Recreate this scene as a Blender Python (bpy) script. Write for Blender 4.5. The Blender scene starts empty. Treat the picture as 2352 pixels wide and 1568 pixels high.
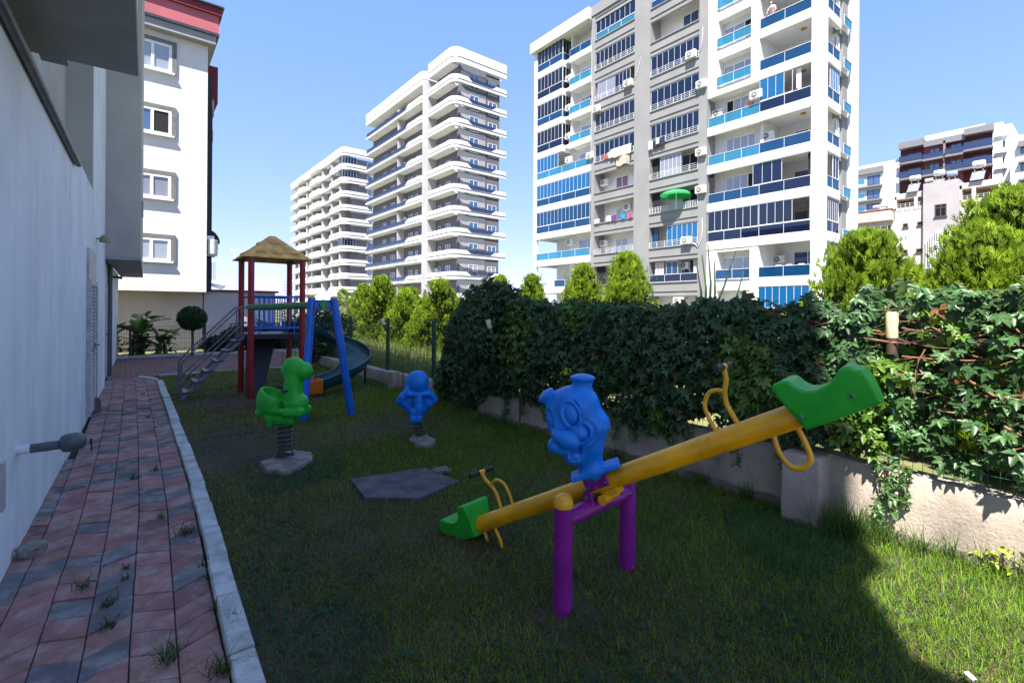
import bpy, math, random
import numpy as np
from mathutils import Matrix, Vector

random.seed(7)
rng = np.random.default_rng(11)
scene = bpy.context.scene
COL = scene.collection
rad = math.radians

# ------------------------------------------------------------------ camera model
# world axes: Y runs along the paved path, X runs from the house wall to the garden wall
FPX, CXP, YHP, CAMH = 1116.0, 1176.0, 710.0, 1.6
ALPHA, ROLL = rad(38.5), rad(0.4)
FW = (math.sin(ALPHA), math.cos(ALPHA))
RT = (math.cos(ALPHA), -math.sin(ALPHA))


def ray(u, v):
    a = (u - CXP) / FPX
    b = (YHP - v) / FPX
    a0 = a * math.cos(ROLL) - b * math.sin(ROLL)
    b0 = a * math.sin(ROLL) + b * math.cos(ROLL)
    return (FW[0] + a0 * RT[0], FW[1] + a0 * RT[1], b0)


def at(u, v, d):
    r = ray(u, v)
    return Vector((r[0] * d, r[1] * d, CAMH + r[2] * d))


def ground(u, v, z=0.0):
    r = ray(u, v)
    return at(u, v, (z - CAMH) / r[2])


def on_x(u, v, x):
    r = ray(u, v)
    p = at(u, v, x / r[0])
    return p.y, p.z


def on_y(u, v, y):
    r = ray(u, v)
    p = at(u, v, y / r[1])
    return p.x, p.z


cam_d = bpy.data.cameras.new("camera")
cam = bpy.data.objects.new("camera", cam_d)
COL.objects.link(cam)
cam.location = (0, 0, CAMH)
base_rot = Matrix.Rotation(-ALPHA, 4, 'Z') @ Matrix.Rotation(rad(90), 4, 'X')
cam.matrix_world = Matrix.Translation((0, 0, CAMH)) @ base_rot @ Matrix.Rotation(ROLL, 4, 'Z')
cam_d.sensor_width = 36.0
cam_d.lens = FPX / 2352.0 * 36.0
cam_d.shift_y = -(784.0 - YHP) / 2352.0
cam_d.clip_start = 0.05
cam_d.clip_end = 3000
scene.camera = cam

# ------------------------------------------------------------------ light
SUN_EL, SUN_TO = rad(58), Vector((0.84, 0.54, 0)).normalized()   # horizontal travel of the sunlight
w = bpy.data.worlds.new("World")
scene.world = w
w.use_nodes = True
nt = w.node_tree
nt.nodes.clear()
out = nt.nodes.new('ShaderNodeOutputWorld')
bg = nt.nodes.new('ShaderNodeBackground')
sky = nt.nodes.new('ShaderNodeTexSky')
sky.sky_type = 'NISHITA'
sky.sun_disc = False
sky.sun_elevation = SUN_EL
# rotation 0 puts the sun at +Y and grows clockwise seen from above
sky.sun_rotation = math.atan2(-SUN_TO.x, -SUN_TO.y)
sky.altitude = 0
sky.air_density = 1.0
sky.dust_density = 0.2
sky.ozone_density = 6.0
bg.inputs['Strength'].default_value = 0.13
# camera response: soften the bright horizon of the sky model, channel by channel
sep = nt.nodes.new('ShaderNodeSeparateColor')
cmb = nt.nodes.new('ShaderNodeCombineColor')
nt.links.new(sky.outputs[0], sep.inputs[0])
for ci_, (pw_, gain_) in enumerate(((0.68, 0.735), (0.50, 0.93), (0.52, 1.27))):
    p_ = nt.nodes.new('ShaderNodeMath')
    p_.operation = 'POWER'
    p_.inputs[1].default_value = pw_
    m__ = nt.nodes.new('ShaderNodeMath')
    m__.operation = 'MULTIPLY'
    m__.inputs[1].default_value = gain_
    nt.links.new(sep.outputs[ci_], p_.inputs[0])
    nt.links.new(p_.outputs[0], m__.inputs[0])
    nt.links.new(m__.outputs[0], cmb.inputs[ci_])
nt.links.new(cmb.outputs[0], bg.inputs['Color'])
nt.links.new(bg.outputs[0], out.inputs['Surface'])

sd = bpy.data.lights.new("sun", 'SUN')
sd.energy = 4.1
sd.angle = rad(0.6)
sd.color = (1.0, 0.94, 0.84)
sun = bpy.data.objects.new("sun", sd)
COL.objects.link(sun)
dirv = Vector((SUN_TO.x * math.cos(SUN_EL), SUN_TO.y * math.cos(SUN_EL), -math.sin(SUN_EL)))
sun.rotation_euler = dirv.to_track_quat('-Z', 'Y').to_euler()
sun.location = (-20, -20, 60)

vs = scene.view_settings
vs.view_transform = 'Standard'
vs.look = 'None'
vs.exposure = 1.82
vs.gamma = 1.0
vs.use_curve_mapping = False
scene.cycles.max_bounces = 6
scene.cycles.transparent_max_bounces = 12
scene.cycles.sample_clamp_indirect = 6.0

# ------------------------------------------------------------------ materials
MATS = {}


def mat(name, col, rough=0.6, var=0.12, scale=6.0, bump=0.0, bscale=40.0, metal=0.0, spec=0.5,
        coat=0.0, col2=None, attr=None, transl=0.0, alpha=1.0, streak=False, stretch=None, dirt=None):
    if name in MATS:
        return MATS[name]
    m = bpy.data.materials.new(name)
    m.use_nodes = True
    t = m.node_tree
    N, L = t.nodes, t.links
    b = N['Principled BSDF']
    b.inputs['Roughness'].default_value = rough
    b.inputs['Metallic'].default_value = metal
    b.inputs['Specular IOR Level'].default_value = spec
    b.inputs['Coat Weight'].default_value = coat
    geo = N.new('ShaderNodeNewGeometry')
    mp = N.new('ShaderNodeMapping')
    L.new(geo.outputs['Position'], mp.inputs['Vector'])
    if stretch:
        mp.inputs['Scale'].default_value = stretch
    no = N.new('ShaderNodeTexNoise')
    no.inputs['Scale'].default_value = scale
    no.inputs['Detail'].default_value = 6
    no.inputs['Roughness'].default_value = 0.62
    L.new(mp.outputs[0], no.inputs['Vector'])
    mix = N.new('ShaderNodeMix')
    mix.data_type = 'RGBA'
    c2 = col2 if col2 else tuple(max(0.0, c * (1 - 2.2 * var)) for c in col)
    c1 = col if col2 else tuple(min(1.0, c * (1 + 0.6 * var)) for c in col)
    mix.inputs[6].default_value = (*c1, 1)
    mix.inputs[7].default_value = (*c2, 1)
    rp = N.new('ShaderNodeValToRGB')
    rp.color_ramp.elements[0].position = 0.38
    rp.color_ramp.elements[1].position = 0.66
    L.new(no.outputs['Fac'], rp.inputs['Fac'])
    L.new(rp.outputs['Color'], mix.inputs[0])
    colout = mix.outputs[2]
    if attr:
        at_ = N.new('ShaderNodeAttribute')
        at_.attribute_name = attr
        mm = N.new('ShaderNodeMix')
        mm.data_type = 'RGBA'
        mm.blend_type = 'MULTIPLY'
        mm.inputs[0].default_value = 1.0
        L.new(at_.outputs['Color'], mm.inputs[6])
        L.new(colout, mm.inputs[7])
        colout = mm.outputs[2]
    if dirt:      # (colour, noise scale, amount, stretch): stains with a shape of their own
        dc, dsc, damt, dst = dirt
        mp2 = N.new('ShaderNodeMapping')
        mp2.inputs['Scale'].default_value = dst
        L.new(geo.outputs['Position'], mp2.inputs['Vector'])
        n2 = N.new('ShaderNodeTexNoise')
        n2.inputs['Scale'].default_value = dsc
        n2.inputs['Detail'].default_value = 8
        n2.inputs['Roughness'].default_value = 0.7
        L.new(mp2.outputs[0], n2.inputs['Vector'])
        r2 = N.new('ShaderNodeValToRGB')
        r2.color_ramp.elements[0].position = 0.48
        r2.color_ramp.elements[1].position = 0.74
        r2.color_ramp.elements[0].color = (0, 0, 0, 1)
        r2.color_ramp.elements[1].color = (damt, damt, damt, 1)
        L.new(n2.outputs['Fac'], r2.inputs['Fac'])
        md = N.new('ShaderNodeMix')
        md.data_type = 'RGBA'
        L.new(r2.outputs['Color'], md.inputs[0])
        L.new(colout, md.inputs[6])
        md.inputs[7].default_value = (*dc, 1)
        colout = md.outputs[2]
    L.new(colout, b.inputs['Base Color'])
    if bump > 0:
        nb = N.new('ShaderNodeTexNoise')
        nb.inputs['Scale'].default_value = bscale
        nb.inputs['Detail'].default_value = 8
        L.new(geo.outputs['Position'], nb.inputs['Vector'])
        bp = N.new('ShaderNodeBump')
        bp.inputs['Strength'].default_value = bump
        bp.inputs['Distance'].default_value = 0.02
        L.new(nb.outputs['Fac'], bp.inputs['Height'])
        L.new(bp.outputs[0], b.inputs['Normal'])
    surf = b.outputs[0]
    o = N['Material Output']
    if transl > 0:
        tr = N.new('ShaderNodeBsdfTranslucent')
        L.new(colout, tr.inputs['Color'])
        ms = N.new('ShaderNodeMixShader')
        ms.inputs[0].default_value = transl
        L.new(surf, ms.inputs[1])
        L.new(tr.outputs[0], ms.inputs[2])
        surf = ms.outputs[0]
    if alpha < 1:
        tp = N.new('ShaderNodeBsdfTransparent')
        ms = N.new('ShaderNodeMixShader')
        ms.inputs[0].default_value = alpha
        L.new(tp.outputs[0], ms.inputs[1])
        L.new(surf, ms.inputs[2])
        surf = ms.outputs[0]
    L.new(surf, o.inputs['Surface'])
    MATS[name] = m
    return m


# ------------------------------------------------------------------ object helpers
MW = {}


def tag(o, label=None, cat=None, group=None, kind=None):
    if label:
        o['label'] = label
    if cat:
        o['category'] = cat
    if group:
        o['group'] = group
    if kind:
        o['kind'] = kind
    return o


def thing(name, label, cat, loc=(0, 0, 0), rotz=0.0, group=None, M=None):
    o = bpy.data.objects.new(name, None)
    o.empty_display_size = 0.2
    COL.objects.link(o)
    if M is None:
        M = Matrix.Translation(loc) @ Matrix.Rotation(rotz, 4, 'Z')
    o.matrix_world = M
    MW[o.name] = M.copy()
    return tag(o, label, cat, group)


class MB:
    """collects geometry in world (or local) coordinates and links it as ONE mesh object"""

    def __init__(self):
        self.v, self.f, self.c = [], [], []

    def add(self, vs, fs, col=None):
        n = len(self.v)
        self.v.extend([tuple(p) for p in vs])
        self.f.extend([tuple(i + n for i in q) for q in fs])
        if col is not None:
            self.c.extend([col] * len(vs))
        return self

    def box(self, a, b, col=None, M=None):
        x0, y0, z0 = (min(a[i], b[i]) for i in range(3))
        x1, y1, z1 = (max(a[i], b[i]) for i in range(3))
        p = [(x0, y0, z0), (x1, y0, z0), (x1, y1, z0), (x0, y1, z0),
             (x0, y0, z1), (x1, y0, z1), (x1, y1, z1), (x0, y1, z1)]
        if M is not None:
            p = [tuple(M @ Vector(q)) for q in p]
        return self.add(p, [(0, 3, 2, 1), (4, 5, 6, 7), (0, 1, 5, 4), (1, 2, 6, 5), (2, 3, 7, 6), (3, 0, 4, 7)], col)

    def tube(self, pts, r, n=10, cap=True, col=None):
        pts = [Vector(p) for p in pts]
        rs = r if isinstance(r, (list, tuple)) else [r] * len(pts)
        rings, up = [], None
        for i, p in enumerate(pts):
            if i == 0:
                d = pts[1] - pts[0]
            elif i == len(pts) - 1:
                d = pts[-1] - pts[-2]
            else:
                d = (pts[i + 1] - p).normalized() + (p - pts[i - 1]).normalized()
            if d.length < 1e-9:
                d = Vector((0, 0, 1))
            d.normalize()
            if up is None:
                up = d.orthogonal().normalized()
            else:
                up = (up - d * up.dot(d))
                up = up.normalized() if up.length > 1e-6 else d.orthogonal().normalized()
            s = d.cross(up)
            rings.append([p + (up * math.cos(2 * math.pi * k / n) + s * math.sin(2 * math.pi * k / n)) * rs[i]
                          for k in range(n)])
        vs = [q for rg in rings for q in rg]
        fs = []
        for i in range(len(rings) - 1):
            for k in range(n):
                a, b = i * n + k, i * n + (k + 1) % n
                fs.append((a, b, b + n, a + n))
        if cap:
            fs.append(tuple(reversed(range(n))))
            fs.append(tuple(range((len(rings) - 1) * n, len(rings) * n)))
        return self.add(vs, fs, col)

    def lathe(self, prof, n=20, M=None, col=None, cap=True):
        vs, fs = [], []
        for (r, z) in prof:
            for k in range(n):
                a = 2 * math.pi * k / n
                vs.append(Vector((r * math.cos(a), r * math.sin(a), z)))
        for i in range(len(prof) - 1):
            for k in range(n):
                a, b = i * n + k, i * n + (k + 1) % n
                fs.append((a, b, b + n, a + n))
        if cap:
            fs.append(tuple(reversed(range(n))))
            fs.append(tuple(range((len(prof) - 1) * n, len(prof) * n)))
        if M is not None:
            vs = [M @ p for p in vs]
        return self.add(vs, fs, col)

    def prism(self, poly, vec, col=None):
        n = len(poly)
        vec = Vector(vec)
        vs = [Vector(p) for p in poly] + [Vector(p) + vec for p in poly]
        fs = [tuple(reversed(range(n))), tuple(range(n, 2 * n))]
        for k in range(n):
            fs.append((k, (k + 1) % n, n + (k + 1) % n, n + k))
        return self.add(vs, fs, col)

    def build(self, name, m, parent=None, smooth=False, bevel=0.0, local=False, sharp=40, label=None, seg=2):
        vs = self.v
        if parent is not None and not local:
            inv = MW[parent.name].inverted()
            vs = [tuple(inv @ Vector(p)) for p in vs]
        me = bpy.data.meshes.new(name)
        me.from_pydata([tuple(p) for p in vs], [], self.f)
        if self.c and len(self.c) == len(self.v):
            ca = me.color_attributes.new('Col', 'FLOAT_COLOR', 'POINT')
            ca.data.foreach_set('color', np.array([(*c[:3], 1.0) for c in self.c], dtype=np.float32).ravel())
        me.validate()
        return finish(name, me, m, parent, smooth, bevel, sharp, label, seg)


def fix_normals(me):
    import bmesh
    bm = bmesh.new()
    bm.from_mesh(me)
    bmesh.ops.recalc_face_normals(bm, faces=bm.faces[:])
    bm.to_mesh(me)
    bm.free()


def finish(name, me, m, parent=None, smooth=False, bevel=0.0, sharp=40, label=None, seg=2):
    if len(me.polygons) < 60000:
        fix_normals(me)
    if smooth:
        me.shade_smooth()
        if sharp:
            me.set_sharp_from_angle(angle=rad(sharp))
    me.materials.append(m)
    o = bpy.data.objects.new(name, me)
    COL.objects.link(o)
    if parent is not None:
        o.parent = parent
        MW[o.name] = MW[parent.name]
    else:
        MW[o.name] = Matrix.Identity(4)
    if bevel > 0:
        md = o.modifiers.new('bevel', 'BEVEL')
        md.width = bevel
        md.segments = seg
        md.limit_method = 'ANGLE'
        md.angle_limit = rad(35)
        md.harden_normals = False
    if label:
        o['label'] = label
    return o


def np_mesh(name, V, Fc, m, parent=None, col=None, smooth=False):
    """fast mesh from numpy: V (n,3), Fc (k,3) or (k,4); vertices already local to the parent"""
    me = bpy.data.meshes.new(name)
    V = np.asarray(V, dtype=np.float32)
    Fc = np.asarray(Fc, dtype=np.int32)
    k = Fc.shape[1]
    me.vertices.add(len(V))
    me.vertices.foreach_set('co', V.ravel())
    me.loops.add(Fc.size)
    me.loops.foreach_set('vertex_index', Fc.ravel())
    me.polygons.add(len(Fc))
    me.polygons.foreach_set('loop_start', np.arange(0, Fc.size, k, dtype=np.int32))
    me.polygons.foreach_set('loop_total', np.full(len(Fc), k, dtype=np.int32))
    me.update(calc_edges=True)
    if col is not None:
        col = np.asarray(col, dtype=np.float32)
        if col.shape[1] == 3:
            col = np.concatenate([col, np.ones((len(col), 1), np.float32)], 1)
        ca = me.color_attributes.new('Col', 'FLOAT_COLOR', 'POINT')
        ca.data.foreach_set('color', col.ravel())
    if smooth:
        me.shade_smooth()
    me.materials.append(m)
    o = bpy.data.objects.new(name, me)
    COL.objects.link(o)
    if parent is not None:
        o.parent = parent
        MW[o.name] = MW[parent.name]
    else:
        MW[o.name] = Matrix.Identity(4)
    return o


def copy_thing(root, M=None, label=None, group=None):
    def rec(o, parent):
        c = o.copy()
        COL.objects.link(c)
        if parent is not None:
            c.parent = parent
        for ch in CHILD.get(o.name, []):
            rec(ch, c)
        return c
    c = rec(root, None)
    if M is not None:
        c.matrix_world = M
        MW[c.name] = M.copy()
    if label:
        c['label'] = label
    if group:
        c['group'] = group
    return c


CHILD = {}


def index_children():
    CHILD.clear()
    for o in COL.objects:
        if o.parent is not None:
            CHILD.setdefault(o.parent.name, []).append(o)


# ------------------------------------------------------------------ implicit surfaces (for moulded plastic)
class SDF:
    def __init__(self, lo, hi, h):
        self.lo, self.h = np.array(lo, float), h
        n = np.ceil((np.array(hi) - self.lo) / h).astype(int) + 1
        ax = [self.lo[i] + h * np.arange(n[i]) for i in range(3)]
        self.X, self.Y, self.Z = np.meshgrid(*ax, indexing='ij')
        self.d = np.full(self.X.shape, 9.0)

    def loc(self, c, rot):
        P = np.stack([self.X - c[0], self.Y - c[1], self.Z - c[2]], -1)
        if rot is not None:
            R = np.array(rot)
            P = P @ R      # R columns = local axes in world
        return P[..., 0], P[..., 1], P[..., 2]

    def ell(self, c, r, rot=None):
        x, y, z = self.loc(c, rot)
        k0 = np.sqrt((x / r[0]) ** 2 + (y / r[1]) ** 2 + (z / r[2]) ** 2)
        k1 = np.sqrt((x / r[0] ** 2) ** 2 + (y / r[1] ** 2) ** 2 + (z / r[2] ** 2) ** 2) + 1e-9
        return k0 * (k0 - 1.0) / k1

    def cap(self, a, b, ra, rb=None):
        rb = ra if rb is None else rb
        a, b = np.array(a, float), np.array(b, float)
        ab = b - a
        px, py, pz = self.X - a[0], self.Y - a[1], self.Z - a[2]
        t = np.clip((px * ab[0] + py * ab[1] + pz * ab[2]) / (ab @ ab), 0, 1)
        return np.sqrt((px - t * ab[0]) ** 2 + (py - t * ab[1]) ** 2 + (pz - t * ab[2]) ** 2) - (ra + (rb - ra) * t)

    def box(self, c, hs, r=0.0, rot=None):
        x, y, z = self.loc(c, rot)
        qx, qy, qz = np.abs(x) - hs[0] + r, np.abs(y) - hs[1] + r, np.abs(z) - hs[2] + r
        return (np.sqrt(np.maximum(qx, 0) ** 2 + np.maximum(qy, 0) ** 2 + np.maximum(qz, 0) ** 2)
                + np.minimum(np.maximum(qx, np.maximum(qy, qz)), 0) - r)

    def ring(self, c, rx, rz, tr, rot=None):
        """elliptical torus lying in the local x-z plane"""
        x, y, z = self.loc(c, rot)
        k = np.sqrt((x / rx) ** 2 + (z / rz) ** 2) + 1e-9
        q = (k - 1) * min(rx, rz)
        return np.sqrt(q ** 2 + y ** 2) - tr

    def poly(self, pts, plane='xz'):
        """signed distance to a 2D polygon in the x-z plane"""
        x, z = self.X, self.Z
        d = np.full(x.shape, 1e9)
        s = np.ones(x.shape)
        n = len(pts)
        for i in range(n):
            ax, az = pts[i]
            bx, bz = pts[i - 1]
            ex, ez = bx - ax, bz - az
            wx, wz = x - ax, z - az
            t = np.clip((wx * ex + wz * ez) / (ex * ex + ez * ez), 0, 1)
            dx, dz = wx - ex * t, wz - ez * t
            d = np.minimum(d, dx * dx + dz * dz)
            c1, c2, c3 = z >= az, z < bz, ex * wz > ez * wx
            flip = (c1 & c2 & c3) | (~c1 & ~c2 & ~c3)
            s = np.where(flip, -s, s)
        return s * np.sqrt(d)

    def add(self, d, k=0.0):
        if k <= 0:
            self.d = np.minimum(self.d, d)
        else:
            h = np.clip(0.5 + 0.5 * (self.d - d) / k, 0, 1)
            self.d = self.d * (1 - h) + d * h - k * h * (1 - h)
        return self

    def sub(self, d, k=0.0):
        if k <= 0:
            self.d = np.maximum(self.d, -d)
        else:
            h = np.clip(0.5 - 0.5 * (self.d + d) / k, 0, 1)
            self.d = self.d * (1 - h) + (-d) * h + k * h * (1 - h)
        return self

    def mesh(self):
        D = self.d
        D[0], D[-1], D[:, 0], D[:, -1], D[:, :, 0], D[:, :, -1] = (9.0,) * 6
        S = D < 0
        nx, ny, nz = D.shape
        acc = np.zeros((nx - 1, ny - 1, nz - 1, 3))
        cnt = np.zeros((nx - 1, ny - 1, nz - 1))
        offs = [(0, 0, 0), (1, 0, 0), (0, 1, 0), (1, 1, 0), (0, 0, 1), (1, 0, 1), (0, 1, 1), (1, 1, 1)]

        def sl(A, o):
            return A[o[0]:nx - 1 + o[0], o[1]:ny - 1 + o[1], o[2]:nz - 1 + o[2]]
        for i in range(8):
            for j in range(i + 1, 8):
                if sum(abs(offs[i][k] - offs[j][k]) for k in range(3)) != 1:
                    continue
                a, b = sl(D, offs[i]), sl(D, offs[j])
                m = sl(S, offs[i]) != sl(S, offs[j])
                t = np.where(m, a / np.where(m, a - b, 1.0), 0)
                for k in range(3):
                    acc[..., k] += np.where(m, offs[i][k] + t * (offs[j][k] - offs[i][k]), 0)
                cnt += m
        act = cnt > 0
        idx = np.full(act.shape, -1, dtype=np.int64)
        idx[act] = np.arange(act.sum())
        ii = np.argwhere(act)
        V = self.lo + self.h * (ii + acc[act] / cnt[act][:, None])
        F = []
        for axn in range(3):
            u, v = (axn + 1) % 3, (axn + 2) % 3
            sA = [slice(1, -1)] * 3
            sB = [slice(1, -1)] * 3
            sA[axn], sB[axn] = slice(0, -1), slice(1, None)
            a, b = S[tuple(sA)], S[tuple(sB)]
            for flip in (0, 1):
                m = (a & ~b) if flip == 0 else (~a & b)
                e = np.argwhere(m)
                e[:, u] += 1
                e[:, v] += 1
                def cell(du, dv):
                    q = e.copy()
                    q[:, u] -= du
                    q[:, v] -= dv
                    return idx[q[:, 0], q[:, 1], q[:, 2]]
                quad = np.stack([cell(1, 1), cell(0, 1), cell(0, 0), cell(1, 0)], 1)
                if flip:
                    quad = quad[:, ::-1]
                F.append(quad)
        F = np.concatenate(F)
        return V, F

    def build(self, name, m, parent, local=True):
        V, F = self.mesh()
        o = np_mesh(name, V, F, m, parent, smooth=True)
        md = o.modifiers.new('smooth', 'SMOOTH')
        md.factor = 0.5
        md.iterations = 2
        return o


def rot_axes(ax, ang):
    M = Matrix.Rotation(ang, 3, ax)
    return [[M[i][j] for j in range(3)] for i in range(3)]
# ------------------------------------------------------------------ playground materials
PL = dict(rough=0.38, var=0.08, scale=9, spec=0.4)
BLUE = mat('blue_plastic', (0.002, 0.20, 0.74), bump=0.05, bscale=60, dirt=((0.06, 0.16, 0.36), 5, 0.2, (1, 1, 1)), **PL)
GREEN = mat('green_plastic', (0.02, 0.44, 0.03), bump=0.05, bscale=60, dirt=((0.10, 0.28, 0.09), 6, 0.3, (1, 1, 1)), **PL)
YEL = mat('yellow_paint', (0.95, 0.44, 0.004), rough=0.3, var=0.1, scale=4, coat=0.3, bump=0.02, bscale=25,
          dirt=((0.35, 0.14, 0.02), 18, 0.35, (1, 1, 1)))
PURP = mat('purple_paint', (0.31, 0.016, 0.27), rough=0.32, var=0.1, scale=5, coat=0.25, bump=0.02, bscale=25,
           dirt=((0.06, 0.008, 0.08), 14, 0.5, (1, 1, 1)))
BLK = mat('black_rubber', (0.012, 0.014, 0.022), rough=0.5, bump=0.1, bscale=120)
RED = mat('red_paint', (0.36, 0.008, 0.014), rough=0.4, var=0.15, scale=5, bump=0.02)
TEAL = mat('dark_teal_plastic', (0.006, 0.06, 0.07), rough=0.35, var=0.1, scale=6)
TAN = mat('tan_plastic', (0.85, 0.46, 0.10), rough=0.55, var=0.18, scale=5, bump=0.06, dirt=((0.2, 0.1, 0.03), 7, 0.5, (1, 1, 1)))
STEEL = mat('galvanised_steel', (0.20, 0.22, 0.27), rough=0.42, var=0.15, scale=12, metal=0.6, bump=0.03)
DSTEEL = mat('dark_steel', (0.05, 0.055, 0.07), rough=0.45, var=0.2, scale=15, metal=0.5, bump=0.05)
BLUEP = mat('blue_paint', (0.003, 0.15, 0.66), rough=0.35, var=0.12, scale=5, coat=0.2, dirt=((0.04, 0.09, 0.25), 9, 0.35, (1, 1, 1)))
GREENP = mat('green_paint', (0.03, 0.22, 0.07), rough=0.4, var=0.15, scale=7)
ORANGE = mat('orange_plastic', (0.62, 0.14, 0.01), **PL)
CONC = mat('rough_concrete', (0.30, 0.27, 0.24), rough=0.95, var=0.22, scale=7, bump=0.7, bscale=45,
           dirt=((0.10, 0.09, 0.07), 5, 0.6, (1, 1, 1)))

# ------------------------------------------------------------------ seesaw
PIV = Vector((2.16, 1.86, 0.61))
YAW, PITCH = rad(-77.863), rad(28.3)
SM = Matrix.Translation(PIV) @ Matrix.Rotation(YAW, 4, 'Z') @ Matrix.Rotation(-PITCH, 4, 'Y')
see = thing('seesaw', 'yellow seesaw with green seats and a blue cartoon animal head on purple posts', 'seesaw', M=SM)


def smooth_path(pts, n=6):
    """Catmull-Rom through the points"""
    P = [Vector(p) for p in pts]
    P = [P[0] * 2 - P[1]] + P + [P[-1] * 2 - P[-2]]
    o = []
    for i in range(1, len(P) - 2):
        for k in range(n):
            t = k / n
            a, b, c, d = P[i - 1], P[i], P[i + 1], P[i + 2]
            o.append(0.5 * ((2 * b) + (c - a) * t + (2 * a - 5 * b + 4 * c - d) * t * t + (3 * b - a - 3 * c + d) * t ** 3))
    o.append(P[-2])
    return o


# beam runs along local x
b = MB()
R_B = 0.060
prof = [(-1.34, R_B * .8), (-1.33, R_B * .92), (-1.30, R_B * .94), (1.32, R_B * .94), (1.34, R_B * .8)]
b.tube([(x, 0, 0) for x, r in prof], [r for x, r in prof], n=28)
b.build('beam', YEL, see, smooth=True, local=True)

# seats: one moulded profile, mirrored for the other end
prof = [(1.092, -0.062), (1.080, 0.02), (1.068, 0.08), (1.062, 0.145), (1.078, 0.160), (1.118, 0.162), (1.14, 0.152), (1.155, 0.115),
        (1.178, 0.088), (1.215, 0.076), (1.26, 0.080), (1.30, 0.098), (1.325, 0.118), (1.345, 0.125), (1.368, 0.12), (1.376, 0.100), (1.398, 0.09),
        (1.405, 0.04), (1.395, -0.055)]
S = SDF((0.98, -0.2, -0.12), (1.46, 0.2, 0.22), 0.0066)
d2 = S.poly([(p[0], p[1]) for p in prof])
wy = np.clip(0.108 - 0.022 * np.clip((0.05 - S.Z) / 0.10, -1, 1), 0.07, 0.15)
dy = np.abs(S.Y) - (wy - 0.016)
d2 = d2 + 0.012
S.add(np.sqrt(np.maximum(d2, 0) ** 2 + np.maximum(dy, 0) ** 2) + np.minimum(np.maximum(d2, dy), 0) - 0.014)
S.sub(S.box((1.235, 0.0, 0.115), (0.06, 0.055, 0.03), 0.025), 0.03)         # dished sitting area
Vs, Fs = S.mesh()
seat1 = np_mesh('seat', Vs + np.array([.03, 0, 0.0]), Fs, GREEN, see, smooth=True)
seat2 = np_mesh('seat', Vs * np.array([-1, -1, 1]), Fs, GREEN, see, smooth=True)
for st, sx in ((seat1, 1), (seat2, -1)):
    st.modifiers.new('smooth', 'SMOOTH').iterations = 2
    m_ = MB()
    for xx, zz in ((1.14, 0.0), (1.35, 0.01)):
        for sy in (-1, 1):
            M = Matrix.Translation((sx * xx, sy * 0.098, zz)) @ Matrix.Rotation(rad(90), 4, 'X')
            m_.lathe([(0.0085, -0.009), (0.0085, 0.009), (0.004, 0.012), (0.001, 0.0125)], 10, M)
    m_.build('bolt', STEEL, st, smooth=True, local=True)
    # end disc behind the seat
    m_ = MB()
    m_.tube([(sx * 1.36, 0, 0.03), (sx * 1.402, 0, 0.03), (sx * 1.41, 0, 0.03)], [0.07, 0.07, 0.062], n=26)
    m_.build('end_cap', GREEN, st, smooth=True, local=True)

for sx in (1, -1):
    hb = MB()
    hb.tube(smooth_path([(sx * 0.849, 0, 0.05), (sx * 0.845, 0, 0.11), (sx * 0.845, 0, 0.15), (sx * 0.863, 0, 0.205),
                         (sx * 0.898, 0, 0.258), (sx * 0.912, 0, 0.305), (sx * 0.915, 0, 0.318)]), 0.0125, 12)
    hb.tube(smooth_path([(sx * 0.735, 0, 0.05), (sx * 0.733, 0, 0.12), (sx * 0.744, 0, 0.185), (sx * 0.785, 0, 0.228),
                         (sx * 0.826, 0, 0.232), (sx * 0.866, 0, 0.212)]), 0.0105, 10)
    hb.tube([(sx * 0.915, -0.03, 0.32), (sx * 0.915, 0.03, 0.32)], 0.0165, 14)
    h_ = hb.build('handle', YEL, see, smooth=True, local=True)
    for sy in (-1, 1):
        g = MB()
        g.tube([(sx * 0.915, sy * 0.028, 0.32), (sx * 0.915, sy * 0.032, 0.32), (sx * 0.915, sy * 0.036, 0.32), (sx * 0.915, sy * 0.112, 0.32), (sx * 0.915, sy * 0.116, 0.32)],
               [0.019, 0.019, 0.0165, 0.0165, 0.012], 14)
        g.build('grip', BLK, h_, smooth=True, local=True)
    ft = MB()
    ft.tube(smooth_path([(sx * 0.972, 0, -0.04), (sx * 0.957, 0, -0.13), (sx * 0.972, 0, -0.195), (sx * 1.015, 0, -0.215),
                         (sx * 1.064, 0, -0.188), (sx * 1.078, 0, -0.11), (sx * 1.078, 0, -0.03)]), 0.0125, 12)
    ft.build('foot_loop', YEL, see, smooth=True, local=True)

# bracket under the head
m_ = MB()
for sy in (-1, 1):
    m_.box((-0.085, sy * 0.060, -0.022), (0.075, sy * 0.070, 0.078))
m_.box((-0.085, -0.07, 0.066), (0.075, 0.07, 0.078))
br = m_.build('mounting_bracket', PURP, see, bevel=0.003, local=True)
m_ = MB()
for sy in (-1, 1):
    for xx, zz in ((-0.07, 0.0), (0.058, 0.0), (-0.01, -0.01)):
        M = Matrix.Translation((xx, sy * 0.07, zz)) @ Matrix.Rotation(rad(-90 * sy), 4, 'X')
        m_.lathe([(0.008, 0), (0.008, 0.006), (0.004, 0.010), (0.001, 0.011)], 8, M)
m_.build('bolt', STEEL, br, smooth=True, local=True)
m_ = MB()
m_.tube([(0.0, -0.085, -0.082), (0.0, 0.085, -0.082)], 0.028, 18)
m_.box((-0.02, -0.04, -0.08), (0.085, 0.04, -0.045))
m_.build('pivot_sleeve', YEL, see, smooth=True, local=True)

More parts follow.
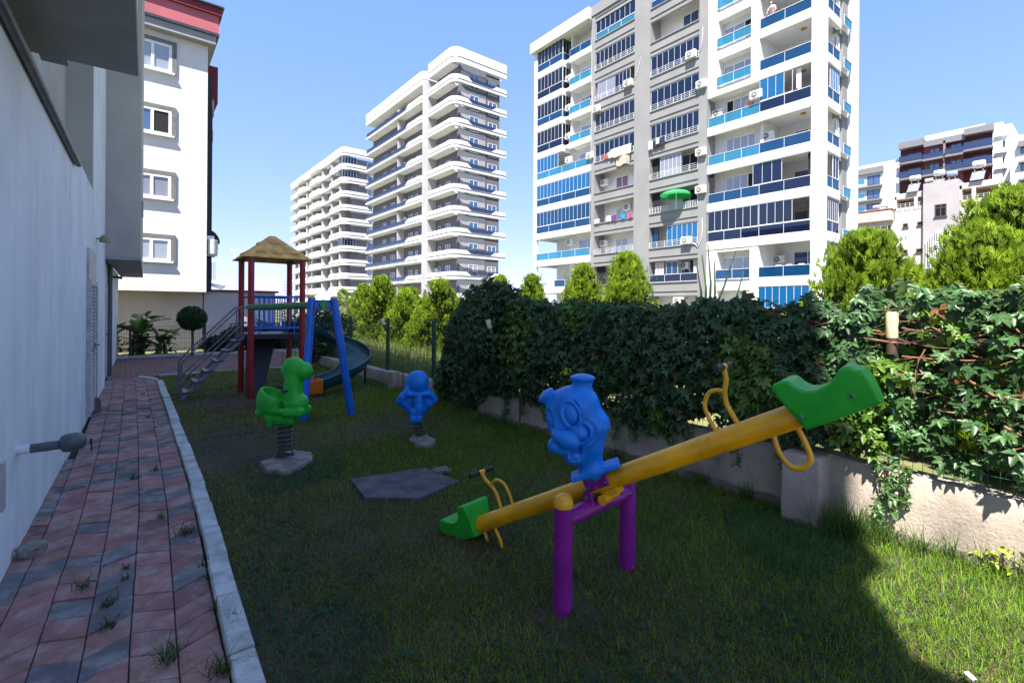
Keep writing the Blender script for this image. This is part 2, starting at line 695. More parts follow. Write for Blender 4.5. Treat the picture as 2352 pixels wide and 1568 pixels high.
# fixed frame: world coordinates
P1, P2 = Vector((1.84, 1.86, 0)), Vector((2.46, 1.92, 0))
for i, p in enumerate((P1, P2)):
    m_ = MB()
    m_.tube([p + Vector((0, 0, -0.05)), p + Vector((0, 0, 0.55))], 0.052, 28)
    po = m_.build('post', PURP, see, smooth=True)
    m_ = MB()
    m_.lathe([(0.0535, 0.548), (0.0545, 0.552), (0.0535, 0.575), (0.046, 0.598), (0.03, 0.612), (0.012, 0.618), (0.001, 0.619)], 28,
             Matrix.Translation(p))
    m_.build('post_cap', YEL, po, smooth=True)
m_ = MB()
ca, cb = P1 + Vector((0.02, 0, 0.475)), P2 + Vector((-0.02, 0, 0.475))
m_.tube([ca, cb], 0.0475, 28)
dv = (cb - ca).normalized()
for s in (-1, 1):       # lugs that carry the pivot
    q = (ca + cb) / 2 + dv * (s * 0.095) + Vector((0, 0, 0.02))
    u_ = Vector((-dv.y, dv.x, 0))
    m_.prism([q - u_ * 0.045, q + u_ * 0.045, q + u_ * 0.03 + Vector((0, 0, 0.055)), q + u_ * 0.022 + Vector((0, 0, 0.075)),
              q - u_ * 0.022 + Vector((0, 0, 0.075)), q - u_ * 0.03 + Vector((0, 0, 0.055))], dv * (0.012 * s))
cr_ = m_.build('crossbar', PURP, see, smooth=True)
m_ = MB()
q = (ca + cb) / 2 + Vector((0, 0, 0.06))
m_.tube([q - dv * 0.125, q + dv * 0.125], 0.013, 6)
m_.build('bolt', STEEL, cr_, smooth=True)

# cartoon animal head: modelled facing left and towards the lawn; x = screen right of the front view, y = depth, z = up
HK = 0.000438
HD = 2.72
hp = at((1320 + 850 / 5.058) / 1.0884, (910 + 1330 / 5.058) / 1.0884, HD)
HM = Matrix.Translation(hp) @ Matrix.Rotation(-ALPHA - rad(9), 4, 'Z')
HMl = SM.inverted() @ HM      # head sits on the beam: express it in the seesaw's own axes


def hx(px, py, pd=0):
    return np.array(((px - 850) * HK, pd * HK, (1330 - py) * HK))


S = SDF((-0.36, -0.2, -0.1), (0.16, 0.2, 0.58), 0.0058)
K = HK


def E_(px, py, pd, rx, ry, rz, rot=None):
    return S.ell(hx(px, py, pd), (rx * K, ry * K, rz * K), rot)


S.add(E_(570, 570, 0, 345, 300, 305))
S.add(E_(660, 470, 0, 225, 235, 190), 0.02)
S.add(E_(860, 740, -30, 175, 210, 175), 0.045)
S.add(E_(420, 760, -10, 180, 260, 200), 0.03)
S.add(E_(730, 960, 0, 235, 230, 240), 0.05)
S.add(E_(560, 1060, -20, 150, 190, 160), 0.045)
S.add(S.cap(hx(770, 1080), hx(800, 1310), 150 * K, 165 * K), 0.04)
tilt = rot_axes('Y', rad(-21))
S.add(S.box(hx(850, 1335), (325 * K, 150 * K, 32 * K), 0.006, tilt), 0.022)
# cap on top of the head
S.add(S.cap(hx(672, 400), hx(680, 265), 132 * K, 128 * K), 0.018)
S.add(E_(682, 165, 0, 164, 164, 46), 0.03)
# ears
S.add(S.cap(hx(360, 540, 0), hx(250, 440, 10), 112 * K, 96 * K), 0.015)
S.add(E_(208, 405, 15, 128, 128, 46, rot_axes('Y', rad(-47))), 0.02)
S.add(E_(590, 1130, -105, 140, 130, 125), 0.03)
# eyes: shallow bowls with raised rims on the front surface


def surf(px, py):
    q = 1 - ((px - 570) / 340.0) ** 2 - ((py - 560) / 330.0) ** 2
    return -300 * math.sqrt(max(q, 0.02))


for (ex, ey, rx, rz, yaw, dep) in ((540, 575, 100, 152, -8, None), (290, 680, 72, 135, -52, -170)):
    py_ = surf(ex, ey) if dep is None else dep
    Rm = Matrix.Rotation(rad(yaw), 3, 'Z') @ Matrix.Rotation(rad(-20), 3, 'Y')
    Rl = [[Rm[i][j] for j in range(3)] for i in range(3)]
    S.sub(S.ell(hx(ex, ey, py_ - 25), (rx * K, 45 * K, rz * K), Rl), 0.008)
    S.add(S.ring(hx(ex, ey, py_ + 4), rx * 1.12 * K, rz * 1.12 * K, 17 * K, Rl), 0.008)
    S.add(S.ring(hx(ex + 10, ey - 10, py_ + 22), rx * 1.42 * K, rz * 1.36 * K, 15 * K, Rl), 0.008)
    S.add(S.ell(hx(ex + 5, ey + 10, py_ + 22), (rx * .8 * K, 40 * K, rz * .8 * K), Rl), 0.004)
# nose, moustache, cheeks and mouth
S.add(E_(500, 890, -285, 170, 110, 118, rot_axes('Y', rad(22))), 0.006)
S.add(E_(372, 845, -290, 68, 75, 72), 0.014)
S.add(E_(650, 810, -270, 100, 80, 92), 0.005)
S.add(S.ring(hx(665, 810, -240), 130 * K, 125 * K, 22 * K), 0.008)
S.add(S.ring(hx(690, 800, -215), 190 * K, 175 * K, 20 * K), 0.012)
S.add(E_(345, 985, -230, 95, 100, 95), 0.006)
S.add(E_(450, 1040, -190, 110, 90, 75), 0.012)
S.sub(E_(610, 1075, -230, 92, 75, 110, rot_axes('Y', rad(24))), 0.006)
S.add(E_(590, 1125, -175, 72, 50, 70), 0.005)
S.add(S.cap(hx(735, 900, -215), hx(655, 1180, -165), 24 * K, 20 * K), 0.01)
S.add(S.cap(hx(655, 1180, -165), hx(540, 1190, -150), 20 * K, 18 * K), 0.01)
V, F_ = S.mesh()
Vw = np.array([tuple(HMl @ Vector(p)) for p in V])
hd = np_mesh('animal_head', Vw, F_, BLUE, see, smooth=True)
hd.modifiers.new('smooth', 'SMOOTH').iterations = 3

# ------------------------------------------------------------------ spring riders


def spring(parent, base, top, r, turns, rw, name='spring'):
    m_ = MB()
    b0, t0 = Vector(base), Vector(top)
    n = int(turns * 16)
    pts = []
    for i in range(n + 1):
        t = i / n
        a = t * turns * 2 * math.pi
        zz = t
        rr = r * (1.28 - 0.28 * min(1, t * 4)) if t < 0.25 else r
        c = b0.lerp(t0, zz)
        pts.append(c + Vector((rr * math.cos(a), rr * math.sin(a), 0)))
    m_.tube(pts, rw, 7)
    return m_.build(name, DSTEEL, parent, smooth=True)


def slab_mesh(poly, z0, z1, jag=0.02, sub=5, seed=1):
    """an irregular cast slab with a broken outline"""
    r = random.Random(seed)
    m_ = MB()
    ring = []
    n = len(poly)
    for i in range(n):
        a, b_ = Vector((*poly[i], 0)), Vector((*poly[(i + 1) % n], 0))
        for k in range(sub):
            p = a.lerp(b_, k / sub)
            ring.append(p + Vector((r.uniform(-jag, jag), r.uniform(-jag, jag), 0)))
    c = sum(ring, Vector()) / len(ring)
    lv = [(1.0, z0), (1.01, z0 + (z1 - z0) * .6), (0.97, z1 - 0.006), (0.90, z1), (0.55, z1 + 0.004), (0.0, z1 + 0.005)]
    vs, fs = [], []
    nn = len(ring)
    for s, z in lv[:-1]:
        for p in ring:
            q = c + (p - c) * s
            vs.append((q.x, q.y, z + r.uniform(-.005, .005)))
    for i in range(len(lv) - 2):
        for k in range(nn):
            a = i * nn + k
            b_ = i * nn + (k + 1) % nn
            fs.append((a, b_, b_ + nn, a + nn))
    vs.append((c.x, c.y, z1))
    last = (len(lv) - 2) * nn
    for k in range(nn):
        fs.append((last + k, last + (k + 1) % nn, len(vs) - 1))
    m_.add(vs, fs)
    return m_


# dinosaur rider
DB = Vector((1.30, 5.42, 0))
din = thing('spring_rider', 'green dinosaur spring rider with a bucket seat on a broken concrete base', 'spring rider', DB)
poly = [ground(*q).xy for q in ((597, 1068), (612, 1085), (655, 1092), (682, 1080), (720, 1062), (715, 1045), (672, 1040), (640, 1052))]
slab_mesh([tuple(p) for p in poly], -0.06, 0.045, 0.018, 4, 3).build('concrete_base', CONC, din, smooth=True, sharp=30)
spring(din, DB + Vector((0, 0, 0.05)), DB + Vector((0, 0, 0.43)), 0.072, 8.2, 0.0105)
DK = 0.00086
DM = Matrix.Rotation(-ALPHA - rad(2), 4, 'Z')
S = SDF((-0.36, -0.22, 0.34), (0.36, 0.22, 1.16), 0.0085)


def dx_(px, py, pd=0):
    return np.array(((px - 395) * DK, pd, (1320 - py) * DK + 0.03))


S.add(S.ell(dx_(505, 205), (0.108, 0.095, 0.102)))
S.add(S.ell(dx_(630, 255), (0.086, 0.085, 0.094)), 0.015)
S.add(S.ell(dx_(425, 250), (0.055, 0.07, 0.082)), 0.02)
S.add(S.cap(dx_(510, 300), dx_(490, 600), 0.083, 0.10), 0.03)
S.add(S.ell(dx_(540, 640), (0.118, 0.12, 0.105)), 0.03)
S.add(S.box(dx_(545, 735), (0.108, 0.135, 0.045), 0.035), 0.012)
S.add(S.box(dx_(350, 790), (0.15, 0.095, 0.065), 0.05), 0.03)
S.add(S.box(dx_(430, 840), (0.10, 0.085, 0.045), 0.03), 0.02)
# bucket seat
bc = dx_(232, 610)
S.add(S.ell(bc, (0.142, 0.145, 0.18)), 0.01)
S.add(S.ell(dx_(130, 750), (0.07, 0.10, 0.06)), 0.03)
S.add(S.cap(dx_(330, 730, -0.09), dx_(420, 715, -0.12), 0.035, 0.03), 0.02)
S.add(S.cap(dx_(330, 730, 0.09), dx_(420, 715, 0.12), 0.035, 0.03), 0.02)
S.sub(S.ell(bc + np.array((0.03, 0, 0.075)), (0.112, 0.112, 0.15)), 0.01)
S.sub(S.box(dx_(330, 420), (0.22, 0.25, 0.10), 0.02, rot_axes('Y', rad(27))), 0.012)
# re-grow the neck that the seat cut may have touched
S.add(S.cap(dx_(510, 300), dx_(490, 600), 0.083, 0.10), 0.01)
for sy in (-1, 1):
    S.sub(S.ell(dx_(585, 205, sy * 0.083), (0.016, 0.012, 0.018)), 0.006)
    S.add(S.cap(dx_(260, 830, sy * 0.07), dx_(260, 900, sy * 0.07), 0.03, 0.025), 0.015)
V, F_ = S.mesh()
V = np.array([tuple(DM @ Vector(p)) for p in V])
o = np_mesh('dinosaur_body', V, F_, GREEN, din, smooth=True)
o.modifiers.new('smooth', 'SMOOTH').iterations = 3
m_ = MB()
for sy in (-1, 1):
    m_.tube([DM @ Vector(dx_(470, 480, sy * 0.05)) + DB, DM @ Vector(dx_(470, 480, sy * 0.17)) + DB], 0.014, 10)
m_.build('handle', BLK, din, smooth=True)

# elephant rider
EB = ground(966, 1008)
ele = thing('spring_rider', 'blue elephant spring rider with a domed head and hanging trunk', 'spring rider', EB)
poly = [ground(*q).xy for q in ((938, 1016), (965, 1030), (996, 1026), (998, 1012), (975, 1002), (945, 1006))]
slab_mesh([tuple(p) for p in poly], -0.06, 0.04, 0.02, 4, 5).build('concrete_base', CONC, ele, smooth=True, sharp=30)
ED = 5.9
EK = ED / 1116 / 7.42
top = at((960 + 545 / 6.82) / 1.0884, (900 + 900 / 6.82) / 1.0884, ED)
spring(ele, EB + Vector((0, 0, 0.04)), Vector((top.x + 0.01, top.y + 0.06, 0.36)), 0.05, 7.5, 0.0095)
EM = Matrix.Translation(at((960 + 545 / 6.82) / 1.0884, (900 + 640 / 6.82) / 1.0884, ED) - EB) @ Matrix.Rotation(-ALPHA + rad(10), 4, 'Z')
S = SDF((-0.26, -0.16, -0.34), (0.26, 0.34, 0.36), 0.0075)


def ex_(px, py, pd=0):
    return np.array(((px - 545) * EK, pd, (640 - py) * EK))


S.add(S.ell(ex_(548, 440, 0.10), (0.145, 0.09, 0.175)))
S.add(S.ell(ex_(595, 385, 0.02), (0.120, 0.10, 0.146)), 0.004)
S.add(S.ell(ex_(555, 690, 0.17), (0.165, 0.15, 0.15)), 0.03)
# ears: bulky lobes sloping out from the dome, with a ribbed hollow in each
for sx in (-1, 1):
    S.add(S.cap(ex_(560 + sx * 110, 520, 0.06), ex_(560 + sx * 235, 640, 0.05), 0.066, 0.052), 0.025)
    S.add(S.cap(ex_(560 + sx * 235, 640, 0.05), ex_(555 + sx * 215, 740, 0.06), 0.052, 0.042), 0.02)
    S.add(S.cap(ex_(555 + sx * 215, 740, 0.06), ex_(550 + sx * 95, 900, 0.09), 0.048, 0.05), 0.03)
    S.add(S.ell(ex_(560 + sx * 300, 700, 0.07), (0.04, 0.05, 0.05)), 0.02)
    S.sub(S.box(ex_(590 + sx * 160, 690, -0.04), (0.050, 0.075, 0.042), 0.015), 0.008)
    for k in range(3):
        S.add(S.cap(ex_(590 + sx * 95, 665 + k * 32, 0.03), ex_(590 + sx * 225, 660 + k * 32, 0.03), 0.010), 0.004)
S.add(S.box(ex_(550, 820, 0.15), (0.11, 0.12, 0.08), 0.05), 0.03)
S.add(S.cap(ex_(430, 575, -0.02), ex_(750, 575, -0.02), 0.034), 0.02)
# trunk
S.add(S.cap(ex_(590, 600, 0.0), ex_(590, 800, -0.02), 0.062, 0.058), 0.012)
S.add(S.box(ex_(550, 930, -0.01), (0.075, 0.06, 0.085), 0.03), 0.02)
S.sub(S.ell(ex_(520, 925, -0.075), (0.022, 0.02, 0.012)), 0.006)
S.sub(S.ell(ex_(620, 925, -0.075), (0.022, 0.02, 0.012)), 0.006)
for sx in (-1, 1):
    S.sub(S.ell(ex_(590 + sx * 38, 730, -0.075), (0.018, 0.016, 0.014)), 0.006)
V, F_ = S.mesh()
V = np.array([tuple(EM @ Vector(p)) for p in V])
o = np_mesh('elephant_body', V, F_, BLUE, ele, smooth=True)
o.modifiers.new('smooth', 'SMOOTH').iterations = 2

# ------------------------------------------------------------------ play tower with slide
TX0, TX1, TY0, TY1 = 1.75, 2.62, 9.67, 10.6
tw = thing('play_tower', 'red posted play tower with a tan roof, steel stairs and dark spiral slide', 'play tower', ((TX0 + TX1) / 2, (TY0 + TY1) / 2, 0))
for px, py in ((TX0, TY0), (TX1, TY0), (TX1, TY1), (TX0, TY1)):
    m_ = MB()
    m_.tube([(px, py, -0.1), (px, py, 2.50)], 0.052, 22)
    po = m_.build('post', RED, tw, smooth=True)
    m_ = MB()
    m_.tube([(px, py, 2.47), (px, py, 2.535)], 0.056, 22)
    m_.build('post_collar', GREENP, po, smooth=True)
# roof
cx, cy = (TX0 + TX1) / 2, (TY0 + TY1) / 2
m_ = MB()
ez, az, hw = 2.50, 2.96, 0.585
E4 = [Vector((cx + sx * hw, cy + sy * hw, ez)) for sx, sy in ((-1, -1), (1, -1), (1, 1), (-1, 1))]
A4 = [Vector((cx + sx * 0.05, cy + sy * 0.05, az)) for sx, sy in ((-1, -1), (1, -1), (1, 1), (-1, 1))]
I4 = [Vector((cx + sx * (hw - .03), cy + sy * (hw - .03), ez - 0.012)) for sx, sy in ((-1, -1), (1, -1), (1, 1), (-1, 1))]
J4 = [Vector((cx, cy, az - 0.05))]
vs = E4 + A4 + I4 + J4
fs = []
for k in range(4):
    n = (k + 1) % 4
    fs += [(k, n, 4 + n, 4 + k), (n, k, 8 + k, 8 + n), (8 + k, 12, 8 + n)]
fs.append((4, 5, 6, 7))
m_.add(vs, fs)
for k in range(4):      # moulded half-round shingles on each slope
    a, b_ = E4[k], E4[(k + 1) % 4]
    ap = (A4[k] + A4[(k + 1) % 4]) / 2
    e = (b_ - a).normalized()
    upv = (ap - (a + b_) / 2)
    sl = upv.length
    upv.normalize()
    nrm = e.cross(upv)
    if nrm.z < 0:
        nrm = -nrm
    for (s, t) in ((-0.28, 0.20), (0.0, 0.18), (0.28, 0.20), (0.0, 0.62)):
        c = (a + b_) / 2 + e * (s * 1.0) + upv * (t * sl)
        ring, ring2 = [], []
        for j in range(11):
            an = math.pi * j / 10
            ring.append(c + e * (math.cos(an) * 0.10) + upv * (math.sin(an) * 0.085) - nrm * 0.004)
            ring2.append(c + e * (math.cos(an) * 0.075) + upv * (math.sin(an) * 0.05) + nrm * 0.022)
        vs = ring + ring2
        fs = [(j, j + 1, 12 + j, 11 + j) for j in range(10)] + [tuple(range(11, 22)), (0, 11, 21, 10)]
        m_.add(vs, fs)
m_.build('roof', TAN, tw, bevel=0.006)
# platform
m_ = MB()
m_.box((TX0 - .03, TY0 - .03, 1.085), (TX1 + .03, TY1 + .03, 1.12))
m_.box((TX0, TY0 + .02, 1.03), (TX1, TY0 + .06, 1.085))
m_.box((TX0, TY1 - .06, 1.03), (TX1, TY1 - .02, 1.085))
m_.build('platform', DSTEEL, tw, bevel=0.004)
# railings front and back
for yy in (TY0, TY1):
    m_ = MB()
    m_.tube([(TX0 + .05, yy, 1.80), (TX1 - .05, yy, 1.80)], 0.019, 10)
    m_.tube([(TX0 + .05, yy, 1.22), (TX1 - .05, yy, 1.22)], 0.016, 10)
    for i in range(8):
        xx = TX0 + 0.14 + i * (TX1 - TX0 - .28) / 7
        m_.tube([(xx, yy, 1.22 if 0 < i < 7 else 1.07), (xx, yy, 1.80)], 0.011, 8)
    m_.build('railing', BLUEP, tw, smooth=True)
# stairs
sx0, sx1, sz1 = 0.75, TX0 - 0.01, 1.10
for yy in (10.02, 10.52):
    m_ = MB()
    dvec = Vector((sx1 - sx0, 0, sz1)).normalized()
    nv = Vector((-dvec.z, 0, dvec.x))
    a, b_ = Vector((sx0, yy, 0)), Vector((sx1, yy, sz1))
    m_.prism([a - nv * .03, b_ - nv * .03, b_ + nv * .03, a + nv * .03], (0, 0.03, 0))
    m_.build('stringer', STEEL, tw, bevel=0.003)
    m_ = MB()
    p0, p1 = Vector((sx0 - 0.0, yy + .015, 0.0)), Vector((sx0 - 0.0, yy + .015, 0.66))
    e1 = Vector((sx1 - 0.10, yy + .015, 1.60))
    m_.tube([p0, p1 - Vector((0, 0, .05)), p1 + Vector((0.03, 0, 0.02)), e1, e1 + Vector((0.08, 0, 0.0)), Vector((sx1, yy + .015, 1.60))], 0.016, 10)
    q0 = Vector((sx0, yy + .015, 0.32))
    m_.tube([q0, Vector((sx1 - .06, yy + .015, 1.30)), Vector((sx1, yy + .015, 1.34))], 0.013, 10)
    m_.tube([Vector((sx1 - .08, yy + .015, 1.0)), Vector((sx1 - .08, yy + .015, 1.6))], 0.013, 8)
    m_.build('handrail', STEEL, tw, smooth=True)
for i in range(6):
    t = (i + 0.7) / 6.4
    x_, z_ = sx0 + (sx1 - sx0) * t, sz1 * t
    m_ = MB()
    m_.box((x_ - .075, 10.0, z_ - .012), (x_ + .075, 10.56, z_ + .012))
    m_.box((x_ - .08, 9.985, z_ - .02), (x_ - .062, 10.575, z_ + .014))
    m_.build('tread', DSTEEL, tw, bevel=0.002)
# spiral slide
cxs, cys, rr = 3.16, 9.83, 0.56
path = [Vector((2.50, cys + rr, 1.12)), Vector((2.75, cys + rr, 1.10)), Vector((2.98, cys + rr, 1.03))]
for i in range(0, 15):
    a = rad(90 - i * 180 / 14)
    path.append(Vector((cxs + rr * math.cos(a), cys + rr * math.sin(a), 0.98 - 0.78 * (i / 14))))
path += [Vector((2.98, cys - rr, 0.15)), Vector((2.78, cys - rr - .02, 0.10)), Vector((2.55, cys - rr - .04, 0.09))]
path = smooth_path(path, 2)
vs, fs = [], []
NP = 15
prev = None
for i, p in enumerate(path):
    d = (path[min(i + 1, len(path) - 1)] - path[max(i - 1, 0)])
    d.z = 0
    d.normalize()
    sd_ = Vector((d.y, -d.x, 0))       # right-hand side of travel
    sec = []
    hwid, hgt = 0.24, 0.20
    for j in range(NP):                 # inner U
        a = math.pi * j / (NP - 1)
        sec.append(p + sd_ * (-math.cos(a) * hwid) + Vector((0, 0, hgt * (1 - math.sin(a) ** 0.7))))
    for j in range(NP - 1, -1, -1):     # outer skin with a rolled rim
        a = math.pi * j / (NP - 1)
        sec.append(p + sd_ * (-math.cos(a) * (hwid + .025)) + Vector((0, 0, hgt * (1 - math.sin(a) ** 0.7) - 0.03 * math.sin(a) + (0.012 if j in (0, NP - 1) else 0) - .012)))
    vs += sec
n = 2 * NP
for i in range(len(path) - 1):
    for j in range(n):
        a, b_ = i * n + j, i * n + (j + 1) % n
        fs.append((a, b_, b_ + n, a + n))
fs.append(tuple(range(n)))
fs.append(tuple(range((len(path) - 1) * n, len(path) * n)))
MB().add(vs, fs).build('slide', TEAL, tw, smooth=True, sharp=60)
m_ = MB()
m_.tube([(cxs + rr + .2, cys, 0.0), (cxs + rr + .2, cys, 0.6)], 0.025, 10)
m_.build('slide_support', DSTEEL, tw, smooth=True)
# dark straight chute under the platform, leaning down to the lawn
m_ = MB()
a, b_ = Vector((1.98, 10.62, 1.06)), Vector((1.80, 10.30, 0.02))
m_.prism([(1.86, 10.64, 1.06), (2.40, 10.64, 1.06), (2.10, 10.30, 0.02), (1.78, 10.30, 0.02)], (0, 0.035, 0.0))
m_.build('climbing_board', BLK, tw, bevel=0.005)

# ------------------------------------------------------------------ swing frame
sw = thing('swing_set', 'blue A-frame swing stand with a green top beam fixed to the play tower', 'swing stand', (2.35, 7.3, 0))
for (bx, by), (tx, ty) in (((2.01, 7.33), (2.13, 7.38)), ((2.70, 7.27), (2.42, 7.30))):
    m_ = MB()
    m_.tube([(bx, by, -0.08), (tx, ty, 1.745)], 0.055, 22)
    lg = m_.build('leg', BLUEP, sw, smooth=True)
    m_ = MB()
    m_.lathe([(0.057, 0), (0.057, 0.012), (0.045, 0.026), (0.02, 0.033), (0.001, 0.034)], 20, Matrix.Translation((tx, ty, 1.742)))
    m_.build('cap', YEL, lg, smooth=True)
m_ = MB()
m_.prism([(2.15, 7.345, 1.57), (2.42, 7.305, 1.57), (2.40, 7.305, 1.72), (2.15, 7.345, 1.72)], (0.004, 0.03, 0))
pl_ = m_.build('joint_plate', BLUEP, sw, bevel=0.003)
m_ = MB()
m_.tube([(2.275, 7.29, 1.645), (2.275, 7.30, 1.645), (1.72, 9.62, 1.60)], 0.055, 20)
m_.build('beam', GREENP, sw, smooth=True)
m_ = MB()
for xx, zz in ((2.19, 1.6), (2.19, 1.69), (2.36, 1.6), (2.36, 1.69)):
    m_.lathe([(0.012, 0), (0.012, 0.012), (0.005, 0.016)], 8, Matrix.Translation((xx, 7.34 - (xx - 2.15) * .148, zz)) @ Matrix.Rotation(rad(90), 4, 'X'))
m_.build('bolt', DSTEEL, pl_, smooth=True)
m_ = MB()
m_.box((2.262, 7.285, 1.565), (2.292, 7.325, 1.725))
m_.build('beam_flange', GREEN, sw, bevel=0.003)


def beam_at(t):
    return Vector((2.275, 7.30, 1.645)).lerp(Vector((1.72, 9.62, 1.60)), t)


# flat black seat
c = beam_at(0.42)
s1 = thing('flat_swing', 'flat black swing seat hanging on chains beside the red posts', 'swing', (c.x, c.y, 0.34))
ex = (beam_at(1) - beam_at(0)).normalized()
eyv = Vector((-ex.y, ex.x, 0)).normalized()
m_ = MB()
Mt = Matrix(((ex.x, eyv.x, 0, c.x), (ex.y, eyv.y, 0, c.y), (0, 0, 1, 0.34), (0, 0, 0, 1)))
m_.box((-0.21, -0.085, -0.016), (0.21, 0.085, 0.016), M=Mt)
m_.build('seat_board', BLK, s1, bevel=0.012)


def chain(parent, a, b_, r=0.006):
    m_ = MB()
    L_ = (b_ - a).length
    n = max(3, int(L_ / 0.05))
    for i in range(n):
        p, q = a.lerp(b_, i / n), a.lerp(b_, (i + 0.85) / n)
        off = Vector((0.008, 0, 0)) if i % 2 else Vector((0, 0.008, 0))
        m_.tube([p + off, q + off], r * .6, 4)
        m_.tube([p - off, q - off], r * .6, 4)
    return m_.build('chain', DSTEEL, parent)


for s in (-1, 1):
    chain(s1, c + ex * (0.2 * s) + Vector((0, 0, 0.35 - c.z)), c + ex * (0.2 * s))
# orange bucket seat
c = beam_at(0.13)
s2 = thing('bucket_swing', 'orange bucket swing seat for a toddler behind the blue swing leg', 'swing', (c.x, c.y, 0.42))
S = SDF((-0.22, -0.2, -0.17), (0.22, 0.2, 0.2), 0.01)
S.add(S.box((0, 0, 0), (0.14, 0.125, 0.125), 0.05))
S.sub(S.box((0, 0, 0.09), (0.115, 0.1, 0.17), 0.04), 0.01)
for s in (-1, 1):
    S.sub(S.box((s * 0.06, -0.13, -0.02), (0.035, 0.08, 0.05), 0.02), 0.01)
V, F_ = S.mesh()
R3 = Matrix(((ex.x, eyv.x, 0), (ex.y, eyv.y, 0), (0, 0, 1)))
V = np.array([tuple(R3 @ Vector(p)) for p in V])
np_mesh('bucket', V, F_, ORANGE, s2, smooth=True)
for s in (-1, 1):
    chain(s2, c + ex * (0.12 * s) + Vector((0, 0, 0.52 - c.z)), c + ex * (0.12 * s))
# ------------------------------------------------------------------ ground sheets
SOIL = mat('soil', (0.11, 0.09, 0.055), rough=0.95, var=0.3, scale=0.5, col2=(0.05, 0.06, 0.025), bump=0.6, bscale=30)
LAWN = mat('lawn_soil', (0.085, 0.057, 0.038), rough=0.95, scale=2.6, col2=(0.022, 0.026, 0.010), bump=0.8, bscale=60)
FIELD = mat('dry_field', (0.16, 0.15, 0.07), rough=0.95, scale=0.25, col2=(0.07, 0.09, 0.03), bump=0.5, bscale=12)
m_ = MB()
m_.box((-1500, -1500, -0.4), (1500, 1500, -0.06))
tag(m_.build('ground', FIELD), kind='structure')


def wall_x(y):
    return -0.67 + 0.0273 * y


KP = [(-6, 0.2), (0.0, 0.30), (1.0, 0.325), (2.82, 0.375), (4.78, 0.445), (7, 0.475), (9.72, 0.50), (12.6, 0.52), (13.4, 0.50)]


def kerb_x(y):
    for i in range(len(KP) - 1):
        if KP[i][0] <= y <= KP[i + 1][0]:
            t = (y - KP[i][0]) / (KP[i + 1][0] - KP[i][0])
            return KP[i][1] + t * (KP[i + 1][1] - KP[i][1])
    return KP[-1][1] if y > 0 else KP[0][1]


# lawn sheet with gentle unevenness
nx, ny = 60, 170
xs = np.linspace(0.40, 4.34, nx)
ys = np.linspace(-6, 14.1, ny)


def lawn_z(x, y):
    return 0.012 * np.sin(x * 2.1 + y * 0.7) + 0.01 * np.sin(y * 1.7 - x) - 0.012


XX, YY = np.meshgrid(xs, ys, indexing='ij')
for j, yv in enumerate(ys):     # left edge follows the kerb
    XX[:, j] = np.linspace(kerb_x(yv) + 0.05, 4.34, nx)
V = np.stack([XX, YY, lawn_z(XX, YY)], -1).reshape(-1, 3)
ii, jj = np.meshgrid(np.arange(nx - 1), np.arange(ny - 1), indexing='ij')
a = (ii * ny + jj).ravel()
tag(np_mesh('lawn', V, np.stack([a, a + ny, a + ny + 1, a + 1], 1), LAWN, smooth=True), kind='structure')

# path base, pavers
JOINT = mat('joint_sand', (0.03, 0.026, 0.022), rough=1.0, var=0.3, scale=30, bump=0.5, bscale=80)
m_ = MB()
m_.box((-0.9, -6, -0.08), (0.62, 14.3, -0.032))
tag(m_.build('path_base', JOINT), kind='structure')
PAVER = mat('paver_concrete', (1.0, 1.0, 1.0), rough=0.85, var=0.14, scale=9, attr='Col', bump=0.45, bscale=110,
            dirt=((0.55, 0.49, 0.47), 5.5, 0.6, (1, 1, 1)))
m_ = MB()
pr = random.Random(5)
PW, PLn, AMP = 0.176, 0.195, 0.085


def paver(pts, colr):
    z = pr.uniform(-0.006, 0.005)
    tx, ty = pr.uniform(-.022, .022), pr.uniform(-.022, .022)
    cx = sum(p[0] for p in pts) / 4
    cy = sum(p[1] for p in pts) / 4
    rings = []
    for ins, dz in ((0.0022, -0.035), (0.0022, -0.005), (0.0055, 0.0)):
        rg = []
        for (x, y) in pts:
            dx, dy = cx - x, cy - y
            l = math.hypot(dx, dy)
            xx, yy = x + dx / l * ins * 1.3, y + dy / l * ins * 1.3
            rg.append((xx, yy, z + dz + (xx - cx) * tx + (yy - cy) * ty))
        rings += rg
    fs = [(k, (k + 1) % 4, 4 + (k + 1) % 4, 4 + k) for k in range(4)] + \
         [(4 + k, 4 + (k + 1) % 4, 8 + (k + 1) % 4, 8 + k) for k in range(4)] + [(8, 9, 10, 11)]
    m_.add(rings, fs, colr)


for j in range(-25, 72):
    y0 = j * PLn + 0.05
    band = (j + 1) % 3
    for i in range(0, 6):
        xr0, xr1 = i * PW, (i + 1) * PW
        za, zb = (AMP / 2 if i % 2 == 0 else -AMP / 2), (-AMP / 2 if i % 2 == 0 else AMP / 2)
        cy = y0 + PLn / 2
        kx = kerb_x(cy)
        if kx - xr1 < wall_x(cy) - 0.10:
            continue
        pts = [(kerb_x(y0) - xr1, y0 + zb), (kerb_x(y0) - xr0, y0 + za),
               (kerb_x(y0 + PLn) - xr0, y0 + PLn + za), (kerb_x(y0 + PLn) - xr1, y0 + PLn + zb)]
        if y0 + PLn > 13.9:
            continue
        if (band == 0 and pr.random() < .74) or pr.random() < .06:
            g = pr.uniform(0.8, 1.25)
            c = (0.165 * g, 0.148 * g, 0.158 * g)
        else:
            g = pr.uniform(0.75, 1.25)
            c = (0.37 * g, (0.175 + pr.uniform(-.02, .022)) * g, 0.155 * g)
        if pr.random() < 0.05:
            c = (0.20, 0.19, 0.19)
        if pr.random() < 0.04:
            c = tuple(q * .7 for q in c)
        paver(pts, c)
path = m_.build('path', PAVER)
tag(path, kind='structure')

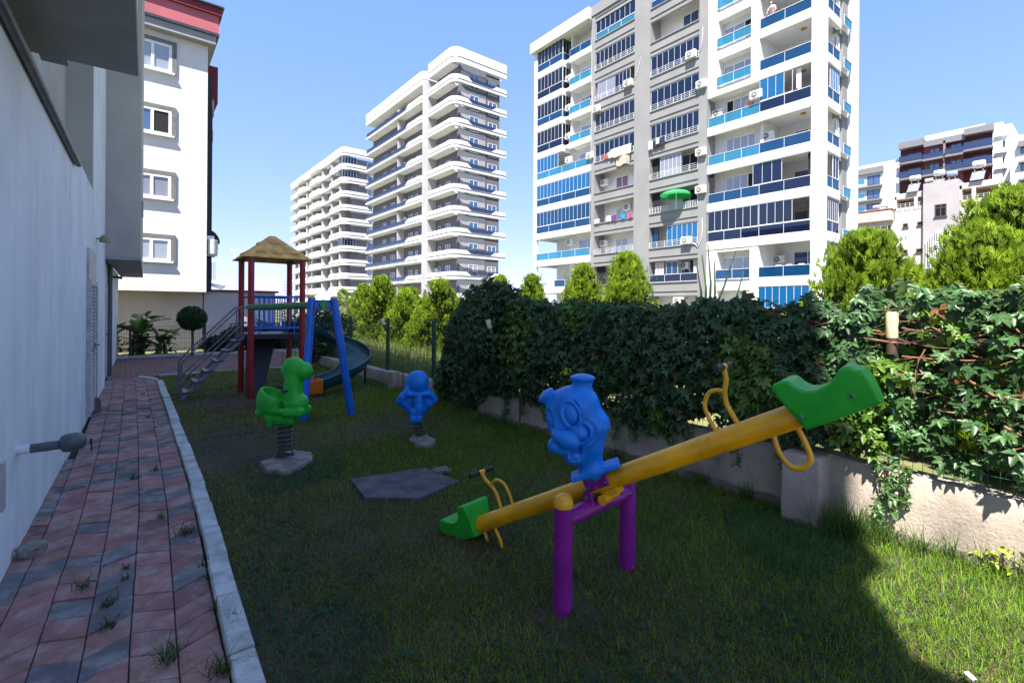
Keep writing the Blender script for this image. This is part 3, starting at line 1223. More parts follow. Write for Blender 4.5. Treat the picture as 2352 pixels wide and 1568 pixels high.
# kerb stones
KERB = mat('kerb_concrete', (0.56, 0.55, 0.53), rough=0.9, var=0.14, scale=7, bump=0.4, bscale=70,
           dirt=((0.18, 0.17, 0.14), 3.5, 0.6, (1, 1, 1)))
m_ = MB()
y = -5.8
kr = random.Random(9)
while y < 12.8:
    L_ = 0.52
    x0, x1 = kerb_x(y), kerb_x(y + L_)
    j = kr.uniform(-.006, .006)
    dz = kr.uniform(-.006, .008)
    p = [(x0 + .008 + j, y + .006), (x0 + .118 + j, y + .006), (x1 + .118 + j, y + L_ - .006), (x1 + .008 + j, y + L_ - .006)]
    vs = [(*q, -0.1) for q in p] + [(*q, 0.018 + dz) for q in p]
    cx = sum(q[0] for q in p) / 4
    cy = sum(q[1] for q in p) / 4
    vs += [(cx + (q[0] - cx) * .86, cy + (q[1] - cy) * .975, 0.03 + dz) for q in p]
    fs = [(k, (k + 1) % 4, 4 + (k + 1) % 4, 4 + k) for k in range(4)] + \
         [(4 + k, 4 + (k + 1) % 4, 8 + (k + 1) % 4, 8 + k) for k in range(4)] + [(8, 9, 10, 11)]
    m_.add(vs, fs)
    y += L_
for k in range(4):          # the row bends round into the courtyard
    a0, a1 = rad(20 + k * 22), rad(20 + (k + 1) * 22 - 2)
    c0 = Vector((-0.05 + 0.0, 12.85, 0))
    R0, R1 = 0.56, 0.67
    q = [(c0.x + R0 * math.cos(a0) * 1.0, c0.y + R0 * math.sin(a0) * 1.9), (c0.x + R1 * math.cos(a0), c0.y + R1 * math.sin(a0) * 1.9),
         (c0.x + R1 * math.cos(a1), c0.y + R1 * math.sin(a1) * 1.9), (c0.x + R0 * math.cos(a1), c0.y + R0 * math.sin(a1) * 1.9)]
    if k < 2:
        m_.prism([(*p, -0.1) for p in q], (0, 0, 0.122))
tag(m_.build('kerb', KERB, bevel=0.004), kind='structure')

# courtyard paving at the far end
CM = bpy.data.materials.new('courtyard_pavers')
CM.use_nodes = True
t = CM.node_tree
geo = t.nodes.new('ShaderNodeNewGeometry')
bk = t.nodes.new('ShaderNodeTexBrick')
bk.inputs['Scale'].default_value = 1.0
bk.inputs['Brick Width'].default_value = 0.2
bk.inputs['Row Height'].default_value = 0.17
bk.inputs['Mortar Size'].default_value = 0.008
bk.inputs['Color1'].default_value = (0.30, 0.15, 0.14, 1)
bk.inputs['Color2'].default_value = (0.23, 0.125, 0.12, 1)
bk.inputs['Mortar'].default_value = (0.05, 0.04, 0.04, 1)
t.links.new(geo.outputs['Position'], bk.inputs['Vector'])
nz = t.nodes.new('ShaderNodeTexNoise')
nz.inputs['Scale'].default_value = 1.3
nz.inputs['Detail'].default_value = 7
t.links.new(geo.outputs['Position'], nz.inputs['Vector'])
mx = t.nodes.new('ShaderNodeMix')
mx.data_type = 'RGBA'
mx.blend_type = 'MULTIPLY'
mx.inputs[0].default_value = 0.55
t.links.new(bk.outputs['Color'], mx.inputs[6])
t.links.new(nz.outputs['Color'], mx.inputs[7])
t.links.new(mx.outputs[2], t.nodes['Principled BSDF'].inputs['Base Color'])
t.nodes['Principled BSDF'].inputs['Roughness'].default_value = 0.85
m_ = MB()
m_.prism([(-0.9, 13.75, -0.05), (0.36, 13.75, -0.05), (0.6, 14.05, -0.05), (4.3, 14.05, -0.05), (4.3, 19.2, -0.05), (-0.9, 19.2, -0.05)], (0, 0, 0.045))
tag(m_.build('courtyard', CM), kind='structure')
m_ = MB()
m_.box((-0.5, 19.2, -0.05), (6.0, 19.36, 0.07))
m_.box((0.62, 13.98, -0.05), (4.2, 14.06, 0.02))
tag(m_.build('courtyard_kerb', KERB, bevel=0.01), kind='structure')

# ------------------------------------------------------------------ grass
GRASS = mat('grass_blades', (1, 1, 1), rough=0.55, var=0.1, scale=2, attr='Col', transl=0.45, spec=0.25)


def blob_noise(x, y, s, seed):
    r = np.random.default_rng(seed)
    o = np.zeros_like(x)
    for k in range(7):
        a = r.uniform(0, 2 * np.pi)
        f = s * r.uniform(0.5, 1.8)
        o += np.sin((x * np.cos(a) + y * np.sin(a)) * f + r.uniform(0, 6.28))
    return o / 3.2


def blades(x, y, z, L, wd, az, lean, colr, curve=0.5):
    """each blade is a bent strip of two quads"""
    n = len(x)
    dxa, dya = np.cos(az), np.sin(az)
    sxa, sya = -dya, dxa
    V = np.zeros((n, 6, 3), np.float32)
    for k, (t, ww) in enumerate(((0.0, 1.0), (0.5, 0.8), (1.0, 0.12))):
        hh = L * (t * np.cos(lean * (0.5 + curve * t)))
        oo = L * (t * np.sin(lean * (0.5 + curve * t)))
        for s_, side in ((0, -1), (1, 1)):
            V[:, k * 2 + s_, 0] = x + dxa * oo + sxa * side * wd * ww * .5
            V[:, k * 2 + s_, 1] = y + dya * oo + sya * side * wd * ww * .5
            V[:, k * 2 + s_, 2] = z + hh
    base = (np.arange(n) * 6)[:, None]
    Fq = np.concatenate([base + np.array([[0, 1, 3, 2]]), base + np.array([[2, 3, 5, 4]])], 0)
    C = np.repeat(colr, 6, axis=0)
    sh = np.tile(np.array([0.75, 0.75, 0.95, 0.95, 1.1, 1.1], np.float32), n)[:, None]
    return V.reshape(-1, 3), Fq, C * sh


def scatter_lawn(n, y0, y1, pw=1.0):
    x = rng.uniform(0.42, 4.3, n)
    y = y0 + (y1 - y0) * rng.uniform(0, 1, n) ** pw
    return x, y


gx, gy = [], []
for (n, y0, y1) in ((150000, -0.9, 2.6), (110000, 2.6, 5.5), (65000, 5.5, 9.0), (32000, 9.0, 14.0)):
    x, y = scatter_lawn(n, y0, y1)
    gx.append(x)
    gy.append(y)
gx, gy = np.concatenate(gx), np.concatenate(gy)
kx = np.interp(gy, [p[0] for p in KP], [p[1] for p in KP]) + 0.115
keep = gx > kx + rng.uniform(-0.03, 0.05, len(gx))
dn = blob_noise(gx, gy, 2.3, 1) + 0.35 * blob_noise(gx, gy, 7.0, 2)
# bare, trodden patch in front of the riders and near the kerb
bare = np.exp(-(((gx - 0.95) / 0.75) ** 2 + ((gy - 6.2) / 1.9) ** 2)) + 0.8 * np.exp(-(((gx - 2.6) / 0.8) ** 2 + ((gy - 6.3) / 0.7) ** 2)) \
    + 0.7 * np.exp(-(((gx - 1.35) / 0.5) ** 2 + ((gy - 9.2) / 0.8) ** 2)) + 0.25 * np.exp(-(((gx - 1.2) / 0.7) ** 2 + ((gy - 3.6) / 0.9) ** 2))
worn = sum(np.exp(-(((gx - a_) ** 2 + (gy - b_) ** 2) / c_ ** 2)) for a_, b_, c_ in ((1.84, 1.86, .16), (2.46, 1.92, .16), (2.01, 7.33, .25), (2.7, 7.27, .25), (1.9, 8.3, .5), (1.75, 9.7, .25), (2.8, 9.0, .5), (0.85, 10.2, .5), (1.95, 2.75, .3)))
worn = worn + 0.8 * (blob_noise(gx, gy, 3.1, 71) > 1.05)
pk = 0.93 + 0.16 * dn - 0.85 * bare - 0.35 * worn
keep &= rng.uniform(0, 1, len(gx)) < pk
# manhole slab and rider bases stay clear
MH = [(1.64, 4.46), (2.34, 4.33), (2.42, 3.80), (1.93, 3.66), (1.58, 3.95)]


def in_poly(x, y, P):
    c = np.zeros(len(x), bool)
    for i in range(len(P)):
        x0, y0 = P[i]
        x1, y1 = P[i - 1]
        m = ((y0 > y) != (y1 > y)) & (x < (x1 - x0) * (y - y0) / (y1 - y0 + 1e-12) + x0)
        c ^= m
    return c


jx, jy = gx + rng.normal(0, .035, len(gx)), gy + rng.normal(0, .035, len(gx))
keep &= ~in_poly(jx, jy, MH)
keep &= ~(((gx - 1.28) ** 2 / 0.055 + (gy - 5.40) ** 2 / 0.03) < 1)
bare0 = bare[keep]
gx, gy = gx[keep], gy[keep]
worn = worn[keep]
n = len(gx)
lush = np.clip(0.5 + 0.28 * blob_noise(gx, gy, 1.2, 4) + 0.16 * (gx - 2.2), 0, 1)
L = rng.uniform(0.022, 0.055, n) * (0.75 + 0.5 * lush)
tall = rng.uniform(0, 1, n) < 0.03
L[tall] *= rng.uniform(1.6, 2.6, tall.sum())
near_wall = np.clip((gx - 3.95) / 0.3, 0, 1)
L *= 1 + near_wall * rng.uniform(0, 1.3, n)
colr = np.stack([0.18 + 0.05 * (1 - lush), 0.28 + 0.05 * lush, 0.022 + 0.008 * lush], 1)
v = rng.uniform(0.32, 1.6, n)[:, None]
colr = colr * v
dry = rng.uniform(0, 1, n) < (0.06 + 0.13 * (1 - lush) + .5 * bare0 + .3 * worn)
patch = np.clip(blob_noise(gx, gy, 1.5, 90) - .2, 0, 1)[:, None] * .45
colr = colr * (1 - patch * np.array([[.2, .35, .5]]))
colr[dry] = np.array([0.34, 0.26, 0.13]) * rng.uniform(0.5, 1.1, dry.sum())[:, None]
blue = blob_noise(gx, gy, 1.9, 8) > 0.75
colr[blue] *= np.array([0.5, 0.8, 1.2])
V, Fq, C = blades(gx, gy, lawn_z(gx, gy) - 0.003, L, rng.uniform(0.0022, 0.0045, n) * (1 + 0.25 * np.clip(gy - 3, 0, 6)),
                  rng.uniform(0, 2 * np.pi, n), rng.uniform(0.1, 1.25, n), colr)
parts_V, parts_F, parts_C = [V], [Fq], [C]
off = len(V)
# clover and weed leaves lying between the blades
nc = 15000
cx_ = rng.uniform(0.5, 4.2, nc)
cy_ = rng.uniform(-0.5, 6.5, nc)
cl = blob_noise(cx_, cy_, 2.6, 21)
hot = np.exp(-(((cx_ - 1.75) / 0.45) ** 2 + ((cy_ - 1.15) / 0.5) ** 2)) + np.exp(-(((cx_ - 2.75) / 0.4) ** 2 + ((cy_ - 1.05) / 0.3) ** 2)) \
    + 0.8 * np.exp(-(((cx_ - 0.7) / 0.35) ** 2 + ((cy_ - 3.2) / 1.2) ** 2)) + 0.8 * np.exp(-(((cx_ - 3.1) / 0.3) ** 2 + ((cy_ - 2.1) / 0.25) ** 2))
kk = (rng.uniform(0, 1, nc) < 0.12 + 0.9 * hot + 0.25 * (cl > 0.7)) & ~in_poly(cx_, cy_, MH)
cx_, cy_ = cx_[kk], cy_[kk]
for lf in range(3):
    n = len(cx_)
    azl = rng.uniform(0, 6.28, n) if lf == 0 else azl + 2.09
    Ll = rng.uniform(0.012, 0.022, n)
    zz = lawn_z(cx_, cy_) + rng.uniform(0.012, 0.04, n)
    V = np.zeros((n, 4, 3), np.float32)
    tl = rng.uniform(-.3, .4, n)
    for k, (a_, s_) in enumerate(((0.0, 0.0), (0.65, -0.5), (1.0, 0.0), (0.65, 0.5))):
        V[:, k, 0] = cx_ + np.cos(azl) * a_ * Ll - np.sin(azl) * s_ * Ll
        V[:, k, 1] = cy_ + np.sin(azl) * a_ * Ll + np.cos(azl) * s_ * Ll
        V[:, k, 2] = zz + a_ * Ll * tl + abs(s_) * Ll * 0.3
    parts_V.append(V.reshape(-1, 3))
    parts_F.append((np.arange(n) * 4)[:, None] + np.array([[0, 1, 2, 3]]) + off)
    parts_C.append(np.repeat(np.array([[0.035, 0.13, 0.055]]) * rng.uniform(0.6, 1.3, n)[:, None], 4, axis=0))
    off += n * 4
o = np_mesh('grass', np.concatenate(parts_V), np.concatenate(parts_F), GRASS, col=np.concatenate(parts_C))
tag(o, kind='stuff')


def tufts(name, spots, blades_n, Lr, colb, spread, seed, lean=(0.2, 1.2), wd=(0.003, 0.006), z0=0.0):
    r = np.random.default_rng(seed)
    X, Y_, Z, L_, C_ = [], [], [], [], []
    for (x, y, s) in spots:
        k = int(blades_n * s)
        X.append(x + r.normal(0, spread * s, k))
        Y_.append(y + r.normal(0, spread * s, k))
        Z.append(np.full(k, z0))
        L_.append(r.uniform(*Lr, k) * (0.6 + 0.5 * s))
        C_.append(np.array(colb)[None] * r.uniform(0.6, 1.4, k)[:, None])
    X, Y_, Z, L_, C_ = map(np.concatenate, (X, Y_, Z, L_, C_))
    n = len(X)
    V, Fq, C = blades(X, Y_, Z, L_, r.uniform(*wd, n), r.uniform(0, 6.28, n), r.uniform(*lean, n), C_)
    o = np_mesh(name, V, Fq, GRASS, col=C)
    return tag(o, kind='stuff')


# weeds in the paver joints and along the kerb
wp = [(430, 1225, 1.5), (370, 1190, .5), (190, 1350, .8), (290, 1330, .5), (250, 1390, .9), (250, 1440, .7), (395, 1510, 1.2), (510, 1540, 1.4),
      (290, 1305, .4), (310, 1100, .8), (355, 1080, .7), (340, 960, .5), (470, 1300, .6), (330, 905, .5), (480, 1330, .5), (540, 1430, .8), (500, 1400, .6)]
tufts('weeds', [(*ground(u, v).xy, s) for u, v, s in wp], 46, (0.03, 0.10), (0.05, 0.12, 0.025), 0.022, 31, lean=(0.5, 1.45), z0=0.0)
# long grass at the foot of the garden wall
tufts('wall_grass', [(4.10, 1.22, 1.6), (4.05, 1.30, 1.3), (4.15, 1.15, 1.4), (4.16, 1.0, .8), (4.15, 0.85, .7), (4.18, .7, .7), (4.2, .5, .7), (4.17, 2.0, .6), (4.17, 2.4, .7), (4.17, 2.9, .6),
                     (4.17, 3.4, .5), (4.2, 0.3, .8), (4.2, 0.1, .8)], 130, (0.07, 0.24), (0.10, 0.19, 0.04), 0.05, 33, lean=(0.1, 1.2))
# sunlit tall grass beyond the fence
bx = rng.uniform(4.55, 6.6, 9000)
by = rng.uniform(7.5, 16.5, 9000)
L = rng.uniform(0.25, 0.75, 9000)
cc = np.stack([rng.uniform(0.16, 0.34, 9000), rng.uniform(0.24, 0.36, 9000), rng.uniform(0.06, 0.12, 9000)], 1)
V, Fq, C = blades(bx, by, np.zeros(9000) - 0.02, L, rng.uniform(0.008, 0.016, 9000), rng.uniform(0, 6.28, 9000), rng.uniform(0.05, 0.6, 9000), cc)
tag(np_mesh('tall_grass', V, Fq, GRASS, col=C), kind='stuff')
m_ = MB()
m_.box((4.4, -30, -0.09), (30, 60, -0.03))
tag(m_.build('verge', mat('verge_soil', (0.20, 0.19, 0.08), rough=.95, scale=0.8, col2=(0.10, 0.13, 0.04), bump=.6, bscale=20)), kind='structure')

# ------------------------------------------------------------------ slabs, stones and litter on the lawn
MHM = mat('slab_cement', (0.095, 0.088, 0.10), rough=0.85, var=0.25, scale=5, bump=0.25, bscale=60, dirt=((0.20, 0.19, 0.18), 8, 0.4, (1, 1, 1)))
m_ = MB()
m_.prism([(*p, -0.03) for p in reversed(MH)], (0, 0, 0.048))
tag(m_.build('manhole_cover', MHM, bevel=0.006), 'flat grey inspection slab set into the lawn near the seesaw', 'manhole cover')


def stone(name, loc, r, seed, m, label, cat='stone', sq=(1, 1, .6)):
    q = random.Random(seed)
    S = SDF((-r * 1.6,) * 3, (r * 1.6,) * 3, r / 9)
    S.add(S.box((0, 0, 0), (r * .8 * sq[0], r * .8 * sq[1], r * .8 * sq[2]), r * .35))
    for k in range(4):
        S.add(S.ell([q.uniform(-.5, .5) * r * sq[i] for i in range(3)], [q.uniform(.3, .65) * r * max(.5, sq[i]) for i in range(3)]), r * .12)
    for k in range(5):
        dv = Vector((q.uniform(-1, 1), q.uniform(-1, 1), q.uniform(-.3, 1))).normalized()
        S.sub(S.box(tuple(dv * r * 1.5), (r * .7, r * .7, r * .7), .02 * r, rot_axes('Z', q.uniform(0, 3))), r * .08)
    V, F_ = S.mesh()
    nn = blob_noise(V[:, 0] / r, V[:, 1] / r, 5, seed) + blob_noise(V[:, 2] / r, V[:, 1] / r, 6, seed + 1)
    V = V * (1 + 0.035 * nn[:, None])
    o = np_mesh(name, V + np.array(loc), F_, m, smooth=True)
    tag(o, label, cat)
    return o


p = ground(1015, 1085)
stone('concrete_chunk', (p.x, p.y, 0.02), 0.10, 3, CONC, 'broken pale concrete lump beside the grey inspection slab', 'rubble', (1.2, .7, .4))
p = ground(65, 1275)
stone('rubble_stone', (p.x + .02, p.y, 0.03), 0.085, 5, CONC, 'grey lump of concrete at the foot of the white wall beside the path', 'rubble', (1, .8, .6))
p = ground(213, 945)
stone('rock', (p.x - .02, p.y, 0.10), 0.17, 8, mat('brown_rock', (0.16, 0.13, 0.11), rough=.95, var=.25, scale=8, bump=.6), 'brown rock propped against the louvred door', 'rock', (.8, 1, .9))
p = ground(247, 872)
stone('rubble_stone', (p.x, p.y, 0.03), 0.10, 12, CONC, 'small pale rubble pile by the house corner at the end of the path', 'rubble', (1, 1.2, .5))
m_ = MB()
p = ground(2226, 1569)
m_.add([(p.x - .02, p.y - .014, .03), (p.x + .014, p.y - .023, .025), (p.x + .023, p.y + .007, .04), (p.x + .014, p.y + .02, .034), (p.x - .017, p.y + .014, .045)],
       [(0, 1, 2), (0, 2, 4), (2, 3, 4)])
o = m_.build('paper_scrap', mat('white_paper', (0.75, 0.76, 0.78), rough=.7))
o.modifiers.new('t', 'SOLIDIFY').thickness = 0.001
tag(o, 'crumpled white paper scrap in the grass at the bottom edge', 'litter')
# ------------------------------------------------------------------ garden wall
WALLM = mat('garden_wall_render', (0.44, 0.375, 0.32), rough=0.93, var=0.13, scale=2.2, bump=0.35, bscale=50,
            dirt=((0.20, 0.17, 0.14), 2.4, 0.75, (1, 1, 0.7)))
REDP = mat('red_marking', (0.32, 0.02, 0.02), rough=0.7, var=.25, scale=20)
gw = thing('garden_wall', 'low weathered concrete wall along the lawn under the creeper', 'wall', (4.3, 6, 0))
TOPZ = [(-7, 0.47), (0.3, 0.44), (1.5, 0.50), (3.4, 0.46), (6.7, 0.33), (10, 0.28), (14.7, 0.24)]
r = random.Random(4)
vs, fs = [], []
N = 150
for i in range(N + 1):
    y = -6.5 + 21.1 * i / N
    zt = np.interp(y, [p[0] for p in TOPZ], [p[1] for p in TOPZ]) + r.uniform(-.007, .007)
    j = r.uniform(-.004, .004)
    sec = [(4.255 + j, y, -0.1), (4.262 + j, y, zt * .5), (4.262 + j, y, zt - .02), (4.275 + j, y, zt), (4.44, y, zt + r.uniform(-.005, .005)), (4.46, y, zt - .03), (4.46, y, -0.1)]
    vs += sec
n = 7
for i in range(N):
    for k in range(n):
        a, b_ = i * n + k, i * n + (k + 1) % n
        fs.append((a, b_, b_ + n, a + n))
fs += [tuple(range(n)), tuple(range(N * n, N * n + n))]
MB().add(vs, fs).build('wall', WALLM, gw, smooth=True, sharp=35)
# broken plinth line at the foot
m_ = MB()
vs, fs = [], []
for i in range(160):
    y = 0.0 + 12.5 * i / 159
    h_ = 0.055 + r.uniform(-.012, .012)
    vs += [(4.225, y, -0.08), (4.228 + r.uniform(-.004, .006), y, h_), (4.27, y, h_ + .006), (4.27, y, -.08)]
for i in range(159):
    for k in range(4):
        a, b_ = i * 4 + k, i * 4 + (k + 1) % 4
        fs.append((a, b_, b_ + 4, a + 4))
m_.add(vs, fs)
m_.build('plinth', mat('plinth_concrete', (0.22, 0.19, 0.165), rough=.95, var=.2, scale=5, bump=.5, bscale=60), gw, smooth=True, sharp=30)
m_ = MB()
m_.prism([(4.03, 1.40, -0.08), (4.30, 1.40, -0.08), (4.30, 1.40, 0.505), (4.055, 1.40, 0.495)], (0, 0.27, 0))
m_.build('pier', WALLM, gw, bevel=0.012)
m_ = MB()
m_.prism([(4.14, 9.0, -0.08), (4.30, 9.0, -0.08), (4.30, 9.0, 0.34), (4.15, 9.0, 0.33)], (0, 0.22, 0))
m_.build('pier', WALLM, gw, bevel=0.012)
for yy, w_ in ((5.15, .02), (8.75, .025)):
    m_ = MB()
    m_.box((4.252, yy, 0.02), (4.259, yy + w_, 0.36))
    m_.build('red_strip', REDP, gw)

# ------------------------------------------------------------------ wire fence on the wall
FGREEN = mat('fence_green', (0.012, 0.07, 0.05), rough=0.45, var=.2, scale=20)
fen = thing('wire_fence', 'green welded wire fence standing on the low concrete wall', 'fence', (4.36, 6, 0.3))
m_ = MB()
y = -1.5
while y < 14.6:
    zt = np.interp(y, [p[0] for p in TOPZ], [p[1] for p in TOPZ])
    m_.tube([(4.36, y, zt - .02), (4.36, y, 1.42 if y < 9 else 1.36)], 0.0022, 3, cap=False)
    y += 0.055
for z in (0.55, 0.75, 0.95, 1.15, 1.38):
    for d in (-.004, .004):
        m_.tube([(4.36 + d, -1.5, z), (4.36 + d, 14.6, z)], 0.0024, 3, cap=False)
m_.build('mesh', FGREEN, fen)
for yy in (-1.45, 1.03, 3.3, 5.55, 7.75, 9.72, 11.9, 14.4):
    m_ = MB()
    zt = float(np.interp(yy, [p[0] for p in TOPZ], [p[1] for p in TOPZ]))
    m_.box((4.335, yy - .03, zt - .03), (4.395, yy + .03, 1.40))
    m_.build('post', FGREEN, fen, bevel=0.004)
LAMPC = mat('lamp_cream', (0.62, 0.55, 0.34), rough=0.35, var=.08, scale=15)
LAMPB = mat('lamp_brown', (0.09, 0.06, 0.04), rough=0.4, var=.2, scale=20)
for (base, topv, lab) in (((4.26, 1.02, 1.30), (4.26, 1.02, 1.60), 'cream cylinder garden lamp in sun on the nearest fence post'),
                          ((4.30, 9.66, 1.16), (4.28, 9.86, 1.36), 'cream cylinder garden lamp leaning over on the bare wire fence post'),
                          ((4.02, 5.50, 1.25), (3.99, 5.56, 1.45), 'cream cylinder garden lamp half buried in the dark creeper')):
    b0, t0 = Vector(base), Vector(topv)
    g = thing('garden_lamp', lab, 'lamp', b0, group='lamps on the fence posts')
    d = t0 - b0
    m_ = MB()
    m_.tube([b0, b0 + d * .40], 0.034, 18)
    m_.tube([b0 + Vector((0, 0, -.03)), b0 + Vector((.07, 0, -.04))], 0.012, 8)
    m_.build('collar', LAMPB, g, smooth=True)
    m_ = MB()
    m_.tube([b0 + d * .38, b0 + d * .40, b0 + d * .95, b0 + d * 0.985, b0 + d], [0.036, 0.038, 0.038, 0.034, 0.02], 20)
    m_.build('lamp_shade', LAMPC, g, smooth=True)

# ------------------------------------------------------------------ leaf builder
LEAF = mat('creeper_leaf', (1, 1, 1), rough=0.42, var=0.10, scale=14, attr='Col', transl=0.30, spec=0.5)


def leaflets(P, axis, nrm, L, W, col, fold=0.25, droop=0.25):
    """P base points, axis direction, nrm approximate normal. 6-vertex folded leaf, 4 triangles"""
    n = len(P)
    axis = axis / np.linalg.norm(axis, axis=1, keepdims=True)
    side = np.cross(nrm, axis)
    side /= np.linalg.norm(side, axis=1, keepdims=True) + 1e-9
    nn = np.cross(axis, side)
    L, W = L[:, None], W[:, None]
    V = np.zeros((n, 6, 3), np.float32)
    V[:, 0] = P
    V[:, 1] = P + axis * L * .40 + side * W * .5 + nn * W * fold
    V[:, 2] = P + axis * L * .40 - side * W * .5 + nn * W * fold
    V[:, 3] = P + axis * L * .50 - nn * L * droop * .10
    V[:, 4] = P + axis * L * .78 + side * W * .26 - nn * L * droop * .25 + nn * W * fold * .4
    V[:, 5] = P + axis * L - nn * L * droop * .5
    V6 = P + axis * L * .78 - side * W * .26 - nn * L * droop * .25 + nn * W * fold * .4
    V = np.concatenate([V, V6[:, None]], 1)
    base = (np.arange(n) * 7)[:, None]
    T = [(0, 1, 3), (0, 3, 2), (1, 4, 3), (3, 6, 2), (3, 4, 5), (3, 5, 6)]
    F_ = np.concatenate([base + np.array([t]) for t in T], 0)
    return V.reshape(-1, 3), F_, np.repeat(col, 7, axis=0)


def compound(P, out, L, col, r, k=5):
    """palmate leaves: k leaflets radiating from each stalk end"""
    n = len(P)
    up = np.tile(np.array([[0, 0, 1.0]]), (n, 1)) + r.normal(0, .35, (n, 3))
    side = np.cross(out, up)
    side /= np.linalg.norm(side, axis=1, keepdims=True) + 1e-9
    up = np.cross(side, out)
    up /= np.linalg.norm(up, axis=1, keepdims=True) + 1e-9
    VV, FF, CC, off = [], [], [], 0
    angs = np.linspace(-1.75, 1.75, k)
    for a in angs:
        ax = -up * math.cos(a) * 0.9 + side * math.sin(a) + out * r.uniform(-.15, .35, (n, 1))
        s = (1.0 - 0.16 * abs(a)) * r.uniform(.85, 1.1, n)
        V, F_, C = leaflets(P, ax, out + r.normal(0, .15, (n, 3)), L * s, L * s * .52, col * r.uniform(.88, 1.12, (n, 1)))
        VV.append(V)
        FF.append(F_ + off)
        CC.append(C)
        off += len(V)
    return np.concatenate(VV), np.concatenate(FF), np.concatenate(CC)


# ------------------------------------------------------------------ creeper on the fence
ZT = [(-2.5, 1.95), (0.0, 1.86), (0.45, 1.78), (0.8, 1.70), (1.2, 1.66), (2.2, 1.67), (3.7, 1.66), (4.6, 1.66), (5.0, 1.74), (5.5, 1.90), (6.0, 1.98), (6.35, 1.84), (6.6, 1.6), (6.85, 1.25), (7.05, .8), (7.3, .4), (8.0, .3)]
ZB = [(-2.5, 0.50), (1.2, 0.56), (2.2, 0.50), (2.8, 0.36), (3.5, 0.42), (4.2, 0.34), (4.9, 0.40), (5.4, 0.38), (5.8, 0.34), (6.2, 0.08), (7.3, 0.06), (8.0, 0.15)]
cv = thing('creeper', 'dense palmate-leaved creeper smothering the wire fence above the low wall', 'climbing plant', (4.36, 3, 0.5))
r = np.random.default_rng(77)


def vine_pts(n, y0, y1):
    y = r.uniform(y0, y1, n)
    zt = np.interp(y, [p[0] for p in ZT], [p[1] for p in ZT]) + 0.075 * blob_noise(y, y * 0, 9, 5) + 0.06 * blob_noise(y, y * 0, 23, 6)
    zb = np.interp(y, [p[0] for p in ZB], [p[1] for p in ZB]) + 0.06 * blob_noise(y, y * 0, 7, 9)
    t = r.uniform(0, 1, n)
    z = zb + (zt - zb) * t
    prof = np.sin(np.clip(t, 0.02, 1) * np.pi * 0.93) ** 0.6          # bulge of the face
    bulge = 0.10 + 0.16 * prof + 0.05 * blob_noise(y * 3, z * 3, 1.6, 13)
    bulge += 0.16 * np.exp(-((y - 6.1) / 0.7) ** 2) * prof
    return y, z, t, bulge


VV, FF, CC, off = [], [], [], 0
for (n, y0, y1, Lr, deep) in ((2500, -2.4, 1.35, (0.035, 0.098), .5), (4300, 1.1, 3.4, (0.038, 0.090), .6), (5600, 3.2, 6.0, (0.036, 0.088), .6), (4800, 5.6, 7.3, (0.036, 0.088), .6)):
    y, z, t, bl = vine_pts(n, y0, y1)
    depth = r.uniform(0, 1, n) ** 1.4
    x = 4.36 - bl * (1 - depth * 1.15) + r.normal(0, .02, n)
    # holes: the lower middle of the fence lets the light through
    hole = (blob_noise(y * 4.2, z * 6, 2.2, 44) > 0.45) & (z < 0.95) & (z > .48)
    kp = ~(hole & (r.uniform(0, 1, n) < .85))
    kp &= ~((np.abs(y - 1.01) < .13) & (z > 1.27) & (x < 4.36))
    sparse = (y < 1.25) & (z < 1.62) & (r.uniform(0, 1, n) < np.where((z > 1.33) & (z < 1.56), .62, .3))
    kp &= ~sparse
    y, z, x, t = y[kp], z[kp], x[kp], t[kp]
    n = len(y)
    outv = np.stack([-np.ones(n), r.normal(0, .65, n), 0.35 + 1.5 * np.clip(t - .75, 0, 1) + r.normal(0, .6, n)], 1)
    outv /= np.linalg.norm(outv, axis=1, keepdims=True)
    base = np.array([[0.058, 0.140, 0.046]])
    young = (blob_noise(y * 2, z * 2, 1.8, 61) > 0.55)[:, None]
    col = np.where(young, np.array([[0.12, 0.24, 0.03]]), base) * r.uniform(0.55, 1.35, (n, 1))
    dead = (r.uniform(0, 1, n) < .025)[:, None]
    col = np.where(dead, np.array([[0.22, 0.11, 0.04]]) * r.uniform(.6, 1.2, (n, 1)), col)
    if y1 < 1.5:
        col = col * np.array([[1.15, 1.15, 1.0]])
    V, F_, C = compound(np.stack([x, y, z], 1), outv, r.uniform(*Lr, n), col, r)
    VV.append(V)
    FF.append(F_ + off)
    CC.append(C)
    off += len(V)
# leaves behind the fence plane: close the mass
n = 5000
y, z, t, bl = vine_pts(n, -2.4, 7.2)
kp = ~((blob_noise(y * 4.2, z * 6, 2.2, 44) > 0.45) & (z < 0.95))
y, z = y[kp], z[kp]
n = len(y)
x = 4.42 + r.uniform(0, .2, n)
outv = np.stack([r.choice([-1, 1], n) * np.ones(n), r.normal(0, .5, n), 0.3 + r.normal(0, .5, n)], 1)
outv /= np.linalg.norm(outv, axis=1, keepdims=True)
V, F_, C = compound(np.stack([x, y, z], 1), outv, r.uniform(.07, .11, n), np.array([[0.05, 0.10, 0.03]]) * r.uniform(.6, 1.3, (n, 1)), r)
VV.append(V)
FF.append(F_ + off)
CC.append(C)
off += len(V)
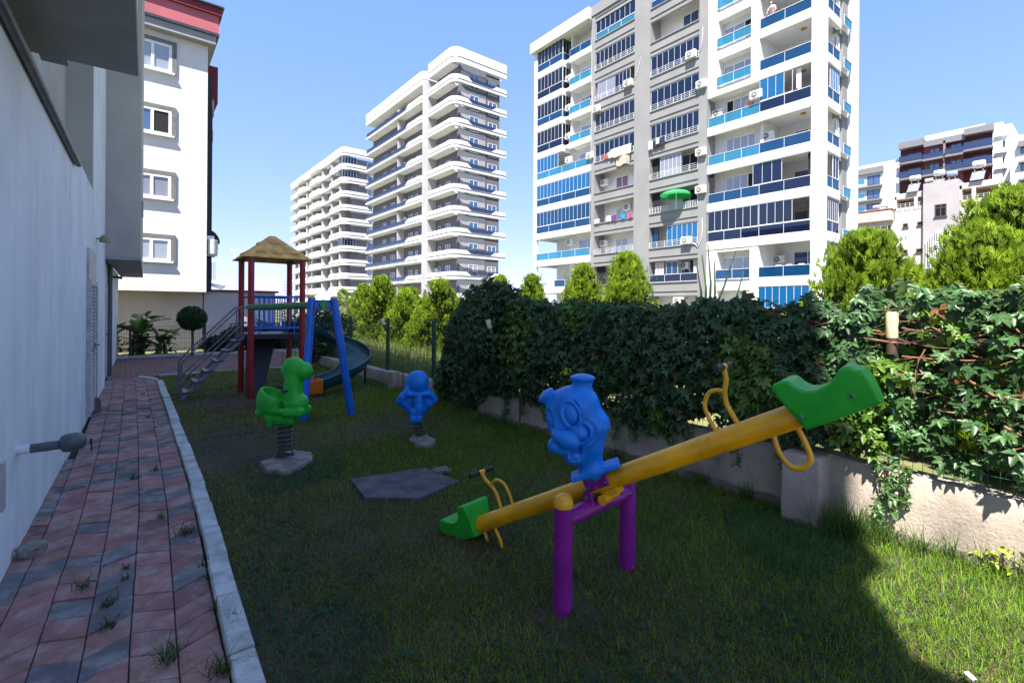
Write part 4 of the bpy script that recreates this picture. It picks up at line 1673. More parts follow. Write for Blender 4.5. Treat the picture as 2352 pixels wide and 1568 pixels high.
# trails hanging down the face of the wall and sprays rising off the top
tr = [(2.1, .5, .28), (2.3, .5, .3), (3.2, .48, .25), (3.45, .48, .2), (3.7, .48, .12), (4.1, .45, .05), (4.6, .45, .2), (1.7, .5, .33), (1.02, 0.55, 0.06), (0.93, .55, .2), (2.55, 0.5, 0.16), (2.75, .5, .25), (3.9, .45, .1), (4.35, .45, .14), (5.05, .45, .18), (5.4, .42, .06), (0.1, .5, .05), (-0.02, .5, .1), (0.18, .5, .2)]
stems = MB()
for (ty, z1, z0) in tr:
    pts = []
    k = int((z1 - z0) / 0.022)
    for i in range(k + 1):
        pts.append((4.245 - 0.012 * math.sin(i * .9) - .01, ty + 0.03 * math.sin(i * .5) + 0.012 * i / 4, z1 - (z1 - z0) * i / max(1, k)))
    stems.tube([p for p in pts], 0.004, 5)
    P = np.array([p for p in pts for _ in range(2)]) + r.normal(0, .022, (len(pts) * 2, 3)) * np.array([[.5, 1, 1]]) + np.array([[-.02, 0, 0]])
    n = len(P)
    outv = np.stack([-np.ones(n), r.normal(0, .4, n), r.normal(.3, .3, n)], 1)
    outv /= np.linalg.norm(outv, axis=1, keepdims=True)
    V, F_, C = compound(P, outv, r.uniform(.035, .065, n), np.array([[0.08, 0.17, 0.045]]) * r.uniform(.7, 1.3, (n, 1)), r, 3)
    VV.append(V)
    FF.append(F_ + off)
    CC.append(C)
    off += len(V)
for i in range(60):
    ty = r.uniform(-1.0, 6.9)
    zt = float(np.interp(ty, [p[0] for p in ZT], [p[1] for p in ZT]))
    d = np.array([r.uniform(-.5, .2), r.uniform(-.6, .6), r.uniform(.3, .9)])
    d /= np.linalg.norm(d)
    ln = r.uniform(.10, .26)
    p0 = np.array([4.28, ty, zt - .08])
    pts = [p0 + d * ln * s + np.array([0, 0, -.08 * s * s]) for s in np.linspace(0, 1, 6)]
    stems.tube([tuple(p) for p in pts], [.004, .004, .003, .003, .002, .0015], 5)
    P = np.array(pts[1:])
    n = len(P)
    outv = np.stack([-np.ones(n) * .5, r.normal(0, .5, n), np.ones(n)], 1)
    outv /= np.linalg.norm(outv, axis=1, keepdims=True)
    V, F_, C = compound(P, outv, r.uniform(.04, .075, n), np.array([[0.07, 0.15, 0.04]]) * r.uniform(.7, 1.3, (n, 1)), r)
    VV.append(V)
    FF.append(F_ + off)
    CC.append(C)
    off += len(V)
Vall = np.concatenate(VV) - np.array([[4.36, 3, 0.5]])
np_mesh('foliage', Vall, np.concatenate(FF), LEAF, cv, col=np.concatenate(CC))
# woody stems, densest on the sunny end
STEM = mat('creeper_stem', (0.30, 0.13, 0.08), rough=0.8, var=.25, scale=25)
for i in range(150):
    y0 = r.uniform(-1.2, 1.5) if i < 105 else r.uniform(1.5, 7.6)
    z0 = r.uniform(1.35, 1.60) if i % 2 else r.uniform(.6, 1.5)
    d = np.array([r.normal(0, .06), r.normal(0, 1), r.normal(0, .25 if i % 2 else .7)])
    d /= np.linalg.norm(d)
    ln = r.uniform(.2, .7)
    x0 = 4.36 - r.uniform(.02, .15)
    pts = [np.array([x0, y0, z0]) + d * ln * s + np.array([-.04 * math.sin(s * 4 + i), .03 * math.sin(s * 5 + i), .05 * math.sin(s * 3.1 + i * 2)]) for s in np.linspace(0, 1, 8)]
    for p_ in pts:
        p_[2] = min(max(p_[2], .5), float(np.interp(p_[1], [q_[0] for q_ in ZT], [q_[1] for q_ in ZT])) - .06)
    rd = r.uniform(.0022, .0055)
    stems.tube([tuple(p) for p in pts], [rd * (1.1 - .07 * k) for k in range(8)], 5)
for (a_, b_, rd) in (((4.22, 0.75, 1.22), (4.2, 0.30, 1.02), .009), ((4.24, 1.35, 1.38), (4.22, .6, 1.42), .007), ((4.23, 0.45, .9), (4.21, 0.0, .55), .010)):
    a_, b_ = Vector(a_), Vector(b_)
    stems.tube([a_.lerp(b_, s / 7) + Vector((0, .015 * math.sin(s * 1.7), .02 * math.sin(s * 1.3))) for s in range(8)], rd, 7)
tag(stems.build('woody_stems', STEM, cv, smooth=True), kind='stuff')

# seedling at the right edge
p = ground(2305, 1310)
sp = thing('seedling', 'small yellow green creeper seedling in sun at the foot of the wall', 'plant', p)
P = np.array([[p.x + r.normal(0, .07), p.y + r.normal(0, .07), r.uniform(.02, .16)] for _ in range(26)])
n = len(P)
outv = np.stack([r.normal(-.3, .4, n), r.normal(-.3, .4, n), np.ones(n)], 1)
outv /= np.linalg.norm(outv, axis=1, keepdims=True)
V, F_, C = compound(P, outv, r.uniform(.035, .06, n), np.array([[0.30, 0.36, 0.03]]) * r.uniform(.6, 1.2, (n, 1)), r, 3)
np_mesh('leaves', V - np.array([list(p)]), F_, LEAF, sp, col=C)
m_ = MB()
for q in P[::2]:
    m_.tube([tuple(p), ((p.x + q[0]) / 2, (p.y + q[1]) / 2, q[2] * .7), tuple(q)], .002, 5)
m_.build('stem', STEM, sp)
# ------------------------------------------------------------------ conifers beyond the fence
CONIF = mat('conifer_spray', (1, 1, 1), rough=0.6, var=0.1, scale=5, attr='Col', transl=0.25, spec=0.25)
BARK = mat('bark', (0.13, 0.09, 0.06), rough=.95, var=.3, scale=12, bump=.8, bscale=40, stretch=(1, 1, .2))


def sprays(P, ax, L, W, col):
    """flat forked fans of scale foliage: a long diamond and two side fingers"""
    n = len(P)
    ax = ax / np.linalg.norm(ax, axis=1, keepdims=True)
    rd = r.normal(0, 1, (n, 3))
    sd = np.cross(ax, rd)
    sd /= np.linalg.norm(sd, axis=1, keepdims=True) + 1e-9
    L, W = L[:, None], W[:, None]
    VV = []
    for (t0, sp_, ln, wd) in ((0, 0, 1.0, 1.0), (.25, .55, .6, .8), (.25, -.55, .6, .8), (.5, .35, .45, .6), (.5, -.35, .45, .6)):
        d = ax + sd * sp_
        d /= np.linalg.norm(d, axis=1, keepdims=True)
        pw = np.cross(d, np.cross(ax, sd))
        pw /= np.linalg.norm(pw, axis=1, keepdims=True) + 1e-9
        b0 = P + ax * L * t0
        VV += [b0, b0 + d * L * ln * .5 + pw * W * wd * .5, b0 + d * L * ln, b0 + d * L * ln * .5 - pw * W * wd * .5]
    V = np.stack(VV, 1)
    base = (np.arange(n) * 20)[:, None]
    F_ = np.concatenate([base + np.array([[4 * k, 4 * k + 1, 4 * k + 2, 4 * k + 3]]) for k in range(5)], 0)
    C = np.repeat(col, 20, axis=0)
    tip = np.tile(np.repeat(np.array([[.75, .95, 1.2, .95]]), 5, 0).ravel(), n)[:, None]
    return V.reshape(-1, 3), F_, C * tip


def conifer(loc, hgt, wid, n, label, seed, bare=0.25, tops=1, sp=.16, tone=1.0, group='conifers beyond the fence'):
    global r
    r = np.random.default_rng(seed)
    root = thing('conifer_tree', label, 'tree', loc, group=group)
    q = random.Random(seed)
    lead = [(0, 0, hgt, wid)]
    for i in range(tops - 1):
        a = q.uniform(0, 6.28)
        lead.append((math.cos(a) * wid * .42, math.sin(a) * wid * .42, hgt * q.uniform(.80, .93), wid * .6))
    VV, FF, CC, off = [], [], [], 0
    nl = int(2.9 * n / (tops ** .6))
    sp = sp * .62
    ncl = 130 * 1
    for (lx, ly, lh, lw) in lead:
        # plumes: upright tufts set on a flame-shaped envelope, pale at their tips
        ncl = max(90, int(nl / 42))
        tz = r.uniform(0, 1, ncl) ** 0.95
        zc = bare + (lh - bare) * tz
        rad_ = lw * .5 * np.clip(1.0 - tz, 0.0, 1) ** 0.78 * np.clip(0.6 + tz * 2.2, 0, 1)
        an = r.uniform(0, 6.28, ncl)
        rr = rad_ * (0.50 + .50 * r.uniform(0, 1, ncl) ** .45) * (1 + .13 * r.normal(0, 1, ncl))
        cxx, cyy = lx + np.cos(an) * rr, ly + np.sin(an) * rr
        tone_c = r.uniform(.6, 1.25, ncl)
        ph = r.uniform(.6, 1.3, ncl) * (0.16 + 0.055 * lw)
        ph = np.minimum(ph, np.maximum(lh - zc, .05) + .03)
        ci = r.integers(0, ncl, nl)
        uu = r.uniform(0, 1, nl) ** .8
        sprd = (0.07 + 0.02 * lw) * (1.05 - uu)
        ox = np.stack([np.cos(an[ci]), np.sin(an[ci]), np.zeros(nl)], 1)
        P = np.stack([cxx[ci], cyy[ci], zc[ci] - .1], 1) + r.normal(0, 1, (nl, 3)) * np.stack([sprd, sprd, sprd * .4], 1)
        P[:, 2] += uu * ph[ci]
        P += ox * (uu * ph[ci] * .38 * (1 - tz[ci]))[:, None]
        tt = np.clip((P[:, 2] - bare) / (lh - bare), 0, 1)[:, None]
        ax = ox * (0.5 * (1 - tt) + .05) + np.array([[0, 0, 1.0]]) * (0.9 + .4 * tt) + r.normal(0, .20, (nl, 3))
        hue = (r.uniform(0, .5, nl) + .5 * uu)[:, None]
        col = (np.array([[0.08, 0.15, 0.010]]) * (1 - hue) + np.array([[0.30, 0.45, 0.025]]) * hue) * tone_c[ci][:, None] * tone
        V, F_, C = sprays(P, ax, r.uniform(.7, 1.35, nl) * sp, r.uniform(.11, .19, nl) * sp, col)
        VV.append(V)
        FF.append(F_ + off)
        CC.append(C)
        off += len(V)
        # inner twiggy brown-green mass
        k = nl // 4
        t2 = r.uniform(0.02, .93, k)
        z2 = bare * .5 + (lh - bare * .5) * t2
        r2 = lw * .5 * np.clip(1 - t2, .02, 1) ** .62 * np.clip(.55 + t2 * 2.2, 0, 1) * r.uniform(0, .75, k)
        a2 = r.uniform(0, 6.28, k)
        P = np.stack([lx + np.cos(a2) * r2, ly + np.sin(a2) * r2, z2], 1)
        ax = np.stack([np.cos(a2), np.sin(a2), np.full(k, .9)], 1) + r.normal(0, .4, (k, 3))
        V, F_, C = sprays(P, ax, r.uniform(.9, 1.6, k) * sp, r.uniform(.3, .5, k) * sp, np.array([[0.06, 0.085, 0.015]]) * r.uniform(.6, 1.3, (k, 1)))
        VV.append(V)
        FF.append(F_ + off)
        CC.append(C)
        off += len(V)
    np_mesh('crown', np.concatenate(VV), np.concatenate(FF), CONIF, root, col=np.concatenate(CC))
    m_ = MB()
    for (lx, ly, lh, lw) in lead:
        m_.tube([(lx * .2, ly * .2, -0.1), (lx * .6, ly * .6, bare + .1), (lx, ly, lh * .5), (lx, ly, lh * .9)], [wid * .035 + .02, wid * .03 + .015, .02, .006], 8)
    for k in range(10):
        z = bare + (hgt - bare) * q.uniform(.05, .7)
        a = q.uniform(0, 6.28)
        ln = wid * .3
        m_.tube([(0, 0, z), (math.cos(a) * ln * .6, math.sin(a) * ln * .6, z + ln * .35), (math.cos(a) * ln, math.sin(a) * ln, z + ln * .9)], [.012, .008, .004], 5)
    m_.build('trunk', BARK, root, smooth=True, local=True)
    return root


def tree_at(u, v, x):
    y, z = on_x(u, v, x)
    return (x, y, -0.05), z + .05


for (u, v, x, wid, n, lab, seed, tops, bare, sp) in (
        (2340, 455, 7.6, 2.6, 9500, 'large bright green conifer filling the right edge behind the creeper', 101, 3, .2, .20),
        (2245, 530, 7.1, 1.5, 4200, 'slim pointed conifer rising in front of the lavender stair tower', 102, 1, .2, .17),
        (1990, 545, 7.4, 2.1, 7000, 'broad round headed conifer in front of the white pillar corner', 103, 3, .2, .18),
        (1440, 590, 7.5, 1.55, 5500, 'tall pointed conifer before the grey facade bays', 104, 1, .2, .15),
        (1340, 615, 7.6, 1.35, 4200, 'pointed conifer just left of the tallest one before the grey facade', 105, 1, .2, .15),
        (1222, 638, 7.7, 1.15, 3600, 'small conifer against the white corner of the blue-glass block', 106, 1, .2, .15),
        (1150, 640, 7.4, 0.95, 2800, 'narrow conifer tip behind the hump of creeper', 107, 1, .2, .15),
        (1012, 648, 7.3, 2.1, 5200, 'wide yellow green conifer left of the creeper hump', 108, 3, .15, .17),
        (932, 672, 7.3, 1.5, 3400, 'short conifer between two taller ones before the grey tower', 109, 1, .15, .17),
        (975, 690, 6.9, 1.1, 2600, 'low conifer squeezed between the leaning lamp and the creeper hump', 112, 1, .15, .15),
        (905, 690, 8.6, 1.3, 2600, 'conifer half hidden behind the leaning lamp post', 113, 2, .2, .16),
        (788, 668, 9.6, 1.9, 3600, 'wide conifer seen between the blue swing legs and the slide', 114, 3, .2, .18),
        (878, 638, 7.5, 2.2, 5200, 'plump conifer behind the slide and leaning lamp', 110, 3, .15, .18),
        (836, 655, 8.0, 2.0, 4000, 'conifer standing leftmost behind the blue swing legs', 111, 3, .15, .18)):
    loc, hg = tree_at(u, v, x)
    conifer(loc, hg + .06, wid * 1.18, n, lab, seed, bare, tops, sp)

# pale feathery palm behind the swing frame
PALM = mat('palm_leaf', (0.22, 0.24, 0.13), rough=.55, var=.2, scale=6, transl=.2)


def frond(m, p0, d, ln, droop, w_, k=16):
    d = Vector(d).normalized()
    side = d.cross(Vector((0, 0, 1)))
    side = side.normalized() if side.length > .01 else Vector((1, 0, 0))
    pts = [Vector(p0) + d * ln * (i / k) + Vector((0, 0, -droop * ln * (i / k) ** 2)) for i in range(k + 1)]
    m.tube(pts, [.012 * ln * (1 - i / (k + 2)) + .002 for i in range(k + 1)], 4)
    for i in range(2, k + 1):
        a = pts[i]
        f_ = (pts[i] - pts[i - 1]).normalized()
        s_ = math.sin(math.pi * i / (k + 1)) * .8 + .2
        for sg in (-1, 1):
            for o in (0, .5):
                b0 = a - f_ * ln / k * o
                tip = b0 + (side * sg * .8 + f_ * .75 + Vector((0, 0, -.15))).normalized() * w_ * s_
                wv = f_ * .012 * ln
                m.add([b0 - wv, b0 + wv, tip], [(0, 1, 2)])


p = at(800, 700, 24)
pt = thing('palm_tree', 'pale feathery palm behind the swing frame in front of the grey tower', 'tree', (p.x, p.y, -0.05))
q = random.Random(3)
m_ = MB()
m_.tube([(p.x, p.y, -.1), (p.x + .03, p.y, 1.0), (p.x, p.y, 1.75)], [.16, .13, .14], 12)
m_.build('trunk', BARK, pt, smooth=True)
m_ = MB()
for i in range(30):
    a = q.uniform(0, 6.28)
    e = q.uniform(.1, 1.3)
    frond(m_, (p.x, p.y, 1.7), (math.cos(a) * math.cos(e), math.sin(a) * math.cos(e), math.sin(e)), q.uniform(.9, 1.4), q.uniform(.3, .7), .26, 12)
m_.build('crown', PALM, pt)
# distant star-shaped evergreen beside the red posts
p = at(662, 690, 30)
ar = thing('evergreen_tree', 'small dark layered evergreen seen between the red tower posts', 'tree', (p.x, p.y, -.05))
DKL = mat('dark_needles', (0.05, 0.085, 0.045), rough=.6, var=.25, scale=6)
m_ = MB()
for k in range(16):
    z = .6 + 2.9 * k / 16
    ln = 1.25 * (1 - k / 17) + .08
    for j in range(7):
        a = j * 6.28 / 7 + k * .5
        frond(m_, (p.x, p.y, z), (math.cos(a), math.sin(a), .25), ln, .1, .22 * (1 - k / 26), 8)
m_.tube([(p.x, p.y, 3.0), (p.x, p.y, 3.75)], [.03, .006], 5)
m_.build('crown', DKL, ar)
m_ = MB()
m_.tube([(p.x, p.y, -.1), (p.x, p.y, 3.4)], [.09, .02], 8)
m_.build('trunk', BARK, ar, smooth=True)

# banana plants by the far fence
BAN = mat('banana_leaf', (0.055, 0.15, 0.022), rough=.4, var=.25, scale=3, transl=.3)
BANS = mat('banana_stem', (0.13, 0.15, 0.05), rough=.6, var=.3, scale=9)


def banana_leaf(m, base, d, ln, wd, droop, seed):
    q = random.Random(seed)
    d = Vector(d).normalized()
    side = d.cross(Vector((0, 0, 1))).normalized()
    k = 9
    rows = []
    for i in range(k + 1):
        t = i / k
        c = Vector(base) + d * ln * t + Vector((0, 0, -droop * ln * t * t))
        ww = wd * (math.sin(math.pi * min(1, .06 + t * .94)) ** .55) * (1 if t < .97 else .2)
        upv = Vector((0, 0, .22 * ww))
        rows.append([c - side * ww * .5 + upv, c, c + side * ww * .5 + upv])
    vs = [p_ for rw in rows for p_ in rw]
    fs = []
    for i in range(k):
        for j in (0, 1):
            if q.random() < .06:
                continue
            a = i * 3 + j
            fs.append((a, a + 1, a + 4, a + 3))
    m.add(vs, fs)


for (u, dd, hh, nl, lab, seed, sc) in ((318, 18.6, .75, 9, 'big leaved banana plant before the mesh fence by the cream wall', 41, 1.2),
                                       (372, 18.4, .3, 10, 'low bushy banana clump right of the taller banana plant', 42, .85),
                                       (262, 18.7, .6, 5, 'banana plant half hidden behind the house corner', 43, .7)):
    bx_ = on_y(u, 815, 19.75 if seed != 43 else 19.9)[0]
    p = Vector((bx_, 19.75, 0.0))
    bp_ = thing('banana_plant', lab, 'plant', p, group='banana plants by the far fence')
    q = random.Random(seed)
    m_, s_ = MB(), MB()
    for i in range(nl):
        a = q.uniform(0, 6.28) if seed != 41 else [0.2, -0.1, -.7, 2.6, 3.4, 1.2, -1.8, .5, 2.0][i]
        e = q.uniform(.25, 1.25) if seed != 41 else [1.25, .75, .6, .9, .3, .5, .5, .2, 1.0][i]
        off = Vector((q.uniform(-.13, .13), q.uniform(-.1, .1), 0))
        dv = Vector((math.cos(a) * math.cos(e) * RT[0] + math.sin(a) * FW[0] * math.cos(e), math.cos(a) * math.cos(e) * RT[1] + math.sin(a) * FW[1] * math.cos(e), math.sin(e)))
        b0 = p + off + Vector((0, 0, hh * q.uniform(.8, 1.25)))
        banana_leaf(m_, b0 + dv * .12, dv, q.uniform(.75, 1.05) * sc, q.uniform(.24, .32) * sc, q.uniform(.15, .5), seed * 10 + i)
        s_.tube([p + off * 1.5, b0, b0 + dv * .2], [.045, .03, .012], 8)
    for i in range(int(60 * sc)):
        a, e = q.uniform(0, 6.28), q.uniform(-.1, .9)
        dv = Vector((math.cos(a) * math.cos(e), math.sin(a) * math.cos(e), math.sin(e)))
        b0 = p + Vector((q.uniform(-.25, .25), q.uniform(-.2, .2), q.uniform(.03, .65)))
        banana_leaf(m_, b0, dv, q.uniform(.18, .36) * sc, q.uniform(.08, .14), .3, seed * 100 + i)
    m_.build('leaves', BAN, bp_, smooth=True)
    s_.build('stem', BANS, bp_, smooth=True)

# clipped ball tree and dark shrubs
BOX = mat('box_leaf', (1, 1, 1), rough=.5, var=.1, scale=9, attr='Col', transl=.15)


def leaf_cloud(n, c, rad3, seed, L, col, surf=.35, noise=.12):
    rr_ = np.random.default_rng(seed)
    d = rr_.normal(0, 1, (n, 3))
    d /= np.linalg.norm(d, axis=1, keepdims=True)
    s = 1 - surf * rr_.uniform(0, 1, n) ** 2
    wob = 1 + noise * (blob_noise(d[:, 0] * 3, d[:, 1] * 3, 1.5, seed) + blob_noise(d[:, 2] * 3, d[:, 1] * 3, 1.7, seed + 1)) * .6
    P = np.array([c]) + d * (s * wob)[:, None] * np.array([rad3])
    ax = d * .5 + rr_.normal(0, .6, (n, 3)) + np.array([[0, 0, .2]])
    V, F_, C = leaflets(P, ax, d + rr_.normal(0, .4, (n, 3)), rr_.uniform(.7, 1.3, n) * L, rr_.uniform(.35, .6, n) * L, np.array([col]) * rr_.uniform(.55, 1.35, (n, 1)))
    return V, F_, C


p = at(441, 818, 16.0)
tp = thing('topiary_tree', 'clipped round ball tree on a thin trunk before the cream wall', 'tree', (p.x, p.y, 0))
V, F_, C = leaf_cloud(5200, (0, 0, 1.22), (.40, .40, .37), 51, .07, (0.035, 0.085, 0.016), noise=.05)
np_mesh('crown', V, F_, BOX, tp, col=C)
m_ = MB()
m_.tube([(0, 0, -.05), (.02, 0, .4), (0, 0, 1.25)], [.045, .04, .035], 8)
for k in range(8):
    a = k * .8
    m_.tube([(0, 0, .85), (.2 * math.cos(a), .2 * math.sin(a), 1.2)], [.02, .008], 5)
m_.build('trunk', BARK, tp, smooth=True, local=True)
for (u, v, d, rx, rz, lab, seed) in ((540, 800, 15.6, .55, .42, 'dark bush seen through the stair rails of the tower', 52),
                                     (600, 790, 15.2, .65, .55, 'dark bush under the play tower platform', 53),
                                     (655, 800, 14.6, .6, .45, 'low dark bush behind the far red posts', 54),
                                     (740, 790, 14.0, .75, .55, 'dark rounded bush behind the spiral slide', 55),
                                     (735, 745, 15.0, .9, .42, 'taller dark bush behind the blue swing plate', 57),
                                     (495, 805, 15.4, .4, .3, 'small dark bush beside the stair foot near the far fence', 56)):
    p = at(u, v, d)
    sx_, sz_ = on_y(u, v, 19.8)
    p = Vector((sx_, 19.8, sz_)) if u < 660 else p
    sh = thing('shrub', lab, 'shrub', (p.x, p.y, 0), group='dark shrubs behind the play tower')
    zc = max(rz * .9, p.z)
    V, F_, C = leaf_cloud(2600, (0, 0, zc), (rx, rx * .8, rz), seed, .10, (0.028, 0.062, 0.020), surf=.7, noise=.25)
    np_mesh('foliage', V, F_, BOX, sh, col=C)
    m_ = MB()
    for k in range(7):
        a = k * .9
        m_.tube([(0, 0, -.05), (.15 * math.cos(a), .15 * math.sin(a), zc * .6), (rx * .5 * math.cos(a), rx * .4 * math.sin(a), zc)], [.018, .012, .005], 5)
    m_.build('stem', BARK, sh, local=True)

# strap-leaved plant sticking up behind the creeper
STRAP = mat('strap_leaf', (0.055, 0.10, 0.05), rough=.5, var=.25, scale=8, transl=.2)
b0 = at(1625, 700, 5.2)
yu = thing('strap_leaf_plant', 'thin dark strap leaves poking above the creeper before the grey facade', 'plant', (b0.x, b0.y, 0))
m_ = MB()
for (u1, v1, u0, v0) in ((1612, 585, 1620, 705), (1598, 600, 1612, 705), (1690, 575, 1618, 705), (1640, 600, 1632, 705), (1625, 560, 1628, 705), (1708, 622, 1660, 702)):
    t_, s_ = at(u1, v1, 5.2), at(u0, v0, 5.2)
    s_.z -= .3
    mid = s_.lerp(t_, .55) + Vector((.02, -.02, .03))
    pts = [s_.lerp(mid, k / 4) for k in range(4)] + [mid.lerp(t_, k / 4) for k in range(5)]
    vs, fs = [], []
    for k, p_ in enumerate(pts):
        wd = .020 * (1 - k / (len(pts) - .6)) + .002
        vs += [p_ + Vector((RT[0] * wd, RT[1] * wd, 0)), p_ + Vector((.006, -.006, 0)), p_ - Vector((RT[0] * wd, RT[1] * wd, 0))]
    for k in range(len(pts) - 1):
        for j in (0, 1):
            a = k * 3 + j
            fs.append((a, a + 1, a + 4, a + 3))
    m_.add(vs, fs)
m_.build('leaves', STRAP, yu, smooth=True)

# mesh fence at the end of the courtyard
ff = thing('mesh_fence', 'dark panel mesh fence at the end of the courtyard before the cream wall', 'fence', (1.5, 19.28, 0))
FD = mat('fence_dark', (0.02, 0.028, 0.026), rough=.5, var=.2, scale=20)
m_ = MB()
x = -0.45
while x < 5.6:
    m_.tube([(x, 19.28, .07), (x, 19.28, .98)], .0035, 3, cap=False)
    x += .06
for z in (.1, .26, .42, .58, .74, .90, .98):
    m_.tube([(-.45, 19.28, z), (5.6, 19.28, z)], .004, 3, cap=False)
m_.build('mesh', FD, ff)
for x in (0.12, 2.1, 4.1, 5.6):
    m_ = MB()
    m_.box((x - .03, 19.25, 0), (x + .03, 19.31, 1.03))
    m_.build('post', FD, ff, bevel=.004)
# red tube rail beyond
rr_ = thing('tube_rail', 'red tube handrail before the pale annex wall behind the stairs', 'railing', (3.2, 20.5, 0))
m_ = MB()
q0, q1 = on_y(530, 743, 20.5), on_y(640, 743, 20.5)
m_.tube([(q0[0], 20.5, 0), (q0[0], 20.5, q0[1]), (q1[0], 20.5, q0[1]), (q1[0], 20.5, 0)], .03, 8)
m_.tube([(q0[0], 20.5, q0[1] * .5), (q1[0], 20.5, q0[1] * .5)], .02, 8)
m_.build('rail', RED, rr_, smooth=True)
# ------------------------------------------------------------------ shared building materials
WHITE = mat('white_render', (0.67, 0.67, 0.68), rough=0.85, var=0.05, scale=0.6, bump=0.12, bscale=30, dirt=((0.56, 0.555, 0.55), 0.9, 0.35, (1, 1, 0.25)))
GREYR = mat('grey_render', (0.225, 0.225, 0.232), rough=0.85, var=0.05, scale=0.5, bump=0.1, bscale=30, dirt=((0.20, 0.20, 0.205), 0.8, 0.4, (1, 1, 0.3)))
LGREY = mat('light_grey_render', (0.36, 0.35, 0.36), rough=0.85, var=0.05, scale=0.5)
DGREY = mat('dark_grey_render', (0.11, 0.112, 0.135), rough=0.85, var=0.08, scale=0.6)
PVC = mat('white_frame', (0.78, 0.79, 0.80), rough=0.35, var=0.03, scale=3)
DFRAME = mat('dark_frame', (0.04, 0.045, 0.06), rough=0.4, var=0.1, scale=3)
RAILW = mat('white_rail', (0.72, 0.73, 0.75), rough=0.35, var=0.05, scale=3, metal=.2)


def tint_glass(name, tint, refl=(0.9, 0.95, 1.0), rough=0.03, f0=0.12, body=None, bodymix=0.0):
    m = bpy.data.materials.new(name)
    m.use_nodes = True
    t = m.node_tree
    N, L_ = t.nodes, t.links
    N.remove(N['Principled BSDF'])
    tp = N.new('ShaderNodeBsdfTransparent')
    tp.inputs['Color'].default_value = (*tint, 1)
    base = tp.outputs[0]
    if body:
        df = N.new('ShaderNodeBsdfDiffuse')
        df.inputs['Color'].default_value = (*body, 1)
        mb = N.new('ShaderNodeMixShader')
        mb.inputs[0].default_value = bodymix
        L_.new(base, mb.inputs[1])
        L_.new(df.outputs[0], mb.inputs[2])
        base = mb.outputs[0]
    gl = N.new('ShaderNodeBsdfGlossy')
    gl.inputs['Color'].default_value = (*refl, 1)
    gl.inputs['Roughness'].default_value = rough
    lw_ = N.new('ShaderNodeLayerWeight')
    lw_.inputs['Blend'].default_value = 0.25
    mr = N.new('ShaderNodeMapRange')
    mr.inputs['To Min'].default_value = f0
    mr.inputs['To Max'].default_value = 0.75
    L_.new(lw_.outputs['Fresnel'], mr.inputs['Value'])
    ms = N.new('ShaderNodeMixShader')
    L_.new(mr.outputs[0], ms.inputs[0])
    L_.new(base, ms.inputs[1])
    L_.new(gl.outputs[0], ms.inputs[2])
    L_.new(ms.outputs[0], N['Material Output'].inputs['Surface'])
    return m


G_CYAN = tint_glass('cyan_glass', (0.28, 0.68, 0.86), body=(0.05, 0.28, 0.42), bodymix=0.45, f0=.06)
G_BLUE = tint_glass('blue_glass', (0.05, 0.24, 0.50), body=(0.010, 0.075, 0.19), bodymix=0.5, f0=.05)
G_NAVY = tint_glass('navy_glass', (0.02, 0.04, 0.11), body=(0.006, 0.014, 0.05), bodymix=0.6, f0=.05)
G_DARK = tint_glass('smoked_glass', (0.025, 0.035, 0.07), body=(0.008, 0.011, 0.028), bodymix=0.6, f0=.06)
G_BRIGHT = tint_glass('bright_blue_glass', (0.06, 0.34, 0.66), body=(0.012, 0.12, 0.30), bodymix=0.75, f0=.05)
G_WIN = tint_glass('window_glass', (0.45, 0.50, 0.55), body=(0.36, 0.41, 0.46), bodymix=0.75, f0=.10)
G_WINB = tint_glass('blue_window_glass', (0.10, 0.18, 0.32), body=(0.06, 0.12, 0.26), bodymix=0.75, f0=.14)
G_GREYS = tint_glass('grey_blind_glass', (0.3, 0.3, 0.34), body=(0.24, 0.25, 0.32), bodymix=0.85, f0=.06)
DARKIN = mat('dark_interior', (0.012, 0.012, 0.016), rough=.9, var=.1)
CURT = mat('curtain', (0.72, 0.72, 0.74), rough=.9, var=.06, scale=20, stretch=(6, 6, .3))
CURTP = mat('pink_curtain', (0.60, 0.50, 0.55), rough=.9, var=.1, scale=20, stretch=(6, 6, .3))


class Face:
    """helper for a flat facade: kind 'x' faces -X at x=pos, kind 'y' faces -Y at y=pos. a runs along it, d is depth inward"""

    def __init__(self, kind, pos):
        self.k, self.p = kind, pos

    def P(self, a, d, z):
        return (self.p + d, a, z) if self.k == 'x' else (a, self.p + d, z)

    def box(self, m, a0, a1, d0, d1, z0, z1):
        return m.box(self.P(a0, d0, z0), self.P(a1, d1, z1))


